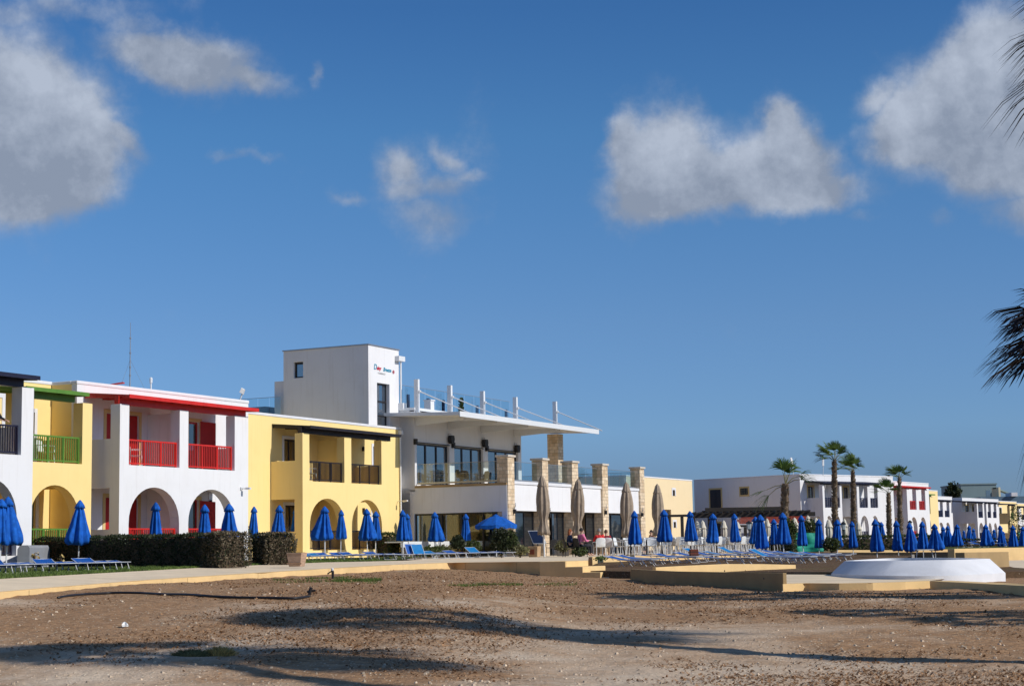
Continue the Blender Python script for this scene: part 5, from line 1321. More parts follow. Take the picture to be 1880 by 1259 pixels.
def far_palm(label, xb, yb, xt, yt, Y, tr, cr, n, m_, seed, **k):
    a = D(xb, 995, Y); t = D(xt, yt, Y); palm(label, (a.x, a.y, EYE - .6), (t.x, t.y, t.z), tr, cr, n, M_ := m_, k.pop('wind', WIND), seed, **k)
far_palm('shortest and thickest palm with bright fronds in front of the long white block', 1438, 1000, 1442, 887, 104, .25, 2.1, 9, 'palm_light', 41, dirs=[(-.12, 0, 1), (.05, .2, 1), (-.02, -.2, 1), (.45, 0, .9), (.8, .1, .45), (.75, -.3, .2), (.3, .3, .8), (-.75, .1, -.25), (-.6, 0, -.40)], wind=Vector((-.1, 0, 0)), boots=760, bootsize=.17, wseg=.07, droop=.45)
far_palm('tallest palm, leftmost of the three in front of the navy canopy', 1533, 1000, 1532, 844, 118, .19, 1.6, 15, 'palm', 42, boots=760, bootsize=.17, wseg=.06, up=.2, droop=.5, pl=1.15)
far_palm('second tallest palm with fronds blown to the left', 1568, 1000, 1566, 864, 121, .18, 1.45, 13, 'palm', 43, boots=700, bootsize=.16, wseg=.06, up=.15, droop=.5, pl=1.15, wind=Vector((-.45, 0, .12)))
far_palm('low palm with fronds streaming left beside the red canopied house', 1633, 1000, 1631, 904, 122, .17, 1.2, 11, 'palm', 44, boots=560, bootsize=.15, wseg=.055, up=.1, droop=.3, pl=1.15, wind=Vector((-.55, 0, .12)))
far_palm('tall thin palm in front of the red canopy', 1653, 1000, 1651, 876, 126, .17, 1.25, 12, 'palm', 45, boots=560, bootsize=.15, wseg=.055, up=.1, droop=.3, pl=1.15, wind=Vector((-.25, 0, .1)))
# palms standing just right of the frame, near the camera: their fronds hang into view and their shadows cross the ground
def near_palm(label, bx, by, tx, ty, tz, cr, n, seed, wind=Vector((-.35, .05, 0)), m_='palm_dark', dead=10, nseg=30, tr=.17, wseg=.04, up=-.2, droop=.7):
    palm(label, (bx, by, gz(bx, by) - .1), (tx, ty, tz), tr, cr, n, m_, wind, seed, nseg=nseg, wseg=wseg, up=up, dead=dead, boots=300, bootsize=.12, droop=droop, group='palms beside the photographer')
c1 = D(2030, 632, 29)
near_palm('palm whose dark crown pushes into the right edge halfway up', 10.4, 28.6, c1.x, 29.0, c1.z + .15, 1.95, 38, 51, dead=22, wseg=.06)
near_palm('tall leaning palm whose frond tips show in the top right corner', 7.0, 16.4, 8.02, 18.7, 7.6, 1.9, 44, 52, dead=22)
near_palm('strongly leaning palm just out of the frame to the right', 4.6, 10.4, 7.8, 13.8, 9.2, 1.6, 40, 53, m_='palm', dead=20)
near_palm('palm out of the frame to the right, farther along the track', 12.4, 29.6, 12.7, 30.3, 7.6, 1.3, 18, 54, m_='palm', dead=5)
near_palm('slender palm out of the frame to the far right', 13.8, 19.7, 13.8, 20.1, 5.5, 1.1, 16, 55, m_='palm', dead=4)
near_palm('small palm out of the frame beyond the kerb', 13.7, 21.4, 13.8, 21.6, 6.5, 1.1, 16, 56, m_='palm', dead=4)
# ------------------------------------------------------------------ blue beach umbrellas
def star_fold(nf_, amp, ph=0.0, lop=0.0):
    def f(i, t): return 1 + amp * math.cos(nf_ * t + ph + i * .05) + amp * .35 * math.cos((nf_ * 2 + 1) * t + 1.3) + lop * math.cos(t - 2.6) * min(1, i / 8)
    return f
def folded(kind, mname, L, pole_r, rnd, lop=0.0, rb=.30, tie=None, pole='metal_white', plen=1.25):
    """a folded umbrella hanging from its top at the origin: canopy, top flap and pole"""
    o = thing('beach_umbrella', 'x', 'umbrella')
    b = MB(); prof = []; n = 16
    for i in range(n + 1):
        t = i / n
        if tie:      # strapped: bulges, tightens at the strap and flares again
            r = .10 + (rb - .1) * math.sin(min(1, t / .45) * math.pi / 2) if t < .55 else rb - (rb - tie) * sstep(.55, .78, t)
            if t > .8: r = tie + (rb * .95 - tie) * sstep(.8, .96, t)
        else:
            r = .085 + (rb - .085) * (max(0, t - .08) ** .85)
            if t > .93: r *= 1 - .10 * (t - .93) / .07
        prof.append((r, -.06 - (L - .06) * t))
    b.lathe(prof, 0, 0, 48, star_fold(8, .26 if not tie else .16, rnd.uniform(0, 6), lop))
    # ragged hem and soft creases
    for k in range(len(b.v)):
        x, y, z = b.v[k]; t = -z / L; q = noise.noise(Vector((x * 7 + lop * 9, y * 7 + rb * 31, z * 2.2)))
        b.v[k] = (x * (1 + .16 * q * t), y * (1 + .16 * q * t), z + .06 * q * max(0, t - .75) * 4 + .035 * math.cos(8 * math.atan2(y, x)) * max(0, t - .85) * 6)
    b.build('canopy', M[mname], o, smooth=True)
    b = MB(); fl = .42 if not tie else .8
    b.lathe([(.012, .05), (.045, .02), (.085, -.03), (.135 if not tie else .20, -.13 if not tie else -.42), (.165 if not tie else .23, -.235 if not tie else -.48), (.085, -.22 if not tie else -.47)], 0, 0, 24, lambda i, t: 1 + (.16 * math.cos(8 * t) if i > 2 else 0))
    b.build('top_flap', M[mname], o, smooth=True)
    b = MB(); b.tube([(0, 0, -L + .1), (0, 0, -L - plen)], pole_r, 8); b.build('pole', M[pole], o)
    return o
rnd = random.Random(5)
protos = {'n': folded('n', 'blue_cloth', 1.4, .024, rnd, .10, .25), 'm': folded('m', 'blue_cloth', 1.4, .024, rnd, .05, .31), 'w': folded('w', 'blue_cloth', 1.4, .024, rnd, .12, .40),
          'l': folded('l', 'blue_cloth', 1.4, .024, rnd, .42, .42), 'r': folded('r', 'blue_cloth', 1.4, .024, rnd, -.34, .38)}
used = set()
def place_umb(kind, x, yt, yb, label, cat='umbrella', group='folded blue beach umbrellas', L=1.4, lean=0.0, hfix=None, Y=None):
    Y = Y or F_PX * L / (yb - yt) * 1.0
    r_0 = ray(x, 985)
    lim = 1e9
    if x < 736: lim = min((-44.2 if 440 < x < 550 else (cy if x > 440 else (cw if x > 190 else cn_))) / (r_0.dot(FR.N)) * r_0.y - 1.6, 1e9)
    elif x < 930: lim = us / r_0.dot(FR.U) * r_0.y - 1.5
    sz = 1.0
    if 1455 < x < 1760 and 1000 < yb and yt < 965: lim = 95 - (x - 1457) * .05 - 2.0
    if Y > lim: sz = lim / Y; Y = lim
    p = D(x, yt, Y)
    src = protos[kind]
    o = src if kind not in used else copy_tree(src)
    used.add(kind)
    # the origin of the thing is its top; poles run down into the ground
    o.location = p; o.rotation_euler = (rnd.gauss(0, .018), rnd.gauss(0, .022), rnd.uniform(0, 6.28) if kind not in 'lr' else 0)
    s_ = rnd.uniform(.96, 1.04) * sz; o.scale = (s_ * rnd.uniform(.88, 1.10), s_ * rnd.uniform(.88, 1.10), sz)
    o['label'] = label; o['category'] = cat; o['group'] = group
    return o
UMB = [('n', 3, 918, 996, 'folded blue umbrella cut by the left edge, in front of the navy railed house'),
 ('r', 15, 914, 998, 'wide drooping folded blue umbrella at the far left, right one of the overlapping pair'),
 ('w', 147, 920, 997, 'folded blue umbrella with a wide skirt standing alone in front of the long dark hedge'),
 ('n', 286, 924, 1000, 'folded blue umbrella in front of the left arch of the red railed house'),
 ('n', 376, 928, 998, 'slim folded blue umbrella at the left of the right arch of the red railed house'),
 ('m', 420.5, 926.5, 996, 'folded blue umbrella at the right edge of the right arch of the red railed house'),
 ('n', 466.5, 931, 987, 'folded blue umbrella behind the short hedge, at the left edge of the yellow house'),
 ('m', 513, 929, 989.5, 'baggy folded blue umbrella in front of the ground floor door of the yellow house'),
 ('n', 543.5, 933, 987.3, 'folded blue umbrella above the wooden planter box'),
 ('l', 596, 931, 989.5, 'folded blue umbrella spreading to the left before the left arch of the yellow house'),
 ('m', 626.5, 937, 988, 'folded blue umbrella at the pillar between the two arches of the yellow house'),
 ('w', 673, 935, 990, 'wide folded blue umbrella in front of the right arch of the yellow house'),
 ('n', 690, 939.7, 990, 'narrow folded blue umbrella half behind the wide one before the yellow house'),
 ('m', 739, 937.5, 991, 'left folded blue umbrella of the pair where the yellow house meets the restaurant'),
 ('n', 747.5, 944.3, 991.5, 'right folded blue umbrella of the pair where the yellow house meets the restaurant'),
 ('r', 798, 941, 992.5, 'folded blue umbrella bulging to the right in front of the white curtained window'),
 ('n', 855, 944.3, 992.6, 'slim folded blue umbrella in front of the ochre curtained window'),
 ('m', 1164.5, 939, 997.5, 'folded blue umbrella in front of the last stone pillar, nearest the white chairs'),
 ('m', 1218.5, 937, 993, 'folded blue umbrella in front of the pale yellow building'),
 ('m', 1266.4, 939.4, 992, 'folded blue umbrella at the joint of the pale yellow building and the white block'),
 ('n', 1308.7, 944, 995, 'folded blue umbrella beside the left post of the pergola'),
 ('n', 1347.8, 944, 993.4, 'folded blue umbrella below the second post of the pergola'),
 ('n', 1386.5, 949.5, 997, 'thin folded blue umbrella left of the dark one, before the tiled kiosk'),
 ('n', 1395.6, 946.3, 1004.6, 'dark blue tightly folded umbrella below the third pergola post'),
 ('n', 1420.4, 953.5, 997.5, 'small folded blue umbrella before the kiosk, left of the palm trunk'),
 ('m', 1436.8, 942.3, 997.5, 'folded blue umbrella hiding the foot of the shortest palm'),
 ('n', 1470.6, 947, 1000, 'folded blue umbrella in front of the turquoise tarpaulin, left one'),
 ('n', 1503, 954.3, 1003.8, 'folded blue umbrella at the right end of the turquoise tarpaulin'),
 ('n', 1536.8, 955, 1003, 'folded blue umbrella at the foot of the tallest palm'),
 ('n', 1563.8, 958, 1004, 'folded blue umbrella at the foot of the second tallest palm'),
 ('m', 1606.3, 954.2, 1011, 'broad folded blue umbrella behind the left half of the white basin'),
 ('n', 1617.8, 958.8, 996, 'small folded blue umbrella peeping out behind the broad one above the basin'),
 ('n', 1645, 957, 1009.4, 'dark folded blue umbrella in the shade between the two thin palms'),
 ('w', 1669.3, 960.6, 1010.7, 'wide skirted folded blue umbrella above the middle of the white basin'),
 ('m', 1692.8, 957.9, 1007.6, 'bright folded blue umbrella in front of the right arch of the red canopied house'),
 ('w', 1715.4, 962.4, 1008.5, 'dark wide folded blue umbrella in front of the narrow yellow house'),
 ('n', 1731.4, 967.4, 1002, 'folded blue umbrella of the far row, first left of the tall shaded wall'),
 ('r', 1739.5, 965.5, 1001.5, 'folded blue umbrella of the far row, second left of the tall shaded wall'),
 ('w', 1757, 963.3, 1001, 'folded blue umbrella of the far row in front of the tall shaded wall'),
 ('n', 1769.3, 974, 994.5, 'tiny folded blue umbrella right of the tall shaded wall'),
 ('m', 1779, 965, 998.5, 'folded blue umbrella below the far balcony with the open railing'),
 ('n', 1787, 970.5, 997, 'small folded blue umbrella just right of the one below the far balcony'),
 ('w', 1809.4, 963.3, 1001, 'dark wide folded blue umbrella below the two far navy railings'),
 ('n', 1824.8, 972, 998, 'small folded blue umbrella between two larger ones in the far row'),
 ('m', 1835.7, 965, 1002, 'folded blue umbrella at the left edge of the far yellow house'),
 ('n', 1842.3, 976, 1000, 'tiny folded blue umbrella in front of the far yellow house'),
 ('m', 1859, 965, 1003, 'folded blue umbrella left of the bare shrub in the far row'),
 ('m', 1877.5, 967, 1003, 'folded blue umbrella cut by the right edge of the picture')]
for k, x, yt, yb, lab in UMB: place_umb(k, x, yt, yb, lab)
protos['g'] = folded('g', 'green_cloth', 1.4, .024, rnd, .1, .3)
place_umb('g', 1869.5, 976, 1002, 'folded green umbrella among the blue ones at the right edge', group='umbrellas at the far right')
# the single open one
p = D(910.3, 945.7, 85); Hh = p.z - (EYE - .47)
o = thing('beach_umbrella', 'open blue beach umbrella with a hanging valance in front of the restaurant', 'umbrella', (p.x, p.y, EYE - .47))
rad = 1.06; zr2 = Hh - .55
b = MB(); N_ = 8; vv = [(0, 0, Hh - .04)]; fs_ = []
rings = [(.28, .93), (.62, .60), (1.0, 0.12)]
for (q, hh) in rings:
    for j in range(N_ * 4):
        t = 2 * math.pi * j / (N_ * 4); sag = 1 - .07 * abs(math.sin(t * N_ / 2)) * q
        vv.append((rad * q * sag * math.cos(t), rad * q * sag * math.sin(t), zr2 + (Hh - .04 - zr2) * hh - .03 * abs(math.sin(t * N_ / 2)) * q))
n = N_ * 4
for j in range(n): 
    vv.append((vv[1 + 2 * n + j][0] * 1.005, vv[1 + 2 * n + j][1] * 1.005, vv[1 + 2 * n + j][2] - .17 + .02 * math.cos(16 * math.pi * j / n)))
fs_ = [(0, 1 + j, 1 + (j + 1) % n) for j in range(n)] + [(1 + k * n + j, 1 + (k + 1) * n + j, 1 + (k + 1) * n + (j + 1) % n, 1 + k * n + (j + 1) % n) for k in range(3) for j in range(n)]
b.add(vv, fs_); b.build('canopy', M['blue_cloth'], o, recalc=False)
b = MB(); b.lathe([(.02, Hh + .06), (.10, Hh + .02), (.24, Hh - .08), (.25, Hh - .13)], 0, 0, 24); b.build('top_flap', M['blue_cloth'], o, smooth=True)
b = MB(); b.tube([(0, 0, -.3), (0, 0, Hh)], .028, 8); b.build('pole', M['metal_white'], o)
b = MB()
for j in range(8):
    t = 2 * math.pi * j / 8 ; b.tube([(0, 0, Hh - .1), (rad * .95 * math.cos(t), rad * .95 * math.sin(t), zr2 + .06)], .01, 4); b.tube([(0, 0, Hh - .55), (rad * .5 * math.cos(t), rad * .5 * math.sin(t), zr2 + .27)], .008, 4)
b.build('ribs', M['alu'], o)
# taupe parasols, strapped
protos['b'] = folded('b', 'beige_cloth', 2.75, .045, rnd, .06, .30, tie=.17, plen=1.6)
for x, yt, yb, Y, lab in ((994.8, 874.2, 978, 80, 'tall strapped taupe parasol in front of the second stone pillar'), (1061.2, 880.6, 979, 84, 'tall strapped taupe parasol in front of the third stone pillar, above the seated couple'),
                          (1149.5, 886, 981, 88, 'tall strapped taupe parasol between the fourth and fifth stone pillars'), (1206.6, 889.4, 984, 91, 'tall strapped taupe parasol right of the last stone pillar')):
    place_umb('b', x, yt, yb, lab, group='taupe restaurant parasols', Y=Y)
protos['i'] = folded('i', 'ivory_cloth', 1.55, .022, rnd, .08, .19, tie=.12, pole='wood_dark', plen=1.5)
for i, (x, yt) in enumerate(((1279.3, 957), (1289.5, 956), (1328.5, 956), (1353, 957.5), (1381, 957), (1402.5, 956), (1408, 952.5), (1458.5, 951), (1483, 947), (1498, 951), (1521, 954), (1550, 953), (1575, 958))):
    place_umb('i', x, yt, yt + 30, 'small folded ivory parasol ' + ['left of the leftmost pergola post', 'just left of the second from left pergola umbrella', 'in front of the dark side door', 'right behind the second pergola umbrella', 'left of the thin blue umbrella', 'touching the dark blue umbrella', 'baggy one right of the dark blue umbrella', 'in front of the orange tiles by the palm', 'right end of the kiosk roof', 'left of the two umbrellas by the tarpaulin', 'behind the right tarpaulin umbrella', 'right of the tallest palm', 'right of the second tallest palm'][i], group='ivory bar parasols', Y=106 + 2 * (i % 3))

# ------------------------------------------------------------------ sun loungers
def lounger(ang, sling, seed):
    o = thing('sun_lounger', 'x', 'sun lounger')
    z = .33; W_ = .30
    b = MB()
    for s_ in (-1, 1): b.tube([(-.42, s_ * W_, z), (.96, s_ * W_, z), ], .016, 6)
    b.tube([(.96, -W_, z), (.96, W_, z)], .016, 6); b.tube([(-.42, -W_, z), (-.42, W_, z)], .014, 6)
    b.build('frame', M['alu'], o)
    for x0 in (-.30, .62):
        b = MB()
        for s_ in (-1, 1): b.tube([(x0 - .05, s_ * (W_ - .02), z), (x0 + .17, s_ * (W_ + .01), 0)], .014, 6)
        b.tube([(x0 + .17, -W_ - .01, .015), (x0 + .17, W_ + .01, .015)], .013, 6)
        b.tube([(x0 + .07, -W_ + .01, z * .55), (x0 - .12, -W_ + .01, .0)], .011, 5); b.tube([(x0 + .07, W_ - .01, z * .55), (x0 - .12, W_ - .01, .0)], .011, 5)
        b.build('leg', M['alu'], o)
    b = MB(); n = 10
    P = [(-.26 + 1.2 * i / n, z - .02 - .028 * math.sin(math.pi * i / n)) for i in range(n + 1)]
    vv = []
    for x, zz_ in P: vv += [(x, -W_ + .015, zz_ + .02), (x, 0, zz_ + .002), (x, W_ - .015, zz_ + .02), (x, W_ - .015, zz_ - .0), (x, 0, zz_ - .016), (x, -W_ + .015, zz_ - .0)]
    b.add(vv, [(i * 6 + j, i * 6 + (j + 1) % 6, (i + 1) * 6 + (j + 1) % 6, (i + 1) * 6 + j) for i in range(n) for j in range(6)] + [(0, 1, 2, 3, 4, 5), tuple(n * 6 + j for j in (5, 4, 3, 2, 1, 0))])
    b.build('seat_sling', M[sling], o)
    b = MB(); ca, sa = math.cos(ang), math.sin(ang); bx_ = -.28; vv = []
    for i in range(n + 1):
        t = .72 * i / n; d = -.02 * math.sin(math.pi * i / n); cx, cz = bx_ - t * ca + d * sa, z + t * sa + d * ca
        vv += [(cx, -W_ + .01, cz + .02), (cx, 0, cz), (cx, W_ - .01, cz + .02), (cx, W_ - .01, cz), (cx, 0, cz - .018), (cx, -W_ + .01, cz)]
    b.add(vv, [(i * 6 + j, i * 6 + (j + 1) % 6, (i + 1) * 6 + (j + 1) % 6, (i + 1) * 6 + j) for i in range(n) for j in range(6)] + [(0, 1, 2, 3, 4, 5), tuple(n * 6 + j for j in (5, 4, 3, 2, 1, 0))])
    bk_ = b.build('backrest', M[sling], o)
    b = MB()
    for s_ in (-1, 1): b.tube([(bx_, s_ * W_, z), (bx_ - .74 * ca, s_ * W_, z + .74 * sa)], .015, 6)
    b.tube([(bx_ - .74 * ca, -W_, z + .74 * sa), (bx_ - .74 * ca, W_, z + .74 * sa)], .015, 6)
    if ang > .15: b.tube([(bx_ - .4 * ca, -W_, z + .4 * sa), (bx_ - .30, -W_, z - .02)], .01, 5); b.tube([(bx_ - .4 * ca, W_, z + .4 * sa), (bx_ - .30, W_, z - .02)], .01, 5)
    b.build('backrest_frame', M['alu'], bk_)
    return o
LP = {'f': lounger(R(4), 'blue_sling', 1), 's': lounger(R(14), 'blue_sling', 2), 't': lounger(R(14), 'turq_sling', 3), 'h': lounger(R(30), 'turq_sling', 4), 'u': lounger(R(62), 'blue_sling', 5), 'v': lounger(R(58), 'turq_sling', 6)}
LUSED = set()
DESC = {'f': 'blue sun lounger lying flat', 's': 'blue sun lounger, head slightly raised', 't': 'faded blue sun lounger, head slightly raised', 'h': 'faded blue sun lounger with half raised back', 'u': 'blue sun lounger with upright back', 'v': 'faded blue sun lounger with upright back'}
RZ0 = -FR.a
def place_lounger(k, x, y, h, label, rz=-.62, group='blue sun loungers'):
    p = G(x, y, h)
    o = LP[k] if k not in LUSED else copy_tree(LP[k])
    LUSED.add(k)
    o.location = p; o.rotation_euler = (0, 0, RZ0 + rz + rnd.uniform(-.05, .05)); o.scale = (1, 1, .78) if rz > -.2 else (.85, .85, .66); o['label'] = DESC[k] + ', ' + label; o['group'] = group
    return o
ordn = ['first', 'second', 'third', 'fourth', 'fifth', 'sixth', 'seventh', 'eighth', 'ninth', 'tenth', 'eleventh', 'twelfth', 'thirteenth', 'fourteenth', 'fifteenth', 'sixteenth', 'seventeenth', 'eighteenth', 'nineteenth', 'twentieth', 'twenty first', 'twenty second', 'twenty third', 'twenty fourth', 'twenty fifth', 'twenty sixth', 'twenty seventh', 'twenty eighth']
for i, (k, x, y) in enumerate([('s', -6, 1053), ('f', 22, 1052), ('f', 50, 1050.5), ('t', 74, 1045), ('s', 88, 1049.5), ('f', 112, 1049), ('f', 136, 1048.3), ('s', 163, 1047.5), ('f', 188, 1046.8), ('f', 210, 1046)]):
    place_lounger(k, x, y, .44, ordn[i] + ' from the left by the path')
for i, (k, x, y) in enumerate([('t', 567, 1030.5), ('t', 582, 1029.8), ('s', 597, 1029), ('f', 612, 1029.3), ('s', 628, 1028.3), ('s', 644, 1028), ('f', 660, 1028.2), ('f', 676, 1027.6), ('s', 690, 1027.2), ('f', 706, 1027)]):
    place_lounger(k, x, y, .44, ordn[i] + ' from the planter box')
for i, (k, x, y) in enumerate([('f', 722, 1027), ('f', 738, 1026.5), ('u', 762, 1026), ('v', 774, 1025.8), ('t', 796, 1025.2), ('f', 818, 1024.6), ('s', 836, 1024), ('f', 856, 1023.4), ('h', 877, 1023), ('f', 895, 1022.6), ('f', 922, 1022.2)]):
    place_lounger(k, x, y, .45, ordn[i] + ' from the left before the restaurant')
RL = [('s', 1160, 1040.5, .80), ('s', 1178, 1037.5, .79), ('f', 1196, 1036, .79), ('s', 1245, 1033.8, .77), ('f', 1262, 1032, .77), ('s', 1278, 1030.2, .76), ('h', 1290, 1026.5, .75), ('s', 1312, 1028.8, .76), ('t', 1330, 1027, .76), ('f', 1346, 1026, .75),
      ('h', 1352, 1023, .74), ('f', 1366, 1030, .77), ('s', 1380, 1025, .75), ('f', 1400, 1026, .76), ('f', 1338, 1037, .79), ('s', 1412, 1028, .77), ('h', 1420, 1033, .79), ('s', 1436, 1031, .78), ('f', 1450, 1035, .80), ('s', 1462, 1028, .77), ('f', 1474, 1033.5, .79),
      ('t', 1488, 1029.5, .79), ('f', 1502, 1027, .78), ('s', 1516, 1031, .80), ('f', 1528, 1028, .79), ('s', 1434, 1024.5, .76), ('f', 1212, 1030.5, .76)]
for i, (k, x, y, h) in enumerate(sorted(RL, key=lambda q: q[1])):
    place_lounger(k, x, y, h, ordn[i] + ' from the steps', rz=-.1)
for i, (k, x, y) in enumerate([('f', 1768, 1004.4), ('s', 1798, 1003.9), ('f', 1845, 1003.1)]):
    place_lounger(k, x, y, .575, ordn[i] + ' under the far right umbrellas')

# ------------------------------------------------------------------ terrace chairs and tables
def chair(shell, frame_, seed):
    o = thing('armchair', 'x', 'chair')
    b = MB(); n = 8; vv = []   # curved shell back and seat, local +x is the front
    prof = [(.23, .43, .22), (.10, .415, .235), (-.08, .41, .235), (-.19, .44, .235), (-.235, .55, .24), (-.26, .68, .245), (-.285, .80, .235), (-.295, .86, .20)]
    for (x, z, w2) in prof:
        for j in range(n + 1):
            y = -w2 + 2 * w2 * j / n; c_ = (abs(y) / w2) ** 2
            bow = .05 * c_ if z > .5 else 0; up2 = .03 * c_ if z <= .5 else -.03 * c_
            vv.append((x + bow, y, z + up2))
    k = n + 1; m_ = len(vv); vv += [(x - .014, y, z - .014) for x, y, z in vv]
    fs2 = [(i * k + j, i * k + j + 1, (i + 1) * k + j + 1, (i + 1) * k + j) for i in range(len(prof) - 1) for j in range(n)]
    fs2 += [tuple(m_ + q for q in reversed(f)) for f in fs2]
    ed = [j for j in range(k)] + [i * k + n for i in range(1, len(prof))] + [(len(prof) - 1) * k + j for j in range(n - 1, -1, -1)] + [i * k for i in range(len(prof) - 2, 0, -1)]
    fs2 += [(a, c, c + m_, a + m_) for a, c in zip(ed, ed[1:] + ed[:1])]
    b.add(vv, fs2); b.build('seat_shell', M[shell], o, smooth=False)
    for sx, sy in ((1, 1), (1, -1), (-1, 1), (-1, -1)):
        b = MB(); b.tube([(.19 * sx, .21 * sy, .43), (.24 * sx, .235 * sy, 0)], .016, 6); b.build('leg', M[frame_], o)
    for sy in (-1, 1):
        b = MB(); b.tube([(.22, .225 * sy, .43), (.23, .25 * sy, .62), (.18, .26 * sy, .655), (-.18, .255 * sy, .665), (-.265, .235 * sy, .64)], .017, 6); b.build('armrest', M[frame_], o)
    return o
CH = {'w': chair('plastic_white', 'metal_white', 1), 'g': chair('plastic_shaded', 'metal_white', 2), 'k': chair('black', 'black', 3)}
CUSED = set()
def place_chair(k, loc, rz, label, group='terrace armchairs'):
    o = CH[k] if k not in CUSED else copy_tree(CH[k]); CUSED.add(k)
    o.location = loc; o.rotation_euler = (0, 0, rz); o['label'] = label; o['group'] = group; return o
def table_():
    o = thing('table', 'x', 'table'); b = MB(); b.box((-.38, -.38, .72), (.38, .38, .75)); b.build('tabletop', M['metal_white'], o, bevel=.01)
    b = MB(); b.tube([(0, 0, .02), (0, 0, .72)], .035, 8); b.build('column', M['black'], o)
    b = MB(); b.box((-.25, -.035, 0), (.25, .035, .03)); b.box((-.035, -.25, .0), (.035, -.036, .03)); b.box((-.035, .036, .0), (.035, .25, .03)); b.build('foot', M['black'], o); return o
TB = table_(); TUSED = [False]
def place_table(loc, rz, label, group='terrace tables'):
    o = TB if not TUSED[0] else copy_tree(TB); TUSED[0] = True
    o.location = loc; o.rotation_euler = (0, 0, rz); o['label'] = label; o['group'] = group; return o
a_u = math.atan2(FR.U.y, FR.U.x); a_n = math.atan2(FR.N.y, FR.N.x)
for r_, (dn, us_) in enumerate(((-1.15, [74.2 + 2.0 * i for i in range(13)]), (-3.1, [78.0 + 2.1 * i for i in range(12)]), (-5.0, [88 + 2.2 * i for i in range(6)]))):
    rn = ['front', 'middle', 'back'][r_]
    for i, u in enumerate(us_):
        c_ = FR.W(u, EDGE_N + dn, -.5); pos = ordn[i] + ' ' + rn + ' row table'
        place_table(c_, a_u, 'small white square cafe table, the ' + pos + ' counted from the steps')
        for q, (du, dn2, rr, kk, wd) in enumerate(((-.62, 0, a_u, 'g', 'its back toned grey for shade, towards the steps'), (.62, 0, a_u + math.pi, 'w', 'white back away from the steps'), (0, -.62, a_n, 'w', 'facing the sea'), (0, .66, a_n + math.pi, 'w' if i % 2 else 'g', 'facing the restaurant'))):
            if r_ == 2 and q > 1: continue
            if r_ == 0 and i < 2 and q in (0, 3): continue
            jx, jn = rnd.uniform(-.06, .06), rnd.uniform(-.06, .06)
            place_chair(kk, FR.W(u + du + jx, EDGE_N + dn + dn2 + jn, -.5), rr + rnd.uniform(-.25, .25), 'armchair at the ' + pos + ', ' + wd)
# few more near the planters left of the group
for i, (x, y, k, rz, lab) in enumerate(((972, 1019, 'g', a_u, 'armchair toned grey for shade between the planter boxes and the menu board'), (1006, 1019, 'w', a_n + 2.6, 'white armchair right behind the menu board'), (1014, 1020, 'k', a_u + 1, 'low black seat beside the white armchair behind the menu board'))):
    place_chair(k, G(x, y, .5), rz, lab)
# ------------------------------------------------------------------ people
def body(name, label, joints, radii, edges, col, loc, rz, sc=1.0):
    o = thing('person', label, 'person', loc, rz); o.scale = (sc, sc, sc)
    def skin(nm, J, E, Rr, m_, parent, sub=2, root=0):
        me = bpy.data.meshes.new(nm); me.from_pydata(J, E, []); ob = bpy.data.objects.new(nm, me); C.objects.link(ob)
        md = ob.modifiers.new('skin', 'SKIN'); md.use_smooth_shade = True
        for v, r_ in zip(me.skin_vertices[0].data, Rr): v.radius = r_ if isinstance(r_, tuple) else (r_, r_); v.use_root = False
        me.skin_vertices[0].data[root].use_root = True
        s_ = ob.modifiers.new('sub', 'SUBSURF'); s_.levels = sub; s_.render_levels = sub
        dg = bpy.context.evaluated_depsgraph_get(); m2 = bpy.data.meshes.new_from_object(ob.evaluated_get(dg))
        bpy.data.objects.remove(ob); m2.materials.clear(); m2.materials.append(m_); m2.name = nm
        m2.polygons.foreach_set('use_smooth', [True] * len(m2.polygons))
        q = bpy.data.objects.new(nm, m2); C.objects.link(q); q.parent = parent; return q
    return o, skin
def cmat(n, c): return mat(n, c, .85, var=.25, vs_=9)
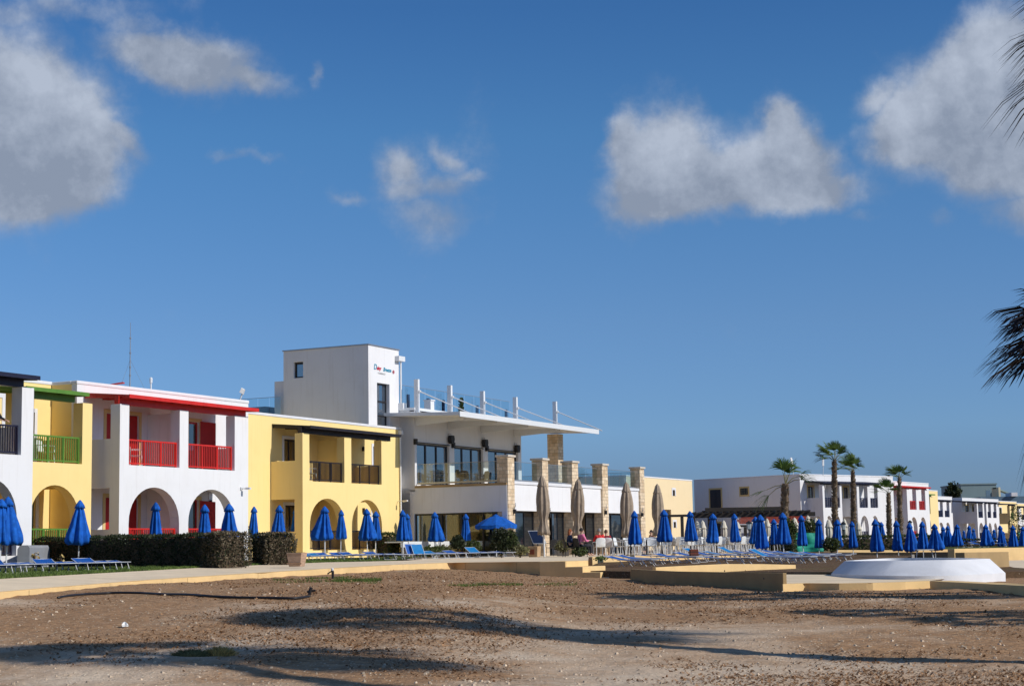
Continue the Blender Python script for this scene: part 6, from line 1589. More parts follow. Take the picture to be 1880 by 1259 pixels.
def person(label, loc, rz, shirt, trousers, hair, hairlen=.0, pose='sit', sc=1.0, arm='table', sleeves=True, bare_legs=False):
    """local +x is where the person looks"""
    o, skin = body('person', label, None, None, None, None, loc, rz, sc)
    if pose == 'sit':
        pel = (0, 0, .50); ch = (.0, 0, .80); nk = (.03, 0, 1.02); kn = .44; fz = .07
        legs = [((.05, s * .09, .50), (kn, s * .11, .50), (kn + .03, s * .11, .10), (kn + .19, s * .12, .05)) for s in (1, -1)]
    else:
        pel = (0, 0, .95); ch = (.02, 0, 1.24); nk = (.05, 0, 1.46)
        legs = [((0, s * .09, .92), (.02, s * .10, .50), (-.01, s * .10, .09), (.16, s * .12, .04)) for s in (1, -1)]
    hz2 = nk[2]
    if arm == 'table': arms = [((.0, s * .19, hz2 - .06), (.10, s * .25, hz2 - .32), (.34, s * .16, hz2 - .29)) for s in (1, -1)]
    elif arm == 'lap': arms = [((.0, s * .19, hz2 - .06), (.06, s * .25, hz2 - .32), (.28, s * .10, hz2 - .42)) for s in (1, -1)]
    else: arms = [((.02, s * .19, hz2 - .06), (.16, s * .24, hz2 - .30), (.40, s * .16, hz2 - .37)) for s in (1, -1)]
    J = [pel, ((pel[0] + ch[0]) / 2, 0, (pel[2] + ch[2]) / 2), ch, nk, (nk[0] + .015, 0, nk[2] + .05), (nk[0] + .03, 0, nk[2] + .13), (nk[0] + .02, 0, nk[2] + .21)]
    Rr = [(.15, .12), (.14, .11), (.16, .115), (.06, .06), (.055, .055), (.082, .098), (.07, .08)]
    E = [(0, 1), (1, 2), (2, 3), (3, 4), (4, 5), (5, 6)]
    for L_ in legs:
        b_ = len(J); J += list(L_); Rr += [.085, .06, .042, .04]; E += [(0, b_), (b_, b_ + 1), (b_ + 1, b_ + 2), (b_ + 2, b_ + 3)]
    for A_ in arms:
        b_ = len(J); J += list(A_); Rr += [.055, .042, .03]; E += [(2, b_), (b_, b_ + 1), (b_ + 1, b_ + 2)]
        w_ = Vector(A_[2]); dx = (Vector(A_[2]) - Vector(A_[1])).normalized()
        pb_ = len(J); J.append(tuple(w_ + dx * .07)); Rr.append((.036, .02)); E.append((b_ + 2, pb_))
        sd = Vector((-dx.y, dx.x, 0)).normalized()
        for f in range(4):
            k_ = len(J); q0 = w_ + dx * .10 + sd * (f - 1.5) * .019; ln = (.05, .06, .055, .042)[f]
            J += [tuple(q0), tuple(q0 + dx * ln * .6 - Vector((0, 0, .012))), tuple(q0 + dx * ln - Vector((0, 0, .032)))]; Rr += [.0095, .009, .008]
            E += [(pb_, k_), (k_, k_ + 1), (k_ + 1, k_ + 2)]
        k_ = len(J); q0 = w_ + dx * .03 + sd * .035 * (1 if A_[0][1] < 0 else -1); J += [tuple(q0), tuple(q0 + dx * .04 + sd * .02 * (1 if A_[0][1] < 0 else -1))]; Rr += [.011, .009]; E += [(b_ + 2, k_), (k_, k_ + 1)]
    skin('body', J, E, Rr, M['skin'], o)
    # clothes: shirt over trunk and upper arms, trousers over hips and legs
    g_ = .016
    J2 = [(pel[0], 0, pel[2] + .02), J[1], ch, (nk[0], 0, nk[2] + .0)]; R2 = [(.165, .135), (.155, .125), (.178, .132), (.078, .078)]; E2 = [(0, 1), (1, 2), (2, 3)]
    for A_ in arms:
        b_ = len(J2); wr = Vector(A_[1]).lerp(Vector(A_[2]), .85 if sleeves else .0)
        J2 += [A_[0], A_[1]] + ([tuple(wr)] if sleeves else []); R2 += [.072, .058] + ([.045] if sleeves else []); E2 += [(2, b_), (b_, b_ + 1)] + ([(b_ + 1, b_ + 2)] if sleeves else [])
    skin('shirt', J2, E2, R2, shirt, o)
    J3 = [(pel[0], 0, pel[2] + .05), (pel[0], 0, pel[2] - .03)]; R3 = [(.155, .13), (.155, .13)]; E3 = [(0, 1)]
    for L_ in legs:
        b_ = len(J3); e_ = Vector(L_[1]).lerp(Vector(L_[2]), -.0 if bare_legs else .9)
        J3 += [L_[0], L_[1]] + ([] if bare_legs else [tuple(e_)]); R3 += [.105, .082] + ([] if bare_legs else [.062]); E3 += [(1, b_), (b_, b_ + 1)] + ([] if bare_legs else [(b_ + 1, b_ + 2)])
    skin('trousers', J3, E3, R3, trousers, o)
    hc = Vector((nk[0] + .01, 0, nk[2] + .175))
    b = MB()
    for i in range(7):
        for j in range(14):
            th = math.pi * .62 * i / 6; t = 2 * math.pi * j / 14; fr2 = 1 if math.cos(t) < .3 else .80
            b.v.append((hc.x - .012 + .108 * math.sin(th) * math.cos(t) * fr2, .092 * math.sin(th) * math.sin(t), hc.z + .115 * math.cos(th) * 1.02))
    b.f = [(i * 14 + j, i * 14 + (j + 1) % 14, (i + 1) * 14 + (j + 1) % 14, (i + 1) * 14 + j) for i in range(6) for j in range(14)]
    hs_ = b.build('hair', hair, o, smooth=True)
    if hairlen:
        b = MB(); b.lathe([(.085, .03), (.10, -.05), (.105, -.14), (.09, -hairlen), (.04, -hairlen - .03)], 0, 0, 14, lambda i, t: 1 if math.cos(t) < .2 else .55)
        b.v = [(x + hc.x - .03, y, z + hc.z) for x, y, z in b.v]; b.build('long_hair', hair, o, smooth=True)
    # face
    b = MB(); b.tube([(nk[0] + .105, 0, nk[2] + .165), (nk[0] + .13, 0, nk[2] + .13), (nk[0] + .11, 0, nk[2] + .12)], [.008, .014, .006], 6); b.build('nose', M['skin'], o, smooth=True)
    for s_ in (-1, 1):
        b = MB(); b.lathe([(.001, .010), (.009, .004), (.009, -.004), (.001, -.010)], nk[0] + .098, s_ * .034, 8); b.v = [(x, y, z + nk[2] + .16) for x, y, z in b.v]; b.build('eye', M['black'], o)
        b = MB(); b.lathe([(.002, .03), (.014, .015), (.014, -.012), (.004, -.026)], nk[0] + .015, s_ * .086, 8); b.v = [(x, y, z + nk[2] + .14) for x, y, z in b.v]; b.build('ear', M['skin'], o, smooth=True)
    b = MB(); b.box((nk[0] + .098, -.024, nk[2] + .083), (nk[0] + .108, .024, nk[2] + .091)); b.build('mouth', mat('lips', (.35, .12, .1), .6) if 'lips' not in bpy.data.materials else bpy.data.materials['lips'], o)
    return o
def seat_px(x, Y, h=.5): p = D(x, 1000, Y); return Vector((p.x, p.y, EYE - h))
RED_HAIR = cmat('auburn_hair', (.30, .09, .03)); DARK_HAIR = cmat('dark_hair', (.03, .022, .018)); GREY_HAIR = cmat('grey_hair', (.30, .27, .25)); BROWN_HAIR = cmat('brown_hair', (.12, .07, .04))
person('woman with long auburn hair and dark blue top seated beside the man in pink', seat_px(1046, 77.0), a_u - .9, cmat('navy_top', (.02, .04, .10)), cmat('black_skirt', (.015, .015, .02)), RED_HAIR, .24, sc=.97, arm='lap')
person('dark haired man in a pink shirt seated at the first front row table', seat_px(1067, 76.6), a_u - .55, cmat('pink_shirt', (.75, .20, .36)), cmat('dark_trousers', (.03, .03, .04)), DARK_HAIR, sc=1.0, bare_legs=False)
pm = seat_px(1067, 76.6); place_chair('k', (pm.x - .06, pm.y - .05, pm.z), a_u - .55, 'black armchair under the man in the pink shirt')
pm = seat_px(1046, 77.0); place_chair('k', (pm.x - .04, pm.y, pm.z), a_u - .9, 'black armchair under the woman with auburn hair')
person('grey haired man in a bright red shirt seated with his back to the sea', seat_px(1101, 80.5), a_u + .75, cmat('red_shirt', (.72, .03, .03)), cmat('beige_trousers', (.35, .28, .2)), GREY_HAIR, sc=1.0)
for q_, (x_, Y_, rr_, ww_) in enumerate(((1101, 80.5, .75, 'man in red'), (1113, 81.2, .4, 'brown haired person'))):
    pm = seat_px(x_, Y_); place_chair('w', (pm.x + (.05 if q_ else -.02), pm.y - .08, pm.z), a_u + rr_, 'white armchair under the ' + ww_)
person('brown haired person with a bare arm seated right beside the man in red', seat_px(1113, 81.2), a_u + .4, cmat('dark_red_top', (.30, .02, .03)), cmat('tan_shorts', (.35, .26, .18)), BROWN_HAIR, .0, sleeves=False, sc=.96)
person('dark haired person in a rust top seated far back below the last taupe parasol', seat_px(1197, 93.5), a_u + 2.4, cmat('rust_top', (.20, .05, .03)), cmat('dark_trousers_two', (.03, .03, .04)), DARK_HAIR, sc=1.0)
u_, z_ = FR.F(cn_ - .45, -7, 775)
person('person in a dark sweater leaning on the navy balcony railing at the left edge', FR.W(u_, cn_ - .62, 3.12), a_n + .15, cmat('black_sweater', (.012, .012, .018)), cmat('red_shorts', (.4, .05, .05)), DARK_HAIR, pose='stand', arm='rail')
# balcony furniture seen through the railings
def bal(x, c_, n, zf_, k, rz, lab, grp='balcony chairs'):
    u = FR.F(c_, x, 840)[0]; return place_chair(k, FR.W(u, n, zf_), rz, lab, grp)
bal(246, cw, cw - 1.0, 3.12, 'w', a_n, 'white chair behind the left red upstairs railing, left of the small table'); bal(287, cw, cw - .95, 3.12, 'w', a_n + .8, 'white chair behind the left red upstairs railing, in the middle')
bal(355, cw, cw - .95, 3.12, 'w', a_n - .5, 'white chair behind the right red upstairs railing'); bal(118, cg, cg - .85, 3.12, 'w', a_n + .3, 'white chair behind the green upstairs railing')
bal(580, cy, cy - .95, 3.12, 'w', a_n + .2, 'white chair behind the left dark upstairs railing of the yellow house, left one'); bal(602, cy, cy - 1.0, 3.12, 'w', a_n + 1.2, 'white chair behind the left dark upstairs railing of the yellow house, right one')
bal(655, cy, cy - .95, 3.12, 'w', a_n, 'white chair behind the right dark upstairs railing of the yellow house'); bal(262, cw, cw - .95, .0, 'w', a_n, 'white chair behind the red railing of the left arch downstairs'); bal(582, cy, cy - .9, 0, 'w', a_n, 'white chair in the left arch of the yellow house')
bal(655, cy, cy - .9, 0, 'w', a_n + .6, 'white chair in the right arch of the yellow house')
# chairs and tables on the upper terrace behind the glass
for i in range(6):
    place_chair('k', FR.W(us + .9 + 1.25 * i, nf + 1.1 + .5 * (i % 2), zsl), a_n + i, 'black armchair upstairs behind the glass, ' + ordn[i] + ' from the left', 'upper terrace chairs')
# ------------------------------------------------------------------ furniture and odds and ends on the ground
A_ = D(527, 1033.2, 49.5); 
o = thing('planter', 'tapered weathered wooden planter box at the end of the short hedge', 'planter', (A_.x, A_.y, EYE - .46), -.25)
b = MB(); b.hexa([(.04, .04, 0), (.40, .04, 0), (.40, .40, 0), (.04, .40, 0)], [(-.02, -.02, .40), (.46, -.02, .40), (.46, .46, .40), (-.02, .46, .40)]); b.build('planter_body', M['terracotta_box'], o, bevel=.012)
b = MB()
for z_ in (.06, .33): b.hexa([(-.0 + .04 * (1 - z_ * 2.5), -.0 + .04 * (1 - z_ * 2.5) - .022, z_), (.44 - .04 * (1 - z_ * 2.5) + .02, -.022 + .04 * (1 - z_ * 2.5), z_), (.44, -.0, z_), (0, 0, z_)], [(-.01, -.03, z_ + .05), (.46, -.03, z_ + .05), (.46, .0, z_ + .05), (0, 0, z_ + .05)])
b.build('planter_rails', M['terracotta_box'], o)
b = MB(); b.box((.03, .03, .401), (.41, .41, .41)); b.build('planter_soil', M['lawnsoil'], o)
p = G(981.5, 1022, .49)
o = thing('planter', 'pale clay coloured square pot with rusty stains under the menu board', 'planter', p, -.4)
b = MB(); b.hexa([(-.22, -.2, 0), (.22, -.2, 0), (.22, .2, 0), (-.22, .2, 0)], [(-.25, -.23, .5), (.25, -.23, .5), (.25, .23, .5), (-.25, .23, .5)]); b.build('planter_body', M['pot'], o, bevel=.02)
b = MB(); b.box((-.15, -.235, .12), (.08, -.218, .36)); b.build('panel', M['rust'], o)
p = G(987, 1021, .49)
o = thing('menu_board', 'tilted dark blue menu board in a pale frame standing beside the clay pot', 'sign', (p.x, p.y + .25, p.z), -.25)
b = MB(); b.tube([(0, .1, 0), (0, .08, .75)], .03, 8); b.build('stand', M['black'], o)
def tilt(x, z, y=0): return (x + .32 * (1 - z / .8) - .16, y - .15 + .28 * z, .62 + z * .82)
b = MB(); b.hexa([tilt(-.33, 0), tilt(.33, 0), tilt(.33, 0, .04), tilt(-.33, 0, .04)], [tilt(-.33, .8), tilt(.33, .8), tilt(.33, .8, .04), tilt(-.33, .8, .04)]); b.build('frame', M['alu'], o)
b = MB(); b.hexa([tilt(-.295, .04, -.012), tilt(.295, .04, -.012), tilt(.295, .04, -.001), tilt(-.295, .04, -.001)], [tilt(-.295, .76, -.012), tilt(.295, .76, -.012), tilt(.295, .76, -.001), tilt(-.295, .76, -.001)]); b.build('board', mat('dark_blue_board', (.02, .035, .09), .3, var=.3, vs_=6), o)
for i, (x0, x1, yb_) in enumerate(((931, 962, 1021.5), (1023, 1047, 1020.5))):
    a = G(x0, yb_, .485); c = G(x1, yb_, .485)
    o = thing('planter', ['low grey brown planter box left of the clay pot', 'grey brown planter box left of the seated woman'][i], 'planter', a)
    b = MB(); b.box((0, 0, 0), (c.x - a.x, .4, .3)); b.build('planter_body', M['grey_box'], o, bevel=.01)
    b = MB(); b.box((.03, .03, .301), (c.x - a.x - .03, .37, .31)); b.build('planter_soil', M['lawnsoil'], o)
# white sheeted long table
a = D(737, 1020, 81); c = D(846, 1020, 88)
o = thing('long_table', 'long white topped table with white posts behind the upright loungers', 'table', (a.x, a.y, EYE - .42), math.atan2(c.y - a.y, c.x - a.x))
L_ = math.hypot(c.x - a.x, c.y - a.y); zt3 = D(760, 993.5, 82).z - (EYE - .42)
b = MB(); b.box((0, 0, zt3 - .28), (L_ * .96, .05, zt3)); b.box((0, .051, zt3 - .06), (L_ * .96, .9, zt3)); b.build('tabletop', M['plastic_white'], o, bevel=.02)
for q in (.0, .10, .55, .60): 
    b = MB(); b.box((L_ * q + .01, -.06, 0), (L_ * q + .11, -.003, zt3 + .02)); b.build('leg', M['metal_white'], o)
p = G(880, 1020, .46)
o = thing('side_table', 'small grey metal table with a thin parasol pole left of the open umbrella', 'table', (p.x, p.y + 1, p.z), .1)
b = MB(); b.box((-.45, -.3, .72), (.45, .3, .75)); b.build('tabletop', M['alu'], o)
for sx in (-.42, .42):
    for sy in (-.27, .27): b = MB(); b.tube([(sx, sy, 0), (sx, sy, .72)], .016, 6); b.build('leg', M['alu'], o)
b = MB(); b.tube([(0, 0, 0), (0, 0, 1.55)], .02, 6); b.box((-.12, -.02, 1.5), (.14, .02, 1.56)); b.build('pole', M['metal'], o)
# turquoise tarpaulin over stacked things
TY = 100; p0_ = D(1457, 1014, TY); p1_ = D(1510, 1014, TY); W_ = p1_.x - p0_.x; hT = D(1470, 976.5, TY).z - (EYE - .62)
o = thing('covered_stack', 'stack of furniture wrapped in a turquoise tarpaulin behind two blue umbrellas', 'tarpaulin', (p0_.x, TY, EYE - .62))
b = MB(); nx, nz = 22, 14; vv = []
def tp(s_, t):   # front sheet of the wrapped stack with a seat-like step
    x = W_ * s_; step = .42 if t < .30 else 0
    y = -.1 - step - .05 * math.sin(s_ * 9 + t * 4) - .03 * noise.noise(Vector((s_ * 6, t * 5, 0)))
    return (x + .04 * noise.noise(Vector((s_ * 4, t * 6, 3))) , y, hT * t * (1 - .10 * max(0, s_ - .15) * (1 if t > .9 else 0)))
for i in range(nz + 1):
    for j in range(nx + 1): vv.append(tp(j / nx, i / nz))
b.add(vv, [(i * (nx + 1) + j, i * (nx + 1) + j + 1, (i + 1) * (nx + 1) + j + 1, (i + 1) * (nx + 1) + j) for i in range(nz) for j in range(nx)])
k0 = len(b.v); fr3 = [tp(j / nx, 1) for j in range(nx + 1)]; b.add(fr3 + [(x, .9, z - .05) for x, y, z in fr3], [(j, j + 1, nx + 2 + j, nx + 1 + j) for j in range(nx)])
for s_ in (0, 1):
    cl = [tp(s_, i / nz) for i in range(nz + 1)]; b.add(cl + [(x, .9, z) for x, y, z in cl], [(i, i + 1, nz + 2 + i, nz + 1 + i) for i in range(nz)])
b.build('tarpaulin', M['green_cloth'], o, recalc=False, smooth=True)
b = MB(); b.box((.08, .0, 0), (W_ - .08, .85, hT - .12)); b.build('stacked_frames', M['black'], o)
# reddish box among the chairs
p = G(1274, 1022, .55)
o = thing('crate', 'rust red wooden crate standing among the chair legs behind the loungers', 'crate', p, .1)
b = MB(); b.box((-.17, -.15, 0), (.17, .15, .32)); b.build('crate_body', M['rust'], o, bevel=.01)
for z_ in (.08, .20): b = MB(); b.box((-.175, -.155, z_), (.175, -.1505, z_ + .03)); b.build('slat', M['wood_dark'], o)
# grey stub wall at far left and a little grey block by the basin
a = D(31.5, 1028, 51.3); c = D(54, 1028, 51.3)
o = thing('stub_wall', 'grey shaded end of a low garden wall with a rounded top at the left', 'low wall', (a.x, a.y, EYE - .5))
Ww = c.x - a.x; Hs = D(40, 1000.5, 51.3).z - EYE + .5
b = MB(); b.prism([(0, 0), (Ww, 0), (Ww, Hs - .08), (Ww * .85, Hs), (Ww * .2, Hs), (0, Hs - .12)], lambda x, z, k: (x, k, z), 2.2); b.build('wall_body', mat('grey_render', (.26, .27, .29), .9, var=.15), o)
for i, (x, y, ht, lab) in enumerate(((1676.5, 1030, 12, 'small pale post behind the middle of the white basin'),)):
    p = D(x, y, 52); o = thing('marker_post', lab, 'post', (p.x, p.y, EYE - .95)); b = MB(); b.hexa([(-.05, -.05, 0), (.05, -.05, 0), (.05, .05, 0), (-.05, .05, 0)], [(-.04, -.04, .5), (.04, -.04, .5), (.04, .04, .5), (-.04, .04, .5)]); b.build('post_body', M['capstone'], o)
o = thing('side_table', 'low white plastic table under the bright umbrella right of the basin centre', 'table', (lambda p: (p.x, p.y, EYE - .92))(D(1697, 1006.5, 80))); b = MB(); b.box((-.4, -.25, .42), (.4, .25, .46)); b.build('tabletop', M['plastic_white'], o, bevel=.01)
for sx in (-.34, .34): b = MB(); b.tube([(sx, 0, .42), (sx * 1.2, 0, 0)], .03, 6); b.build('leg', M['plastic_white'], o)
# street lanterns
for i, (x, yt, Y) in enumerate(((1374.5, 955.5, 100), (1548, 957, 104), (1612, 956.5, 128), (1670.5, 954.5, 130))):
    p = D(x, yt, Y); H = p.z - (EYE - .6)
    o = thing('street_lantern', 'black garden lantern on a post, ' + ['in front of the orange tiled kiosk', 'right of the tallest palm', 'behind the broad umbrella by the basin', 'left of the red railed arches far back'][i], 'lantern', (p.x, p.y, EYE - .6), 0, 'garden lanterns')
    b = MB(); b.tube([(0, 0, 0), (0, 0, H - .55)], [.05, .03], 8); b.build('post', M['black'], o)
    b = MB(); b.lathe([(.03, H), (.17, H - .12), (.19, H - .14), (.18, H - .17)], 0, 0, 6); b.lathe([(.11, H - .5), (.05, H - .56)], 0, 0, 6); b.build('lantern_cap', M['black'], o)
    b = MB(); b.lathe([(.15, H - .17), (.11, H - .5)], 0, 0, 6); b.build('lantern_glass', mat('frosted_lamp_glass', (.35, .4, .42), .3) if i == 0 else bpy.data.materials['frosted_lamp_glass'], o)
# floodlights and roof things
def flood(label, x, yb_, xt, yt, Y, face=1, m_='alu'):
    a = D(x, yb_, Y); t = D(xt, yt, Y); o = thing('floodlight', label, 'floodlight', a)
    d = t - a; b = MB(); b.tube([(0, 0, 0), (d.x * .5, 0, d.z * .55)], .03, 6); b.build('pole', M['metal_white'], o)
    q = Vector((d.x * .62, 0, d.z * .74)); ax = (Vector((d.x, 0, d.z)) - q).normalized() if (Vector((d.x, 0, d.z)) - q).length > .01 else Vector((0, 0, 1))
    hl = max(.22, (Vector((d.x, 0, d.z)) - q).length * 1.6); s_ = Vector((ax.z, 0, -ax.x))
    def P(a_, c_, y): v = q + ax * a_ + s_ * c_; return (v.x, y, v.z)
    b = MB(); b.hexa([P(-hl * .5, -.09, -.18), P(-hl * .5, .09, -.10), P(-hl * .5, .09, .10), P(-hl * .5, -.09, .18)], [P(hl * .5, -.11, -.18), P(hl * .5, .04, -.10), P(hl * .5, .04, .10), P(hl * .5, -.11, .18)]); b.build('lamp_head', M[m_], o, bevel=.01)
    return o
flood('tilted white floodlight on the roof corner of the red canopied white house at the left', 441, 733, 449, 713, 74)
flood('slim dark topped pole lamp on the roof of the yellow house before the tower', 603.5, 776, 605, 716, 96, m_='black')
flood('floodlight tilted on a pole beside the crown of the shortest palm', 1457, 872, 1452.5, 838, 150)
flood('thin pole lamp on the roof of the long white block left of the tallest palm', 1511, 872, 1512, 840, 160)
a = D(238.5, 706, 80); t = D(238.5, 592, 80)
o = thing('antenna_mast', 'tall thin guyed lattice antenna behind the roof of the white house', 'antenna', (a.x, a.y, a.z - 1))
Hm = t.z - a.z + 1; b = MB(); b.tube([(0, 0, 0), (0, 0, Hm * .55), (0, 0, Hm)], [.035, .028, .012], 5)
for q in (.35, .45, .62, .8): b.lathe([(.05, Hm * q), (.05, Hm * q + .08)], 0, 0, 6)
b.build('mast', M['metal'], o)
b = MB(); b.tube([(0, 0, Hm * .55), (-.55, .2, .8)], .006, 4); b.tube([(0, 0, Hm * .55), (.6, .6, .8)], .006, 4); b.build('guy_wires', M['metal'], o)
a = D(277, 716, 72); t = D(277, 692.5, 72)
o = thing('vent_pipe', 'short white capped pipe on the roof right of the antenna', 'pipe', (a.x, a.y, a.z - .3)); b = MB(); b.tube([(0, 0, 0), (0, 0, t.z - a.z + .2)], .035, 8); b.lathe([(.06, t.z - a.z + .05), (.07, t.z - a.z + .25), (.03, t.z - a.z + .3)], 0, 0, 8); b.build('pipe_body', M['metal_white'], o)
a = D(196, 706, 75); c = D(246, 713, 75)
o = thing('roof_hatch', 'low white sloped roof hatch with a red ridge behind the parapet of the white house', 'roof hatch', (a.x, a.y, a.z - .5)); Wd = c.x - a.x
b = MB(); b.hexa([(0, 0, 0), (Wd, 0, 0), (Wd, 1.5, 0), (0, 1.5, 0)], [(.0, 0, .45), (Wd * .95, 0, .30), (Wd * .95, 1.5, .42), (.2, 1.5, .62)]); b.build('hatch_body', M['cap'], o)
b = MB(); b.hexa([(-.1, 0, .455), (Wd * .6, -.02, .56), (Wd * .6, .3, .56), (-.1, .3, .455)], [(-.1, 0, .49), (Wd * .6, -.02, .61), (Wd * .6, .3, .61), (-.1, .3, .49)]); b.build('ridge', M['red'], o)
# camera and lamp on house walls
u, z = FR.F(cw + .1, 446, 896)
o = fthing(FR, 'security_camera', 'small grey security camera on the white wall right of the arches', 'camera', u, cw, z)
b = MB(); b.box((u - .05, cw + .003, z - .05), (u + .05, cw + .06, z + .05)); b.tube([(u, cw + .05, z), (u + .08, cw + .22, z - .02)], .022, 6); b.box((u + .02, cw + .2, z - .05), (u + .14, cw + .4, z + .03)); b.build('camera_body', M['alu'], o)
u, z = FR.F(nmy + .1, 733, 920)
o = fthing(FR, 'security_camera', 'small camera on an arm at the right end of the yellow wall', 'camera', u, nmy, z)
b = MB(); b.tube([(u, nmy, z), (u - .1, nmy + .45, z + .02)], .02, 6); b.hexa([(u - .16, nmy + .4, z - .05), (u - .04, nmy + .4, z - .05), (u - .04, nmy + .65, z - .02), (u - .16, nmy + .65, z - .02)], [(u - .16, nmy + .4, z + .05), (u - .04, nmy + .4, z + .05), (u - .04, nmy + .65, z + .06), (u - .16, nmy + .65, z + .06)]); b.build('camera_body', M['alu'], o)
# ------------------------------------------------------------------ things on the bare earth
def ghit(x, y):
    h = 1.0
    for _ in range(40):
        p = G(x, y, h); h = .5 * h + .5 * (EYE - gz(p.x, p.y))
    return G(x, y, h)
hp_ = [ghit(x, y) for x, y in ((106, 1100), (128, 1096.5), (160, 1092.5), (205, 1090.5), (260, 1091.5), (320, 1093.5), (380, 1096.5), (440, 1099.5), (500, 1101), (540, 1101.5), (558, 1099), (568, 1097))]
o = thing('hose', 'long black rubber hose lying across the bare earth by the path', 'hose', hp_[0])
b = MB(); pts = resample(hp_, 60); b.tube([(p.x - o.location.x, p.y - o.location.y, p.z - o.location.z + .03 + .005 * math.sin(i * .4)) for i, p in enumerate(pts)], .021, 8); b.build('hose_tube', M['hose'], o, smooth=True)
b = MB(); e = pts[-1] - o.location; b.tube([(e.x, e.y, e.z + .05), (e.x + .03, e.y, e.z + .17)], .03, 6); b.tube([(e.x - .04, e.y, e.z + .1), (e.x + .1, e.y, e.z + .12)], .02, 6); b.build('valve', M['hose'], o)
p = ghit(611, 1062)
o = thing('pipe_stub', 'short dark pipe stub sticking out of the earth by the kerb', 'pipe', p)
b = MB(); b.tube([(0, 0, -.05), (0, 0, .16), (-.015, 0, .2)], .035, 8); b.tube([(-.02, 0, .19), (-.13, -.02, .12)], .018, 6); b.build('pipe_body', M['hose'], o)
b = MB(); b.lathe([(.03, .19), (.035, .24), (.02, .26)], -.01, 0, 8); b.build('pipe_cap', M['metal_white'], o)
def clump(label, x, y, wpx, hpx, m_, seed, n_=900):
    p = ghit(x, y); Yd = p.y; W_ = wpx * Yd / F_PX; H = hpx * Yd / F_PX; r2 = random.Random(seed)
    o = thing('grass_clump', label, 'dry grass', p); b = MB()
    for _ in range(n_):
        t = r2.uniform(0, 6.283); q = math.sqrt(r2.random()); x_, y_ = W_ / 2 * q * math.cos(t), W_ * .32 * q * math.sin(t); hh = H * (1 - q * q * .6) * r2.uniform(.6, 1.1)
        lx, ly = r2.gauss(0, .04) + x_ * .3, r2.gauss(0, .04); w2 = .006
        b.add([(x_ - w2, y_, -.02), (x_ + w2, y_, -.02), (x_ + lx * .5 + w2, y_ + ly * .5, hh * .6), (x_ + lx, y_ + ly, hh), (x_ + lx * .5 - w2, y_ + ly * .5, hh * .6)], [(0, 1, 2, 4), (4, 2, 3)])
    b.build('grass_blades', M[m_], o, recalc=False)
    b = MB(); b.lathe([(W_ * .42, -.03), (W_ * .36, H * .35), (W_ * .12, H * .62), (.01, H * .66)], 0, 0, 14); b.v = [(x_, y_ * .62, z_) for x_, y_, z_ in b.v]; b.build('grass_mat', M[m_], o, smooth=True)
clump('half of the dry grass clump, coloured olive for the front shadow', 353, 1204, 64, 14, 'bush_dry', 61)  # one clump in two colours, shadow and sunlight painted into them
clump('half of the dry grass clump, coloured straw yellow for the sun', 403, 1203, 46, 18, 'straw', 62)
p = ghit(229, 1151)
o = thing('litter', 'small white crumpled piece of paper on the brown ground', 'litter', p); r2 = random.Random(9); b = MB()
b.lathe([(.004, .0), (.035, .01), (.04, .035), (.03, .06), (.004, .075)], 0, 0, 9, lambda i, t: 1 + .3 * math.sin(3 * t + i) + .2 * math.cos(5 * t - i)); b.build('crumpled_paper', M['plastic_white'], o)
# gravel and litter of the ground, nobody could count it
r2 = random.Random(77)
def scatter(name, label, cat, m_, n_, maker, zone):
    b = MB()
    for _ in range(n_):
        while True:
            Y = 1 / r2.uniform(1 / 58, 1 / 14.6); k = r2.uniform(-.34, .34); X = k * Y
            if zone(X, Y, k): break
        maker(b, X, Y, gz(X, Y))
    o = b.build(name, m_, recalc=False); tag(o, label, cat, kind='stuff')
def onbare(X, Y):
    if X < 2.2:
        for a, c in zip(near3, near3[1:]):
            if a.y <= Y <= c.y or c.y <= Y <= a.y:
                t = (Y - a.y) / ((c.y - a.y) or 1e-6); return X > a.x + (c.x - a.x) * t + .05
        return Y < near3[0].y if X < near3[0].x else Y < 52
    line = 47 - (X - 3.1) * 12 / 2.5 if X < 5.6 else 34.6 - (X - 5.6) * .8
    return Y < line - .1
def stone_(b, X, Y, z):
    s_ = min(.022, .0045 / max(.05, r2.random()) ** .7) * (1 + Y / 80); a = r2.uniform(0, 3); pts_ = []
    for i in range(5): t = a + i * 1.2566; pts_.append((X + s_ * math.cos(t) * r2.uniform(.7, 1.2), Y + s_ * math.sin(t) * r2.uniform(.7, 1.2), z - .004))
    tp_ = [(X + (p[0] - X) * .6, Y + (p[1] - Y) * .6, z + s_ * r2.uniform(.35, .8)) for p in pts_]
    b.add(pts_ + tp_, [(5, 6, 7, 8, 9)] + [(i, (i + 1) % 5, 5 + (i + 1) % 5, 5 + i) for i in range(5)])
M['gravel'] = leafmat('pale_limestone_chips', (.54, .43, .31), (.36, .27, .19), 9, 0)
M['chips'] = leafmat('brown_leaf_litter', (.36, .21, .11), (.20, .11, .055), 6, 0)
scatter('gravel', 'loose pale stone chips scattered over the bare earth', 'gravel', M['gravel'], 3500, stone_, lambda X, Y, k: onbare(X, Y))
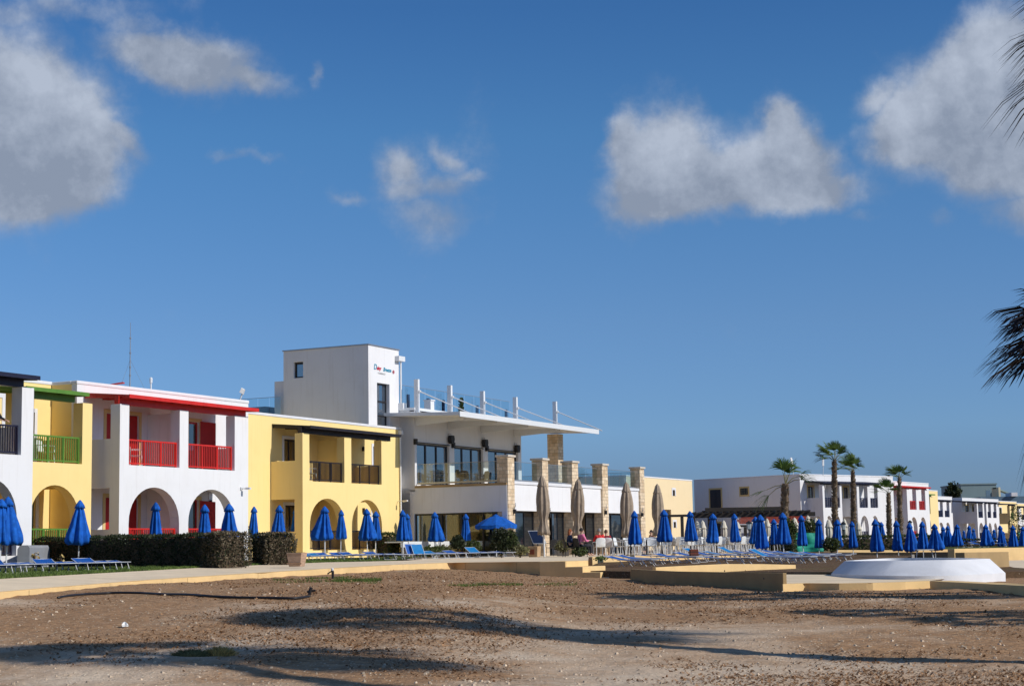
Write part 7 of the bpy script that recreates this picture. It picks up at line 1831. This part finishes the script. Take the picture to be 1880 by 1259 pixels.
def chip_(b, X, Y, z):
    l = r2.uniform(.012, .034) * (1 + Y / 70); w2 = l * r2.uniform(.2, .5); a = r2.uniform(0, 6.3); dz = l * r2.uniform(0, .8)
    c_, s_ = math.cos(a), math.sin(a)
    b.add([(X - s_ * w2, Y + c_ * w2, z), (X + s_ * w2, Y - c_ * w2, z + .003), (X + c_ * l, Y + s_ * l, z + dz), (X + c_ * l * .5 - s_ * w2, Y + s_ * l * .5 + c_ * w2, z + dz * .8)], [(0, 1, 2, 3)])
def litzone(X, Y, k):
    if not onbare(X, Y): return False
    v = noise.noise(Vector((X * .25, Y * .16, 2))) + .5 * noise.noise(Vector((X * .8, Y * .6, 5))) + (Y - 24) * .022
    return v > r2.uniform(-.25, .45)
scatter('leaf_litter', 'brown leaf litter and bark chips drifted towards the path', 'leaf litter', M['chips'], 40000, chip_, litzone)
# weeds on the earth by the kerb and grass on the lawn
def blade(b, X, Y, z, h, w2, r3):
    a = r3.uniform(0, 6.283); lx, ly = r3.gauss(0, .4) * h, r3.gauss(0, .4) * h
    b.add([(X - w2 * math.cos(a), Y - w2 * math.sin(a), z), (X + w2 * math.cos(a), Y + w2 * math.sin(a), z), (X + lx, Y + ly, z + h)], [(0, 1, 2)])
b = MB(); r3 = random.Random(12)
for (x0, x1, yc, hy, n_) in ((612, 700, 1065.5, 4.5, 2600), (500, 612, 1066, 3, 500), (820, 960, 1073, 2.5, 900), (980, 1060, 1072, 2, 300), (560, 640, 1063, 3, 300)):
    for _ in range(n_):
        x = r3.uniform(x0, x1); y = yc + r3.gauss(0, hy * .4); p = ghit(x, y) if False else None
        h = .86
        q = G(x, y, h); q = G(x, y, EYE - gz(q.x, q.y)); blade(b, q.x, q.y, gz(q.x, q.y) - .01, r3.uniform(.025, .07), .012, r3)
tag(b.build('weed_patches', M['weed'], recalc=False), 'thin green grass sprouting on the earth along the kerb', 'weeds', kind='stuff')
b = MB()
for _ in range(26000):
    t = r3.random(); i = int(t * 38); a, c = lawn_near[i].lerp(lawn_near[i + 1], t * 38 - i), lawn_far[min(39, i)]
    s_ = r3.random() ** 2.2; d = (c - a); q = a + d * (s_ * .55)
    blade(b, q.x, q.y, q.z - .01, r3.uniform(.03, .085), .010 + .01 * t, r3)
tag(b.build('lawn_grass', M['grass'], recalc=False), 'short green lawn grass between the path and the hedges', 'grass', kind='stuff')
